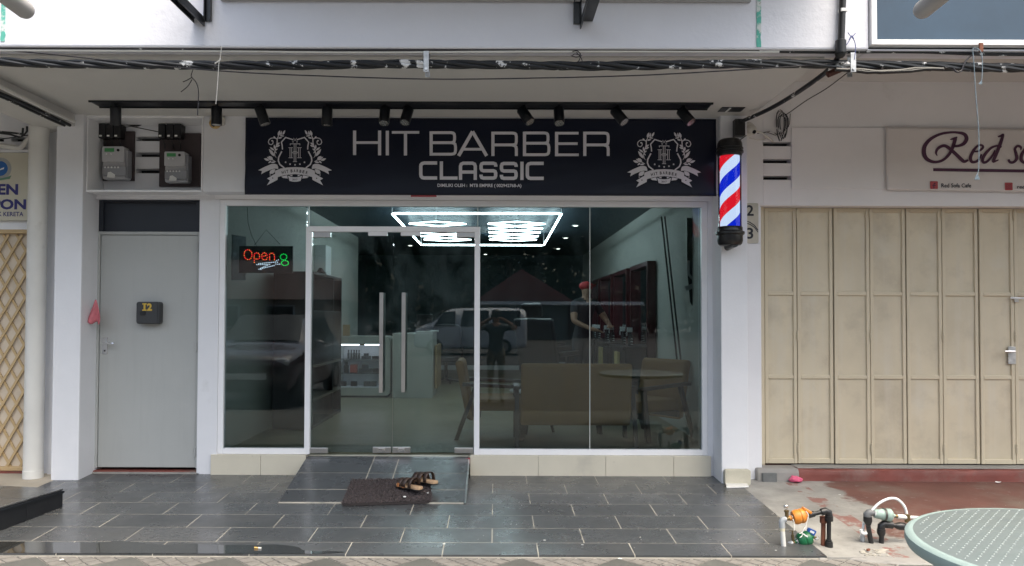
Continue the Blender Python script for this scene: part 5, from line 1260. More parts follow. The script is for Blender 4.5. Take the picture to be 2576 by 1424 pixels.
# raised tiled platform of the corner unit
pA, pB = atf(158, 1275), atf(0, 1336); dvec = (pB - pA); dvec.z = 0; dvec.normalize(); nv = Vector((-dvec.y, dvec.x, 0))
if nv.x > 0: nv = -nv
pf = thing('tiled_platform', 'raised dark tiled platform jutting out before the corner unit', 'platform', tuple(pA))
top_z = at(158, 1229, pA.y).z
base_z = floor_z(pA.y) - .12
def pfp(a_, b2, z): p = pA + dvec * a_ + nv * b2; return (p.x, p.y, z)
def pbox(mb, a0, a1, b0, b1, z0, z1): return mb.add([pfp(a_, b2, z) for z in (z0, z1) for a_, b2 in ((a0, b0), (a1, b0), (a1, b1), (a0, b1))], [(3, 2, 1, 0), (4, 5, 6, 7), (0, 1, 5, 4), (1, 2, 6, 5), (2, 3, 7, 6), (3, 0, 4, 7)])
pbox(MB(), .008, 1.9, .008, 2.0, base_z, top_z - .008).build('core', M['grout'], pf)
for i in range(5):
    pbox(MB(), .352 * i + .002, .352 * (i + 1) - .002, -.001, .009, base_z, top_z - .012).build('side_tile', M['tiledark'], pf, bevel=.003)
    for j in range(4): pbox(MB(), .352 * i + .002, .352 * (i + 1) - .002, -.004 + .45 * j + .002, .45 * (j + 1) - .002, top_z - .010, top_z).build('top_tile', M['tile'], pf, bevel=.002)
pbox(MB(), -.001, 1.7, -.012, -.002, top_z - .030, top_z - .016).build('edge_trim', M['blacksteel'], pf)
# puddle
pud = smooth_path([(-60, 1362), (80, 1364), (230, 1366), (310, 1362), (400, 1371), (480, 1369), (560, 1372), (640, 1372), (700, 1371), (748, 1377), (770, 1386), (850, 1388), (860, 1391), (760, 1394.5), (500, 1396), (200, 1398), (-60, 1399)], 5)
M['water'] = mat('puddle water', (.03, .03, .028), .03, ior=3.2)
q = MB(); P = [atf(u, v) for u, v in pud]; q.add([(p.x, max(p.y, YF + .004), floor_z(max(p.y, YF + .004)) + .0028) for p in P], [tuple(range(len(P)))])
q.build('puddle', M['water'], kind='structure', label='thin puddle along the street edge of the walkway', cat='puddle')
# silt around the puddle
M['silt'] = mat('dried silt', (.16, .15, .14), .75, var=.2, vs=6, dirt=[((.05, .05, .05), .5, .6, 6, .7)])
c = atf(640, 1381); cg = thing('cigarette_end', 'orange tipped cigarette end lying in the puddle', 'cigarette', tuple(fz(c)))
MB().tube([fz(c, .009), fz(c, .009) + Vector((.026, -.004, -.001))], .0045, 10).build('filter', M['cig'], cg); MB().tube([fz(c, .009) + Vector((.0262, -.004, -.001)), fz(c, .009) + Vector((.045, -.007, -.001))], .0044, 10).build('paper', M['paper'], cg)
# scraps
rg = random.Random(11)
for i, (u, v, w, lab) in enumerate(((1117, 1371, 9, 'small white paper scrap by a grout joint'), (2112, 1246, 8, 'pale scrap on the grey band'), (2510, 1215, 16, 'curled white paper on the red floor'), (1465, 1373, 6, 'white crumb on the front row of tiles'), (1952, 1387, 7, 'white crumb near the walkway edge'), (1370, 1361, 8, 'crumpled white scrap on the slate tiles'), (155, 1406, 12, 'white paint chip on the pavers'), (1560, 1402, 12, 'white paint chips on the diamond pavers'))):
    c = atf(u, v); s_ = w * (c.y - CAM.y) / F / 2; z = floor_z(max(c.y, YF)) + (.004 if c.y > YF else -.012)
    q = MB(); n_ = 6; q.add([(c.x + s_ * math.cos(k * 1.047) * rg.uniform(.7, 1.1), c.y + s_ * .8 * math.sin(k * 1.047) * rg.uniform(.6, 1.1), z + rg.uniform(.001, .35 * s_)) for k in range(n_)] + [(c.x, c.y, z + .002)], [(k, (k + 1) % n_, n_) for k in range(n_)])
    o = q.build('paper_scrap', M['paper'], label=lab, cat='litter', group='scraps of paper on the ground'); s2 = o.modifiers.new('s', 'SOLIDIFY'); s2.thickness = .001
fl = MB(); rg = random.Random(5)
for i in range(170):
    x, y = rg.uniform(-3, 4.5), rg.uniform(YF + .05, -.2)
    if x > 1.4 and rg.random() < .3: continue
    r_ = rg.uniform(.002, .006); z = floor_z(y) + .0015
    if RX0 < x < RX1 and y > RY: continue
    fl.add([(x + r_ * math.cos(k * 1.6 + x) * rg.uniform(.5, 1.3), y + r_ * math.sin(k * 1.6 + x), z + (.003 if k == 0 else 0)) for k in range(4)], [(0, 1, 2, 3)])
fl.build('grit', mat('pale grit', (.5, .48, .45), .9), kind='stuff', label='scattered pale grit and flecks on the tiles', cat='grit', fix=False)
# pink cloth by the kerb
c = atf(2001, 1212); q = MB(); rg = random.Random(2)
q.ball((c.x, c.y, floor_z(c.y) + .02), .05, 14, (1.2, .8, .55))
q.v = [(x + .016 * mnoise.noise((x * 30, y * 30, z * 30)), y + .014 * mnoise.noise((x * 30 + 9, y * 30, z * 30)), max(floor_z(y) + .002, z + .014 * mnoise.noise((x * 30, y * 30 + 9, z * 30)))) for x, y, z in q.v]
q.build('pink_cloth', M['hotpink'], label='crumpled hot pink cloth on the ground by the red doorstep', cat='cloth', smooth=True)

# ================================================================== WATER METERS
# the first group stands on the tile corner; the crop is 600 px wide shown at 2576
def Zw(x, y, Y): u, v = zm(x, y, 2880, 1860, 600 / 2576); return at(u, v, Y)
Y1 = -1.86
wm = thing('water_meter', 'orange water meter on grey and black pipes with a green meter below', 'water meter', tuple(fz(Zw(260, 900, Y1))), 'water meters')
def pt(mb, P, r_, Y, seg=12):
    r_ = [z * .74 for z in r_] if isinstance(r_, list) else r_ * .74
    return mb.tube([Zw(x, y, Y if len(p_) == 0 else p_[0]) for x, y, *p_ in P], r_, seg)
q = MB(); pt(q, [(262, 930), (228, 500)], .0215, Y1); q.build('riser', M['pvc'], wm, smooth=True)
q = MB(); pt(q, [(228, 510), (222, 450), (224, 410), (240, 378), (285, 372)], .0265, Y1); q.build('elbow', M['greypvc'], wm, smooth=True)
q = MB(); pt(q, [(225, 480), (228, 560)], .0245, Y1); q.build('coupling', mat('cream coupling', (.6, .56, .42), .5), wm, smooth=True)
q = MB(); pt(q, [(272, 372), (400, 345)], .018, Y1); pt(q, [(305, 365), (298, 250)], [.016, .010][0], Y1); q.lathe([(.010, 0), (.016, .004), (.016, .012), (.010, .014)], Zw(297, 260, Y1), seg=12); q.build('stop_valve', M['brass'], wm, smooth=True)
q = MB(); pt(q, [(297, 260), (292, 205)], .006, Y1); q.ball(Zw(288, 165, Y1), .013, 10, (1.3, 1, .9)); q.build('valve_knob', M['steel'], wm, smooth=True)
q = MB(); pt(q, [(262, 372), (290, 372)], .0225, Y1); pt(q, [(378, 350), (402, 350)], .0215, Y1); q.build('seal_tape', M['white'], wm, smooth=True)
c = Zw(505, 328, Y1); ax = (Zw(640, 300, Y1) - Zw(400, 350, Y1)).normalized()
q = MB(); q.lathe([(0.016, -0.066), (0.016, -0.044), (0.04, -0.0422), (0.0464, -0.0264), (0.0464, -0.007), (0.0432, -0.0035), (0.0432, 0.0035), (0.0464, 0.007), (0.0464, 0.0229), (0.036, 0.037), (0.0176, 0.0405), (0.0176, 0.0528)], c, ax, 28); q.build('meter_body', M['orange'], wm, smooth=True)
a_ = Zw(580, 215, Y1); q = MB(); q.box(-.03, .03, -.022, .022, -.009, .009, Matrix.Translation(Zw(622, 232, Y1)) @ Matrix.Rotation(R(28), 4, 'Y')); q.build('meter_lid', M['orange'], wm, bevel=.005)
q = MB(); q.lathe([(.018, -.01), (.024, -.01), (.024, .01), (.018, .01)], Zw(420, 345, Y1), ax, 6); q.build('union_nut', M['brass'], wm)
q = MB(); pt(q, [(650, 312), (740, 286)], .027, Y1); pt(q, [(740, 286), (880, 255)], .0185, Y1); pt(q, [(860, 260), (925, 240), (975, 262), (985, 330)], .031, Y1); pt(q, [(982, 318), (985, 400)], .034, Y1); pt(q, [(983, 400), (978, 720)], .0185, Y1); pt(q, [(978, 700), (980, 750)], [.024, .024], Y1); pt(q, [(980, 735), (985, 850)], .032, Y1)
q.build('black_pipework', M['blackpipe'], wm, smooth=True)
q = MB(); pt(q, [(893, 355), (885, 855)], .0195, Y1 + .03); q.lathe([(.023, -.02), (.023, .02)], Zw(892, 380, Y1 + .03), seg=12); q.build('rusty_post', M['rust'], wm, smooth=True)
# green meter
Y2 = -1.80
q = MB(); pt(q, [(338, 900), (336, 790), (352, 760), (380, 760)], .0205, Y2); q.build('lower_elbow', M['greypvc'], wm, smooth=True)
q = MB(); pt(q, [(325, 742), (395, 800)], .006, Y2); pt(q, [(360, 752), (385, 765)], .022, Y2); pt(q, [(455, 700), (480, 745)], .020, Y2); pt(q, [(770, 670), (785, 690)], .018, Y2); q.build('lower_seal_tape', M['white'], wm, smooth=True)
q = MB(); pt(q, [(385, 760), (540, 705)], .017, Y2); pt(q, [(410, 755), (392, 620)], .013, Y2); pt(q, [(392, 640), (395, 560)], .006, Y2); pt(q, [(345, 565), (440, 560)], .004, Y2); q.build('lower_valve', M['brass'], wm, smooth=True)
q = MB(); pt(q, [(720, 665), (800, 680)], .012, Y2); q.build('lower_tail', M['brass'], wm, smooth=True)
c = Zw(590, 690, Y2); ax2 = (Zw(760, 640, Y2) - Zw(460, 735, Y2)).normalized()
q = MB(); q.lathe([(0.0144, -0.0686), (0.0144, -0.0484), (0.036, -0.0458), (0.048, -0.0308), (0.048, -0.0106), (0.0448, -0.007), (0.0448, 0.0), (0.048, 0.0035), (0.048, 0.0229), (0.04, 0.0396), (0.016, 0.0458), (0.0128, 0.0616)], c, ax2, 28); q.build('green_meter_body', M['greenmeter'], wm, smooth=True)
q = MB(); q.box(-.026, .026, -.016, .016, -.017, .017, Matrix.Translation(Zw(695, 572, Y2)) @ Matrix.Rotation(R(25), 4, 'Y')); q.build('blue_cap', M['bluetag'], wm, bevel=.004)
q = MB(); q.box(-.014, .014, -.021, -.0205, -.006, .008, Matrix.Translation(Zw(690, 568, Y2)) @ Matrix.Rotation(R(25), 4, 'Y')); q.box(-.018, .018, -.001, .001, -.004, .004, Matrix.Translation(Zw(600, 632, Y2 - .052)) @ Matrix.Rotation(R(35), 4, 'Y')); q.build('white_mark', M['white'], wm)
q = MB()
for P in ([(402, 368), (425, 460), (420, 560)], [(612, 245), (650, 310), (625, 420), (600, 500), (545, 590), (500, 600)], [(610, 470), (612, 560)], [(600, 500), (560, 560), (548, 640), (512, 668)]): q.tube([Zw(x, y, Y1 - .045) for x, y in smooth_path(P, 5)], .0026, 6)
q.build('tie_string', M['string'], wm)
# mortar lumps round the pipe feet
# second group
Y3 = -1.78
w2_ = thing('water_meter', 'verdigris water meter on black poly pipes with a white hose loop', 'water meter', tuple(fz(Zw(1670, 880, Y3))), 'water meters')
q = MB(); pt(q, [(1684, 885), (1650, 700), (1612, 480)], .021, Y3); pt(q, [(1618, 470), (1605, 400), (1603, 330)], [.021, .038, .036], Y3); q.build('black_riser', M['blackpipe'], w2_, smooth=True)
q = MB(); pt(q, [(1603, 345), (1598, 300), (1620, 272), (1660, 268)], .034, Y3); pt(q, [(1650, 268), (1730, 280)], .022, Y3); q.build('grey_elbow', mat('dark grey elbow', (.13, .135, .14), .45), w2_, smooth=True)
c = Zw(1868, 300, Y3); ax3 = (Zw(2000, 310, Y3) - Zw(1740, 285, Y3)).normalized()
q = MB(); q.lathe([(0.0216, -0.0656), (0.0288, -0.056), (0.0331, -0.024), (0.0374, -0.0096), (0.0374, 0.0096), (0.0403, 0.0128), (0.0418, 0.04), (0.0324, 0.0496), (0.0144, 0.0528), (0.0101, 0.072)], c, ax3, 26); q.build('meter_body', M['verdigris'], w2_, smooth=True)
q = MB(); q.lathe([(0.0421, -0.008), (0.0421, 0.0064)], c, ax3, 26, False); q.build('clamp_band', mat('dark clamp', (.08, .08, .075), .5, metal=.6), w2_, smooth=True)
q = MB(); pt(q, [(1735, 250), (1735, 310)], .004, Y3 - .04); pt(q, [(1735, 285), (1752, 286)], .034, Y3); q.build('seal_tape', M['white'], w2_, smooth=True)
q = MB(); pt(q, [(2020, 320), (2100, 330)], .014, Y3); q.build('brass_tail', M['brass'], w2_, smooth=True)
q = MB(); pt(q, [(2085, 330), (2230, 340)], .021, Y3); pt(q, [(2220, 340), (2420, 352)], .016, Y3); q.build('white_tail_pipe', M['pvc'], w2_, smooth=True)
q = MB(); q.tube([Zw(x, y, Y3 + .04) for x, y in smooth_path([(1500, 660), (1530, 520), (1560, 400), (1690, 215), (1800, 110), (1940, 45), (2060, 45), (2150, 110), (2210, 200), (2240, 330)], 5)], .0088, 10); q.build('white_hose', M['white'], w2_, smooth=True)
q = MB(); pt(q, [(1525, 560), (1522, 640), (1528, 800)], .013, Y3 + .03); pt(q, [(1522, 630), (1522, 720)], .019, Y3 + .03); q.build('grey_stub', M['greypvc'], w2_, smooth=True)
q = MB(); q.tube([Zw(x, y, Y3 - .01) for x, y in smooth_path([(1500, 540), (1505, 585), (1550, 605), (1590, 590)], 4)], .010, 8); q.build('cable_tie', M['white'], w2_, smooth=True)
q = MB(); pt(q, [(1905, 855), (1830, 850), (1825, 800), (1828, 640)], .0215, Y3); pt(q, [(1828, 650), (1822, 600), (1822, 530)], [.022, .036, .036], Y3); pt(q, [(1822, 540), (1825, 480), (1865, 450), (1930, 455)], .032, Y3); pt(q, [(1890, 455), (2000, 465)], .034, Y3); pt(q, [(1990, 468), (2060, 478)], .020, Y3); pt(q, [(2050, 478), (2110, 485), (2190, 490), (2220, 493)], [.022, .034, .034, .024], Y3); pt(q, [(2220, 493), (2500, 505)], .02, Y3); q.build('black_pipework', M['blackpipe'], w2_, smooth=True)
MB().lathe([(.018, 0), (.018, .05)], Zw(2245, 420, Y3), seg=10).build('brass_nut', M['brass'], w2_)
mo = MB(); rg = random.Random(9)
for i in range(40):
    x, y = rg.uniform(1480, 1930), rg.uniform(850, 950); u, v = zm(x, y, 2880, 1860, 600 / 2576); c = atf(u, v); mo.ball((c.x, c.y, floor_z(max(c.y, YF)) - .004), rg.uniform(.006, .02), 7, (1.2, 1, .3))
mo.build('mortar_lumps', mat('pale mortar', (.34, .32, .28), .9, var=.15, vs=20, bump=.6, bs=120), kind='stuff', label='pale mortar lumps round the pipe feet', cat='mortar')
c = atf(*zm(1615, 895, 2880, 1860, 600 / 2576)); MB().box(-.012, .012, -.008, .008, 0, .014, Matrix.Translation(fz(c, .004)) @ Matrix.Rotation(.6, 4, 'Z')).build('brick_chip', M['rust'], label='small red brick chip on the pale mortar', cat='brick chip', bevel=.003)

# ================================================================== GREEN TABLE
TX, TY, TZ, TR = 2.085, -4.234, .60, .579
tb = thing('round_table', 'round pale green table with a dimpled metal top and chipped rim', 'table', (TX, TY, -.11))
MB().lathe([(.02, TZ - .012), (TR - .012, TZ - .012), (TR - .010, TZ - .004), (TR - .02, TZ), (.02, TZ)], (TX, TY, 0), seg=96).build('top_plate', M['tabletop'], tb, smooth=True)
MB().lathe([(TR - .05, TZ - .052), (TR + .004, TZ - .050), (TR + .012, TZ - .030), (TR + .010, TZ - .010), (TR, TZ - .002), (TR - .0115, TZ - .001)], (TX, TY, 0), seg=96).build('rim', M['tablerim'], tb, smooth=True)
stm = MB(); sx_, sy_ = .042, .024
for j in range(-26, 27):
    for i in range(-18, 19):
        x = i * sx_ + (j % 2) * sx_ / 2; y = j * sy_
        if x * x + y * y > (TR - .035) ** 2: continue
        a_ = R(35) if j % 2 else R(-35); dx, dy = math.cos(a_) * .0052, math.sin(a_) * .0052; nx_, ny_ = -math.sin(a_) * .0025, math.cos(a_) * .0025
        b0 = Vector((TX + x, TY + y, TZ)); stm.add([b0 + Vector((-dx, -dy, 0)), b0 + Vector((nx_, ny_, 0)), b0 + Vector((dx, dy, 0)), b0 + Vector((-nx_, -ny_, 0)), b0 + Vector((0, 0, .0026))], [(0, 3, 4), (3, 2, 4), (2, 1, 4), (1, 0, 4)])
stm.build('raised_studs', M['studs'], tb, kind='stuff')
MB().lathe([(.26, -.115), (.26, -.10), (.05, -.07), (.04, -.06), (.04, TZ - .06), (.16, TZ - .045), (.16, TZ - .013)], (TX, TY, 0), seg=32).build('pedestal', M['tablerim'], tb, smooth=True)
# ================================================================== INSIDE THE BARBER SHOP
IZ, IC = WZ0 + .002, 2.79
IX0, IX1, IYB = -2.44, 2.0, 11.0
rm = thing('barber_room', 'interior of the barber shop with pale walls and dark ceiling', 'room', (0, 4, IZ))
rm['kind'] = 'structure'
def rp_(name, m, *boxes, bevel=0):
    q = MB()
    for b_ in boxes: q.box(*b_)
    return q.build(name, M[m], rm, bevel=bevel)
rp_('floor', 'infloor', (IX0 - .1, IX1 + .1, .105, 6.9, IZ - .1, IZ), (-3.9, IX1 + .1, 6.9, IYB + .1, IZ - .1, IZ))
rp_('ceiling', 'inceil', (IX0 - .1, IX1 + .1, .06, 6.9, IC, IC + .1), (-3.9, IX1 + .1, 6.9, IYB + .1, IC, IC + .1))
rp_('wall', 'inwall', (IX0 - .1, IX0, .06, 7.0, IZ, IC))
rp_('wall', 'inback', (-3.9, IX0 - .1, 6.9, 7.0, IZ, IC), (-3.9, -3.8, 7.0, IYB, IZ, IC))
rp_('wall', 'inwall', (IX1, IX1 + .1, .06, IYB, IZ, IC))
rp_('wall', 'inback', (-3.9, IX1 + .1, IYB, IYB + .1, IZ, IC))
rp_('skirting', 'white', (-3.8, IX1, IYB - .015, IYB, IZ, IZ + .10))
rp_('wall', 'inwall', (WX1 - .02, IX1 + .02, .062, .2, IZ, IC), (IX0 - .1, WX0 + .02, .062, .2, IZ, IC), (WX0, WX1, .10, .2, WZ1 - .02, IC))
rp_('outer_shell', 'inback', (IX0 - .1, IX1 + .15, .25, 6.95, IC + .11, IC + .14), (-4.0, IX1 + .15, 6.95, IYB + .2, IC + .11, IC + .14))
# ceiling frame of LED tubes
LZ = 2.60
def led(u, v): return atz(u, v, LZ)
fa, fb, fc, fd = led(986, 537), led(1413, 537), led(1368, 617), led(1060, 616)
fr_ = thing('led_frame_light', 'rectangular frame of white LED tubes on the shop ceiling', 'ceiling light', tuple((fa + fc) / 2))
for p_, q_ in ((fa, fb), (fb, fc), (fc, fd), (fd, fa)):
    d = (q_ - p_) * .012; MB().tube([p_ + d, q_ - d], .012, 8).build('led_tube', M['ledwhite'], fr_)
for p_ in (fa, fb, fc, fd): MB().tube([p_ + Vector((0, 0, .0)), Vector((p_.x, p_.y, IC))], .006, 6).build('hanger', M['white'], fr_); 
for (uc, lab, ua, ub, va, vb, wf, wb) in ((1108, 'zigzag LED light nearer the product showcase', 1030, 1180, 560, 606, 82, 66), (1297, 'zigzag LED light nearer the mirror stations', 1246, 1355, 560, 606, 82, 66)):
    zf = atz(uc, 557, LZ).y; zb = atz(uc, 607, LZ).y
    cxf = (at(uc, 557, zf).x); w_ = .37
    ct = Vector((cxf * 1.08, (zf + zb) / 2, LZ)); t = thing('led_zigzag_light', lab, 'ceiling light', tuple(ct), 'zigzag LED lights')
    n_ = 5; L_ = (zb - zf) / n_
    for i in range(n_):
        y0, y1 = zf + L_ * i, zf + L_ * (i + 1)
        for s_ in (-1, 1):
            MB().tube([(ct.x, y0 + .02, LZ), (ct.x + s_ * w_, (y0 + y1) / 2 - .02, LZ)], .0058, 6).build('led_tube', M['ledwhite'], t)
            MB().tube([(ct.x + s_ * w_, (y0 + y1) / 2 + .02, LZ), (ct.x, y1 - .02, LZ)], .0058, 6).build('led_tube', M['ledwhite'], t)
    for y in (zf, zb): MB().tube([(ct.x, y, LZ + .012), (ct.x, y, IC)], .005, 6).build('hanger', M['white'], t)
for u, v in ((1448, 568), (1423, 599), (1404, 626), (1016, 592), (1032, 618), (1221, 640)):
    p_ = atz(u, v, IC - .012)
    t = thing('downlight', 'small round recessed downlight in the dark shop ceiling', 'downlight', (p_.x, p_.y, IC), 'recessed ceiling downlights')
    MB().lathe([(.055, -.012), (.055, 0)], (p_.x, p_.y, IC - .001), seg=16).build('trim_ring', M['white'], t)
    MB().lathe([(.035, -.014), (.035, -.0125)], (p_.x, p_.y, IC - .001), seg=14).build('lamp', M['downlight'], t)
# tall black shelf along the wall
bs = thing('black_shelf', 'tall black open shelf against the pale wall', 'shelf', (-2.1, 2.2, IZ))
sx0, sx1, sy0, sy1, stz = -2.36, -1.95, 1.45, 3.02, 1.87
for y in (sy0, sy0 + 1.05, sy1 - .03): MB().box(sx0, sx1, y, y + .03, IZ, stz).build('upright', M['darkwood'], bs, bevel=.003)
for i, z in enumerate((IZ + .04, .50, .86, 1.45, stz)):
    MB().box(sx0, sx1 + .002, sy0 + .03, sy1 - .03, z - .03, z).build('shelf_board', M['shelfedge'] if i in (1, 2) else M['darkwood'], bs, bevel=.003)
MB().box(sx0 - .015, sx0, sy0, sy1, IZ, stz).build('back_panel', M['darkwood'], bs)
MB().box(sx0 + .02, sx1 - .002, sy0 + .03, sy1 - .03, .87, 1.42).build('cupboard_front', M['darkwood'], bs)
MB().box(-2.2, -2.08, 2.6, 2.7, stz, stz + .06).lathe([(.05, 0), (.02, .05)], (-2.14, 2.65, stz + .06), seg=12).build('figurine', M['darkwood'], label='small dark figurine standing on the tall black shelf', cat='figurine')
a_ = at(845, 600, 3.2)
MB().box(IX0, IX0 + .16, 3.6, 3.95, 1.95, 2.35).build('wall_box', M['white'], label='grey white distribution box high on the shop wall', cat='distribution box', bevel=.01)
# showcase
YD = 4.8
g0, g1 = at(856, 1003, YD), at(985, 847, YD)
shx0, shx1, shz1 = IX0 + .03, g1.x - .015, 1.09
sc2 = thing('product_showcase', 'white rounded showcase with lit shelves of grooming products', 'showcase', (-1.9, YD, IZ))
out = rrect(shx0, shx1, IZ + .03, shz1, .07); ins = rrect(shx0 + .07, shx1 - .085, IZ + .15, shz1 - .12, .008)
q = MB(); n_ = len(out)
q.add([(x, YD, z) for x, z in out] + [(x, YD, z) for x, z in ins], [(i, (i + 1) % n_, n_ + (i + 1) % n_, n_ + i) for i in range(n_)])
q.add([(x, YD, z) for x, z in out] + [(x, YD + .45, z) for x, z in out], [(i, (i + 1) % n_, n_ + (i + 1) % n_, n_ + i) for i in range(n_)] + [tuple(range(n_, 2 * n_))])
q.build('casing', M['counter'], sc2, fix=False)
q = MB(); q.add([(x, YD, z) for x, z in ins] + [(x, YD + .4, z) for x, z in ins], [(i, (i + 1) % n_, n_ + (i + 1) % n_, n_ + i) for i in range(n_)] + [tuple(range(n_, 2 * n_))]); q.build('lining', M['white'], sc2, fix=False)
MB().box(shx0 + .05, shx1 - .05, YD + .02, YD + .43, IZ, IZ + .03).build('base', M['black'], sc2)
shz = [IZ + .155, IZ + .36, IZ + .57]
for z in shz[1:]: MB().box(shx0 + .072, shx1 - .087, YD + .06, YD + .39, z - .008, z).build('glass_shelf', M['showglass'], sc2)
MB().box(shx0 + .08, shx1 - .095, YD + .02, YD + .04, shz1 - .135, shz1 - .123).build('led_strip', M['ledsmall'], sc2)
MB().box((shx0 + shx1) / 2 - .04, (shx0 + shx1) / 2 + .04, YD - .012, YD, shz1 - .135, shz1 - .115).build('lock', M['brass'], sc2)
pz_ = shz
def bottle(x, z, h, r_, m, lab, nm='product_bottle'):
    MB().lathe([(r_, 0), (r_, h * .62), (r_ * .5, h * .72), (r_ * .5, h * .8), (r_ * .62, h * .8), (r_ * .62, h)], (x, YD + .2, z), seg=14).build(nm, M[m], label=lab, cat='bottle', group='bottles in the showcase', smooth=True)
def carton(x, z, w, h, m, lab, d=.07): MB().box(x - w / 2, x + w / 2, YD + .16, YD + .16 + d, z, z + h).build('product_tin', M[m], label=lab, cat='tin', group='tins in the showcase', bevel=.004)
XS = lambda x: at(zm(x, 0, 1240, 1200, 560 / 2492)[0], 880, YD + .2).x
for x in (300, 348, 392, 432, 476): bottle(XS(x), pz_[2] + .001, .13, .017, 'black', 'slim black bottle in the row on the upper showcase shelf')
for x, dz in ((560, 0), (635, 0), (598, .041), (735, 0), (775, 0)): carton(XS(x), pz_[2] + .001 + dz, .072, .04, 'black', 'black tin stacked on the upper showcase shelf')
bottle(XS(262), pz_[1] + .001, .16, .04, 'black', 'broad black bottle on the lower showcase shelf')
for x in (362, 420): carton(XS(x), pz_[1] + .001, .055, .12, 'redbox', 'red carton on the lower showcase shelf')
for x, dz in ((530, 0), (640, 0), (585, .061), (760, 0)): carton(XS(x), pz_[1] + .001 + dz, .10, .06, 'darkwood', 'dark brown tin stacked on the lower showcase shelf')
for x in (215, 395, 610, 720): carton(XS(x), pz_[0], .09, .07, 'black', 'black tin on the floor of the showcase')
# reception counter
rc = thing('reception_counter', 'white reception counter with a raised end block and oak side panel', 'counter', (-1.25, 4.75, IZ))
cx0, cx1 = at(987, 900, 4.75).x, at(1088, 900, 4.75).x
MB().box(cx0, cx1, 4.75, 5.6, IZ, 1.135).build('front', M['counter'], rc, bevel=.006)
MB().box(at(1046, 835, 4.75).x, cx1 + .01, 4.76, 5.9, 1.135, 1.17).build('raised_top', M['counter'], rc, bevel=.005)
MB().box(cx1 + .012, cx1 + .05, 5.0, 5.9, IZ + .12, .95).build('oak_side_panel', M['oak'], rc, bevel=.003)
m_ = at(1068, 815, 5.0)
t = thing('till_screen', 'black till screen standing on the reception counter', 'screen', (m_.x, 5.0, 1.17)); MB().box(m_.x - .12, m_.x + .12, 5.0, 5.03, 1.23, 1.42).build('screen', M['black'], t, bevel=.006); MB().box(m_.x - .02, m_.x + .02, 5.01, 5.04, 1.17, 1.25).box(m_.x - .08, m_.x + .08, 4.96, 5.1, 1.169, 1.18).build('stand', M['black'], t)
c = at(872, 822, 5.0); MB().box(c.x - .05, c.x + .05, 4.95, 5.03, 1.0905, 1.26).build('wooden_box', M['oak'], label='small wooden box standing on the showcase', cat='box', bevel=.006)
# office chair behind the counter
c = at(1124, 930, 7.5)
oc = thing('office_chair', 'black office chair behind the reception counter', 'chair', (c.x, 7.5, IZ))
MB().prism(rrect(c.x - .26, c.x + .26, .75, 1.25, .1), 7.5, 7.58).build('backrest', M['blackleather'], oc, bevel=.02)
MB().prism(rrect(c.x - .26, c.x + .26, .58, .68, .04), 7.0, 7.5).build('seat', M['blackleather'], oc, bevel=.02)
for s_ in (-1, 1): MB().tube([(c.x + s_ * .28, 7.4, .62), (c.x + s_ * .3, 7.35, .85), (c.x + s_ * .3, 7.1, .85)], .02, 8).build('armrest', M['black'], oc)
MB().tube([(c.x, 7.25, IZ + .1), (c.x, 7.25, .6)], .03, 10).build('gas_lift', M['black'], oc)
for k in range(5): MB().tube([(c.x, 7.25, IZ + .1), (c.x + .3 * math.cos(k * 1.257), 7.25 + .3 * math.sin(k * 1.257), IZ + .04)], .02, 8).build('foot_spoke', M['black'], oc)
# waiting bench seen from behind
def lounge(name, lab, cat, w, loc, rz, group=None):
    t = local_thing(name, lab, cat, loc, rz, group)
    h = .78
    P = [(.0, .26), (.03, .22), (.10, .25), (.02, h - .03), (-.05, h), (-.09, h - .02)]
    MB().prism_x([(y, z) for y, z in ((-.02, .20), (.05, .18), (-.05, h - .02), (-.08, h), (-.12, h), (-.135, h - .03))], -w / 2, w / 2).build('backrest', M['mustard'], t, bevel=.02)
    MB().box(-w / 2, w / 2, .06, .60, .28, .40).build('seat', M['mustard'], t, bevel=.03)
    for s_ in (-1, 1):
        x = s_ * (w / 2 + .035)
        MB().prism_x([(.50, 0), (.55, 0), (.62, .52), (.57, .52)], x - .02, x + .02).build('leg', M['walnut'], t, bevel=.004)
        MB().prism_x([(-.14, 0), (-.10, 0), (.10, .54), (.06, .54)], x - .02, x + .02).build('leg', M['walnut'], t, bevel=.004)
        MB().prism_x([(-.06, .53), (.66, .50), (.66, .535), (-.06, .565)], x - .028, x + .028).build('armrest', M['walnut'], t, bevel=.006)
    MB().box(-w / 2 - .03, w / 2 + .03, .08, .12, .22, .28).box(-w / 2 - .03, w / 2 + .03, .52, .56, .22, .28).build('seat_rail', M['walnut'], t, bevel=.004)
    return t
sxl, sxr = at(1311, 1000, .36).x, at(1592, 1000, .36).x
lounge('mustard_bench', 'mustard two-seat bench with its back to the shop window', 'bench', sxr - sxl, ((sxl + sxr) / 2, .50, IZ), 0)
c = at(1184, 1085, .9); lounge('mustard_armchair', 'mustard armchair beside the glass door, side on to the window', 'armchair', .62, (c.x - .02, 1.15, IZ), R(-90), 'mustard armchairs')
c = at(1735, 1000, .9); lounge('mustard_armchair', 'mustard armchair with dark arms next to the pale wall', 'armchair', .62, (1.72, 1.25, IZ), R(125), 'mustard armchairs')
t = thing('coffee_table', 'small round white coffee table between the mustard seats', 'table', (.45, 1.35, IZ))
MB().lathe([(.26, .60), (.27, .61), (.26, .625)], (.42, 1.35, 0), seg=32).build('top', M['white'], t)
for k in range(3): MB().tube([(.42 + .08 * math.cos(k * 2.1), 1.35 + .08 * math.sin(k * 2.1), .60), (.42 + .2 * math.cos(k * 2.1), 1.35 + .2 * math.sin(k * 2.1), IZ)], .014, 8).build('leg', M['walnut'], t)
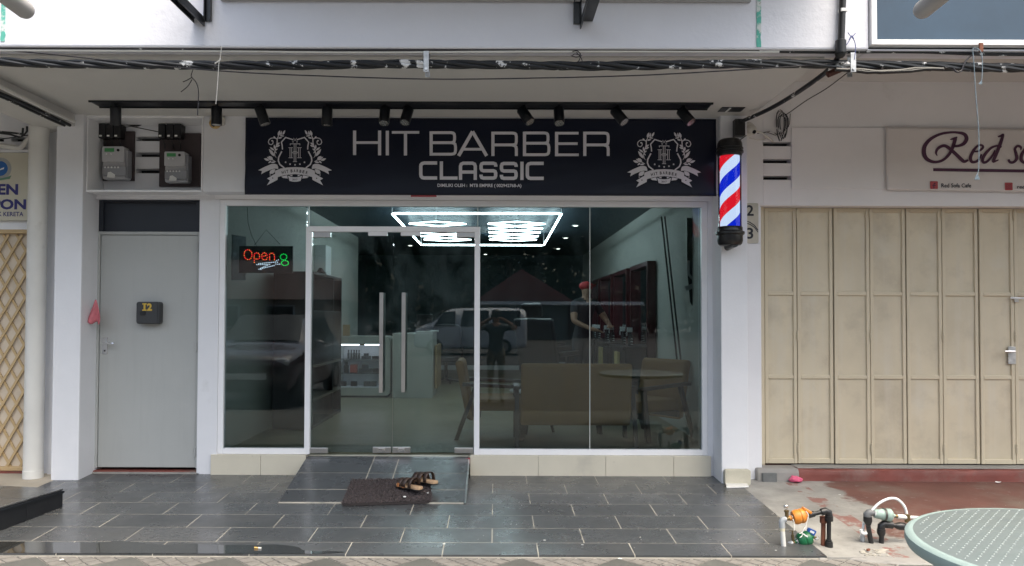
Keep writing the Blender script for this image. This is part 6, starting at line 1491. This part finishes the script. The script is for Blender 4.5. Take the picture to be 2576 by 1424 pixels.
# mirror stations along the wall
ordn = ['first', 'second', 'third', 'fourth', 'fifth']
for i in range(4):
    y0 = 2.75 + 1.55 * i; y1 = y0 + 1.25; zt_, zb_ = 2.09, .66
    t = thing('mirror_station', '%s dark red framed mirror station from the shop window' % ordn[i], 'mirror', (1.9, (y0 + y1) / 2, zb_), 'mirror stations')
    MB().box(IX1 - .05, IX1 - .012, y0 + .06, y1 - .06, zb_ + .25, zt_ - .06).build('mirror', M['mirror'], t)
    for a_, b2 in ((y0, y0 + .06), (y1 - .06, y1)): MB().box(IX1 - .12, IX1 - .012, a_, b2, zb_, zt_).build('frame_post', M['redwood'], t, bevel=.004)
    MB().box(IX1 - .12, IX1 - .012, y0 + .06, y1 - .06, zt_ - .06, zt_).build('frame_head', M['redwood'], t, bevel=.004)
    MB().box(IX1 - .42, IX1 - .012, y0 + .03, y1 - .03, .98, 1.02).build('ledge', M['darkwood'], t, bevel=.004)
    MB().box(IX1 - .38, IX1 - .013, y0 + .061, y1 - .061, IZ + .05, .98).build('cabinet', M['darkwood'], t, bevel=.004)
    MB().box(IX1 - .46, IX1 - .425, y0 + .2, y0 + .45, .66, .95).build('tool_tray', M['yellow'], t, bevel=.004)
    for k in range(2):
        yb = y0 + .28 + .55 * k; xb = IX1 - .28
        s_ = thing('spray_bottle', 'striped spray bottle with white trigger on the %s mirror ledge' % ordn[i], 'bottle', (xb, yb, 1.02), 'spray bottles on the mirror ledges')
        MB().lathe([(.032, 1.0205), (.032, 1.15), (.018, 1.18), (.018, 1.2)], (xb, yb, 0), seg=14).build('body', M['black'], s_, smooth=True)
        MB().box(xb - .045, xb + .025, yb - .014, yb + .014, 1.2, 1.26).box(xb - .05, xb - .038, yb - .006, yb + .006, 1.15, 1.2).build('trigger', M['white'], s_, bevel=.004)
        for j in range(3): MB().lathe([(.0325, 0), (.0325, .014)], (xb, yb, 1.04 + .035 * j), (.25, .1, 1), 14, False).build('stripe', M['white'], s_)
# barber chairs
def barber_chair(x, y, rz, lab):
    t = local_thing('barber_chair', lab, 'barber chair', (x, y, IZ), rz, 'black barber chairs')
    MB().prism(rrect(-.3, .3, .46, .60, .05), -.28, .30).build('seat', M['blackleather'], t, bevel=.03)
    MB().prism_x([(.22, .58), (.34, .56), (.50, 1.18), (.40, 1.20)], -.28, .28).build('backrest', M['blackleather'], t, bevel=.03)
    MB().prism_x([(.42, 1.22), (.52, 1.2), (.56, 1.38), (.46, 1.4)], -.14, .14).build('headrest', M['blackleather'], t, bevel=.03)
    for s_ in (-1, 1): MB().box(s_ * .31 - .035, s_ * .31 + .035, -.26, .28, .70, .76).box(s_ * .31 - .02, s_ * .31 + .02, -.1, .1, .5, .7).build('armrest', M['blackleather'], t, bevel=.012)
    MB().lathe([(.32, 0), (.32, .03), (.08, .06), (.07, .3), (.09, .46)], (0, 0, 0), seg=28).build('pedestal', M['chrome'], t, smooth=True)
    MB().box(-.2, .2, -.62, -.36, .16, .19).tube([(0, -.2, .42), (0, -.5, .19)], .03, 8).build('footrest', M['chrome'], t)
barber_chair(.72, 3.6, R(150), 'black barber chair closest to the waiting bench')
barber_chair(.95, 5.6, R(110), 'black barber chair in the middle of the shop')
barber_chair(.95, 7.4, R(100), 'black barber chair deep in the shop')
# dark hanging pennant on the pale wall
a, b_ = at(1728, 548, 1.0), at(1775, 797, 1.0)
pn = thing('crest_pennant', 'dark pennant printed with a pale crest and CLASSIC by the wall', 'pennant', (1.86, 1.0, b_.z))
MB().prism([(a.x, a.z), (a.x + .34, a.z), (a.x + .34, b_.z), (a.x + .12, b_.z), (a.x + .03, b_.z + .15), (a.x, b_.z + .5)], 1.0, 1.008).build('cloth', M['black'], pn)
q = MB(); p0, p1 = at(1740, 785, .998), at(1768, 773, .998); put_text(q, 'CLASSIC', p0.x, p1.x + .02, p0.z, p1.z, .998, .01)
cc_ = at(1752, 690, .998); q.strip([(cc_.x - .08, cc_.z + .14), (cc_.x - .08, cc_.z), (cc_.x, cc_.z - .09), (cc_.x + .08, cc_.z), (cc_.x + .08, cc_.z + .14)], .025, .998); q.strip([(cc_.x - .11, cc_.z - .15), (cc_.x, cc_.z - .10), (cc_.x + .11, cc_.z - .15)], .05, .998)
q.strip([(cc_.x - .03, cc_.z + .1), (cc_.x - .03, cc_.z - .02)], .012, .998); q.strip([(cc_.x + .03, cc_.z + .1), (cc_.x + .03, cc_.z - .02)], .012, .998); q.strip([(cc_.x - .03, cc_.z + .04), (cc_.x + .03, cc_.z + .04)], .012, .9985)
q.build('print', mat('faded print', (.3, .3, .3), .6), pn, fix=False)
MB().tube([(a.x + .1, 1.004, a.z), (a.x + .1, 1.004, IC)], .004, 6).build('cord', M['black'], pn)

q = MB(); q.tube([at(1664, 545, 1.6), at(1706, 930, 1.2)], .010, 8); lp = thing('folded_tripod', 'dark slender tripod legs leaning against the pale shop wall', 'tripod', (1.7, 1.3, IZ))
q.build('leg', M['darkwood'], lp); MB().tube([at(1672, 545, 1.62), at(1716, 935, 1.22)], .010, 8).build('leg', M['darkwood'], lp)
# ------------------------------------------------------------------ people
def person(name, label, loc, rz, J, E_, lab_col, extra=None):
    """J: joint -> (x, y, z, radius, cloth); E_: bones. One skinned surface, faces coloured by the nearest bone."""
    root = local_thing(name, label, 'person', loc, rz)
    names = list(J); me = bpy.data.meshes.new('body'); me.from_pydata([J[n][:3] for n in names], [(names.index(a), names.index(b)) for a, b in E_], [])
    o = bpy.data.objects.new('tmp', me); C.objects.link(o)
    sk = o.modifiers.new('skin', 'SKIN'); sk.use_smooth_shade = True; o.modifiers.new('sub', 'SUBSURF').levels = 2
    for i, n in enumerate(names):
        v = me.skin_vertices[0].data[i]; r_ = J[n][3]; v.radius = r_ if isinstance(r_, tuple) else (r_, r_); v.use_root = (n == 'pelvis')
    dg = bpy.context.evaluated_depsgraph_get(); ev = bpy.data.meshes.new_from_object(o.evaluated_get(dg))
    bpy.data.objects.remove(o)
    mats = sorted({J[n][4] for n in names}); ev.materials.clear()
    for m in mats: ev.materials.append(M[m])
    segs = [(Vector(J[a][:3]), Vector(J[b][:3]), J[b][4]) for a, b in E_]
    for p in ev.polygons:
        c_ = p.center; best = None
        for a, b, m in segs:
            d = b - a; t = max(0, min(1, (c_ - a).dot(d) / max(d.length_squared, 1e-9))); q_ = (c_ - a - d * t).length
            if best is None or q_ < best[0]: best = (q_, m)
        p.material_index = mats.index(best[1]); p.use_smooth = True
    ob = bpy.data.objects.new('body', ev); C.objects.link(ob); ob.parent = root
    return root
def fingers(J, E_, hand, wrist_dir, m='skin', curl=.4):
    h = Vector(J[hand][:3]); d = Vector(wrist_dir).normalized(); s_ = d.cross(Vector((0, 0, 1)))
    if s_.length < .1: s_ = Vector((1, 0, 0))
    s_.normalize(); up = s_.cross(d)
    for i, (off, ln) in enumerate(((-.030, .060), (-.010, .074), (.010, .070), (.030, .055))):
        a = h + s_ * off + d * .045; b = a + d * ln * .5 - up * curl * .01; c_ = b + d * ln * .4 - up * curl * .03
        for k, p in enumerate((a, b, c_)): J['%s_f%d%d' % (hand, i, k)] = (*p, .0095 - .0008 * k, m)
        E_ += [(hand, '%s_f%d0' % (hand, i)), ('%s_f%d0' % (hand, i), '%s_f%d1' % (hand, i)), ('%s_f%d1' % (hand, i), '%s_f%d2' % (hand, i))]
    a = h + s_ * -.045 + d * .01; b = a + s_ * -.015 + d * .035
    J[hand + '_t0'] = (*a, .0105, m); J[hand + '_t1'] = (*b, .0095, m); E_ += [(hand, hand + '_t0'), (hand + '_t0', hand + '_t1')]
def figure(shirt, legs, arms, lower, lean=0.0, Hs=1.66):
    s = Hs / 1.70
    J = {'pelvis': (0, 0, .93, (.145, .11), legs), 'waist': (0, -lean * .3, 1.08, (.135, .10), shirt), 'chest': (0, -lean * .7, 1.27, (.165, .11), shirt), 'shoulders': (0, -lean, 1.40, (.12, .085), shirt),
         'neck': (0, -lean - .01, 1.48, .052, 'skin'), 'jaw': (0, -lean - .03, 1.54, (.062, .075), 'skin'), 'head': (0, -lean - .025, 1.61, (.076, .092), 'skin'), 'crown': (0, -lean - .015, 1.67, (.062, .075), 'hair')}
    E_ = [('pelvis', 'waist'), ('waist', 'chest'), ('chest', 'shoulders'), ('shoulders', 'neck'), ('neck', 'jaw'), ('jaw', 'head'), ('head', 'crown')]
    for s_, k in ((-1, 'l'), (1, 'r')):
        J.update({k + 'hip': (s_ * .095, 0, .88, (.095, .1), legs), k + 'knee': (s_ * .105, -.01, .50, .062 if lower == 'skin' else .075, legs), k + 'calf': (s_ * .108, .01, .36, .056, lower), k + 'ank': (s_ * .11, .02, .09, .042, lower), k + 'toe': (s_ * .125, -.15, .045, (.042, .03), 'black')})
        E_ += [('pelvis', k + 'hip'), (k + 'hip', k + 'knee'), (k + 'knee', k + 'calf'), (k + 'calf', k + 'ank'), (k + 'ank', k + 'toe')]
        sh, el, wr, ha = arms[k]
        J.update({k + 'sh': (*sh, .062, shirt), k + 'up': (*Vector(sh).lerp(Vector(el), .6), .056, shirt), k + 'el': (*el, .043, 'skin'), k + 'wr': (*wr, .030, 'skin'), k + 'hand': (*ha, (.036, .022), 'skin')})
        E_ += [('shoulders', k + 'sh'), (k + 'sh', k + 'up'), (k + 'up', k + 'el'), (k + 'el', k + 'wr'), (k + 'wr', k + 'hand')]
        fingers(J, E_, k + 'hand', Vector(ha) - Vector(wr))
    return {n: tuple(v * s if i < 3 else (tuple(q * s for q in v) if isinstance(v, tuple) else v * s if i == 3 else v) for i, v in enumerate(t)) for n, t in J.items()}, E_
# barber at work inside (faces the mirrors)
J, E_ = figure('tshirt', 'trousers', {'l': ((-.2, -.05, 1.40), (-.30, -.16, 1.14), (-.18, -.36, 1.04), (-.13, -.43, 1.02)), 'r': ((.2, -.05, 1.40), (.30, -.18, 1.15), (.18, -.38, 1.08), (.12, -.44, 1.07))}, 'trousers', .06, 1.72)
pb_ = person('person', 'person in a dark t-shirt and red cap bending over a barber chair', (1.28, 4.55, IZ), R(35), J, E_, None)
q = MB(); q.ball((0, -.08, 1.665), .098, 18, (1, 1.12, .72)); q.v = [v for v in q.v]; q.build('cap', M['redcap'], pb_, smooth=True)
q = MB(); q.lathe([(.085, 0), (.085, .008)], (0, -.17, 1.655), (0, .25, 1), 20); q.build('cap_brim', M['redcap'], pb_)
# ================================================================== THE STREET MIRRORED IN THE GLASS
GZ = -.19
# photographer, holding a phone up at the camera's place
J, E_ = figure('greytee', 'khaki', {'l': ((-.21, -.0, 1.40), (-.37, -.16, 1.38), (-.17, -.33, 1.53), (-.10, -.37, 1.56)), 'r': ((.21, -.0, 1.40), (.37, -.16, 1.38), (.17, -.33, 1.53), (.10, -.37, 1.56))}, 'skin', .0, 1.68)
ph = person('person', 'person in dark t-shirt and khaki shorts holding up a phone, mirrored in the glass', (0.02, -7.50, GZ), math.pi, J, E_, None)
q = MB(); q.ball((0, .0, 1.645), .09, 16, (1, 1.15, .8)); q.build('hair', M['hair'], ph, smooth=True)
pho = MB().box(-.075, .075, -7.085, -7.077, 1.36, 1.43).build('phone', M['black'], label='black phone held up by the mirrored person', cat='phone', bevel=.004)
# ---- vehicles: lofted bodies
def vehicle(name, label, loc, rz, secs, glass, wheels, paint, lamps, Wd, trim_z=.32):
    """secs: (y, z_sill, z_belt, z_roof, w_sill, w_belt, w_roof) along the length; front at -y"""
    t = local_thing(name, label, 'van' if 'van' in name else 'car', loc, rz)
    V = []; F_ = []; n = len(secs); ring = 10
    for (y, zs, zb, zr, ws, wb, wr) in secs:
        half = [(ws * .86, zs), (ws, zs + .06), (wb, (zs + zb) / 2), (wb * .985, zb), (wr, zr - .05)]
        V += [(x, y, z) for x, z in half] + [(-x, y, z) for x, z in half[::-1]]
    for i in range(n - 1):
        for k in range(ring):
            F_.append((i * ring + k, i * ring + (k + 1) % ring, (i + 1) * ring + (k + 1) % ring, (i + 1) * ring + k))
    F_ += [tuple(range(ring)), tuple((n - 1) * ring + k for k in range(ring))[::-1]]
    # crown the roof a little
    q = MB(); q.add(V, F_); b = q.build('body', paint, t, smooth=True); s_ = b.modifiers.new('sub', 'SUBSURF'); s_.levels = 1; s_.render_levels = 2
    for P in glass:
        for s_ in (-1, 1):
            if P[0] == 'side':
                q = MB(); q.add([(s_ * (x + .022), y, z) for x, y, z in P[1]], [tuple(range(len(P[1])))]); q.build('side_window', M['carglass'], t)
            elif s_ == 1:
                q = MB(); q.add([(x, y, z) for x, y, z in P[1]], [tuple(range(len(P[1])))]); q.build(P[0], M['carglass'], t)
    for y in wheels:
        for s_ in (-1, 1):
            x = s_ * (Wd - .10); w = MB().lathe([(.20, -.11), (.31, -.11), (.335, -.08), (.335, .08), (.31, .11), (.20, .11)], (x, y, .335), (1, 0, 0), 28).build('tyre', M['rubber'], t, smooth=True)
            q = MB(); q.lathe([(.205, .06 * s_), (.205, .115 * s_), (.05, .118 * s_)], (x, y, .335), (1, 0, 0), 24)
            for k in range(10): q.box(-.018, .018, .05, .2, .0, .008, Matrix.Translation((x + s_ * .116, y, .335)) @ Matrix.Rotation(k * .628, 4, 'X') @ Matrix.Rotation(math.pi / 2, 4, 'Y') @ Matrix.Rotation(math.pi / 2, 4, 'Z'))
            q.build('rim', M['steel'], w)
    for (x, y, z, sx, sz) in lamps:
        for s_ in (-1, 1): MB().ball((s_ * x, y, z), 1, 12, (sx, .05, sz)).build('headlight', M['lampglass'], t, smooth=True)
    return t
M['carglass'] = mat('dark car glass', (.015, .018, .02), .05); M['rubber'] = mat('tyre rubber', (.015, .015, .015), .8); M['lampglass'] = mat('headlight glass', (.6, .62, .65), .1)
M['darkred'] = mat('dark maroon car paint', (.035, .012, .016), .2, coat=1); M['vanwhite'] = mat('white van paint', (.62, .63, .64), .3, coat=.5)
suv = [(-2.15, .45, .70, .80, .62, .66, .60), (-2.05, .28, .82, .98, .80, .84, .74), (-1.55, .24, .92, 1.06, .86, .89, .78), (-1.0, .22, .97, 1.13, .88, .90, .78), (-.85, .22, .98, 1.18, .88, .90, .74), (-.15, .22, 1.0, 1.62, .88, .90, .62), (.5, .22, 1.01, 1.70, .88, .90, .63), (1.3, .22, 1.02, 1.68, .88, .90, .62), (1.75, .26, 1.03, 1.60, .87, .89, .60), (2.1, .34, 1.03, 1.12, .82, .84, .74), (2.2, .5, .9, 1.0, .7, .74, .66)]
gl = [('windscreen', [(-.70, -.90, 1.14), (.70, -.90, 1.14), (.58, -.17, 1.60), (-.58, -.17, 1.60)]), ('side', [(.865, -.6, 1.04), (.865, .35, 1.05), (.69, .35, 1.55), (.69, -.02, 1.52)]), ('side', [(.865, .42, 1.05), (.865, 1.3, 1.07), (.69, 1.15, 1.55), (.69, .42, 1.56)])]
sv = vehicle('parked_car', 'dark maroon crossover parked nose towards the shop, mirrored in the glass', (-4.25, -8.2, GZ), math.pi, suv, gl, (-1.35, 1.35), M['darkred'], [(.66, -2.03, .80, .16, .08)], .90)
MB().box(-.45, .45, -2.18, -2.12, .52, .62).build('number_plate', M['white'], sv)
for s_ in (-1, 1): MB().ball((s_ * .98, -.62, 1.07), 1, 10, (.10, .06, .07)).build('wing_mirror', M['darkred'], sv, smooth=True)
van = [(-2.35, .40, .85, 1.0, .72, .76, .70), (-2.28, .25, 1.0, 1.14, .82, .84, .76), (-1.75, .22, 1.08, 1.32, .84, .86, .74), (-1.05, .22, 1.12, 1.95, .85, .86, .68), (-.6, .22, 1.12, 2.02, .85, .86, .70), (1.5, .22, 1.12, 2.04, .85, .86, .70), (2.2, .24, 1.12, 2.0, .85, .86, .70), (2.36, .34, 1.1, 1.9, .82, .84, .68)]
gv = [('windscreen', [(-.70, -1.80, 1.34), (.70, -1.80, 1.34), (.62, -1.12, 1.86), (-.62, -1.12, 1.86)]), ('side', [(.83, -1.5, 1.17), (.83, -.62, 1.17), (.715, -.62, 1.80), (.715, -1.12, 1.74)]), ('side', [(.83, -.42, 1.17), (.83, .75, 1.17), (.72, .75, 1.82), (.72, -.30, 1.82)]), ('side', [(.83, .9, 1.17), (.83, 2.05, 1.17), (.72, 2.05, 1.82), (.72, .9, 1.82)])]
vn = vehicle('white_van', 'white passenger van parked across the street, mirrored in the door glass', (at(1185, 800, 26.0).x, -26.0, GZ), R(-90), van, gv, (-1.45, 1.35), M['vanwhite'], [(.62, -2.27, .92, .14, .09)], .86)
# ---- pavilion with a red gable roof
Yh = -46.0; dm2 = 46.0
def far(u, v, Ym): return at(u, v, Ym)
a, b_, ap = far(1205, 757, dm2), far(1432, 757, dm2), far(1312, 677, dm2)
hp = thing('red_roof_pavilion', 'pavilion with ribbed red gable roof and grey roller shutter, mirrored in the glass', 'building', ((a.x + b_.x) / 2, Yh, GZ))
x0, x1 = a.x, b_.x; ze = a.z; za = ap.z
M['redroof'] = mat('red ribbed roof sheet', (.34, .11, .10), .6, var=.1, vs=2); M['fasciawhite'] = mat('pale fascia', (.55, .58, .62), .5); M['greywall'] = mat('grey street wall', (.22, .22, .21), .8, var=.1, vs=1)
xm = ap.x
MB().add([(x0 - .3, Yh + .1, ze), (x1 + .3, Yh + .1, ze), (xm, Yh + .1, za), (x0 - .3, Yh - 7, ze), (x1 + .3, Yh - 7, ze), (xm, Yh - 7, za)], [(0, 1, 2), (3, 5, 4), (0, 2, 5, 3), (1, 4, 5, 2)]).build('roof', M['redroof'], hp)
ribs = MB(); n_ = 26
for i in range(1, n_):
    x = x0 + (x1 - x0) * i / n_; zt2 = ze + (za - ze) * (1 - abs(x - xm) / ((xm - x0) if x < xm else (x1 - xm))); ribs.box(x - .03, x + .03, Yh + .1, Yh + .16, ze + .02, max(ze + .05, zt2 - .05))
ribs.build('roof_ribs', M['redroof'], hp)
MB().box(x0 - .2, x1 - .0, Yh - 6, Yh - .5, GZ, ze).build('wall', M['greywall'], hp)
xe_ = far(1618, 760, dm2).x
sc_w = MB()
for i in range(60):
    xa = x0 - .4 + (xe_ - x0 + .4) * i / 60; xb = x0 - .4 + (xe_ - x0 + .4) * (i + 1) / 60
    sc_w.add([(xa, Yh + .25, ze - .02), (xb, Yh + .25, ze - .02), (xb, Yh + .35, ze - .30), (xa, Yh + .35 + .12, ze - .22)], [(0, 1, 2, 3)])
sc_w.build('scalloped_awning', M['fasciawhite'], hp)
for i in range(12): MB().box(x0 + .6, x1 - .8, Yh - .5, Yh - .46, GZ + .05 + .2 * i, GZ + .05 + .2 * i + .17).build('shutter_slat', M['greywall'], hp)
for u in (1432, 1520, 1612): p = far(u, 800, dm2); MB().box(p.x - .09, p.x + .09, Yh - .3, Yh - .12, GZ, ze - .05).build('post', M['redwood'], hp)
MB().box(x1, xe_, Yh - 6, Yh - 5.6, GZ, ze - .1).build('side_wall', M['redwood'], hp)
# ---- brick fronted house on the other side
dm3 = 30.0; a, b_ = far(540, 690, dm3), far(790, 760, dm3)
bh = thing('brick_house', 'long house with a red tiled roof and pale brick wall, mirrored behind the LED sign', 'building', ((a.x + b_.x) / 2, -30, GZ))
M['brownroof'] = mat('brown red tiles', (.09, .055, .05), .8, var=.15, vs=3); M['brick'] = mat('pale brick', (.30, .22, .17), .85, var=.2, vs=5)
MB().box(a.x - 14, b_.x + .5, -36, -30, GZ, 2.2).build('wall', M['brick'], bh)
MB().prism_x([(-29.4, 2.15), (-33, 4.2), (-36.6, 2.15)], a.x - 14.5, b_.x + 1).build('roof', M['brownroof'], bh)
for i in range(5):
    xw = b_.x - 1.6 - 2.6 * i; f_ = MB().box(xw - .7, xw + .7, -30, -29.93, .8, 1.9).build('window', M['fasciawhite'], bh); MB().box(xw - .62, xw + .62, -29.93, -29.90, .88, 1.82).build('pane', M['carglass'], f_)
# ---- trees closing the far side
M['bark'] = mat('bark', (.06, .045, .03), .9, var=.2, vs=8)
M['leafa'] = mat('dark evergreen leaves', (.018, .036, .014), .95, var=.35, vs=.8, ior=1.1); M['leafb'] = mat('mid green leaves', (.035, .06, .02), .95, var=.35, vs=.8, ior=1.1)
def tree(x, y, h, cr, seed, m, lab):
    rg = random.Random(seed); t = local_thing('broadleaf_tree', lab, 'tree', (x, y, GZ), 0, 'trees across the street')
    q = MB(); th = h * .5; top = Vector((rg.uniform(-.3, .3), rg.uniform(-.3, .3), th)); q.tube([(0, 0, -.1), (.05, 0, th * .5), top], [.28, .22, .15], 8); tips = []
    for i in range(7):
        a_ = i * .9 + rg.random(); e = top + Vector((math.cos(a_) * cr * .6, math.sin(a_) * cr * .6, h * rg.uniform(.12, .38))); q.tube([top - Vector((0, 0, rg.uniform(0, th * .35))), top.lerp(e, .5) + Vector((0, 0, .3)), e], [.12, .08, .04], 6); tips.append(e)
    q.build('trunk', M['bark'], t, smooth=True)
    q = MB(); cl = []
    for i in range(46):
        v = Vector((rg.gauss(0, 1), rg.gauss(0, 1), rg.gauss(0, 1))).normalized() * rg.uniform(.35, 1) ; cl.append((Vector((v.x * cr, v.y * cr, h * .62 + v.z * h * .36)), rg.uniform(.5, 1.1)))
    for c_, r_ in cl:
        for k in range(95):
            p = c_ + Vector((rg.gauss(0, .5), rg.gauss(0, .5), rg.gauss(0, .42))) * r_; s_ = rg.uniform(.12, .26); a_ = Vector((rg.gauss(0, 1), rg.gauss(0, 1), rg.gauss(0, 1))).normalized(); b_ = a_.cross(Vector((rg.gauss(0, 1), rg.gauss(0, 1), rg.gauss(0, 1)))).normalized()
            q.add([p - a_ * s_, p + b_ * s_ * .5, p + a_ * s_, p - b_ * s_ * .5], [(0, 1, 2, 3)])
    q.build('crown', m, t, fix=False)
tl = ['broad dark tree mirrored behind the red gable', 'tall dark tree mirrored over the white van', 'mid green tree mirrored beside the pavilion', 'dark tree mirrored above the black shelf', 'mid green tree mirrored over the brick house roof', 'dark tree mirrored behind the LED sign', 'leafy tree mirrored over the scalloped awning', 'tall tree mirrored near the crest pennant']
for i, (x, y, h, cr) in enumerate(((1.0, -62, 15, 5.5), (-3.6, -50, 13, 4.6), (8.0, -60, 14, 5.0), (-9.0, -46, 12, 4.6), (-14.5, -42, 12, 4.8), (-20, -44, 11, 4.6), (14.5, -58, 15, 5.5), (21, -56, 14, 5.5))):
    tree(x, y, h, cr, 20 + i, M['leafa'] if i in (0, 1, 3, 5, 7) else M['leafb'], tl[i])
# far row that reads as one mass
q = MB(); rg = random.Random(77)
for i in range(60000):
    x = rg.uniform(-70, 70); zt3 = 17 + 4 * mnoise.noise((x * .13, 0, 0)) + 2 * mnoise.noise((x * .5, 3, 0)); z = GZ + zt3 * rg.random() ** .8; p = Vector((x, -72 + rg.gauss(0, 1.6), z)); s_ = rg.uniform(.3, .6); a_ = Vector((rg.gauss(0, 1), rg.gauss(0, .4), rg.gauss(0, 1))).normalized(); b_ = a_.cross(Vector((rg.gauss(0, 1), rg.gauss(0, 1), rg.gauss(0, 1)))).normalized()
    q.add([p - a_ * s_, p + b_ * s_ * .6, p + a_ * s_, p - b_ * s_ * .6], [(0, 1, 2, 3)])
q.build('treeline', M['leafa'], kind='stuff', label='dark far treeline mirrored at the top of the shop windows', cat='treeline', fix=False)
for o in list(bpy.data.objects):
    if '_w' in o: del o['_w']
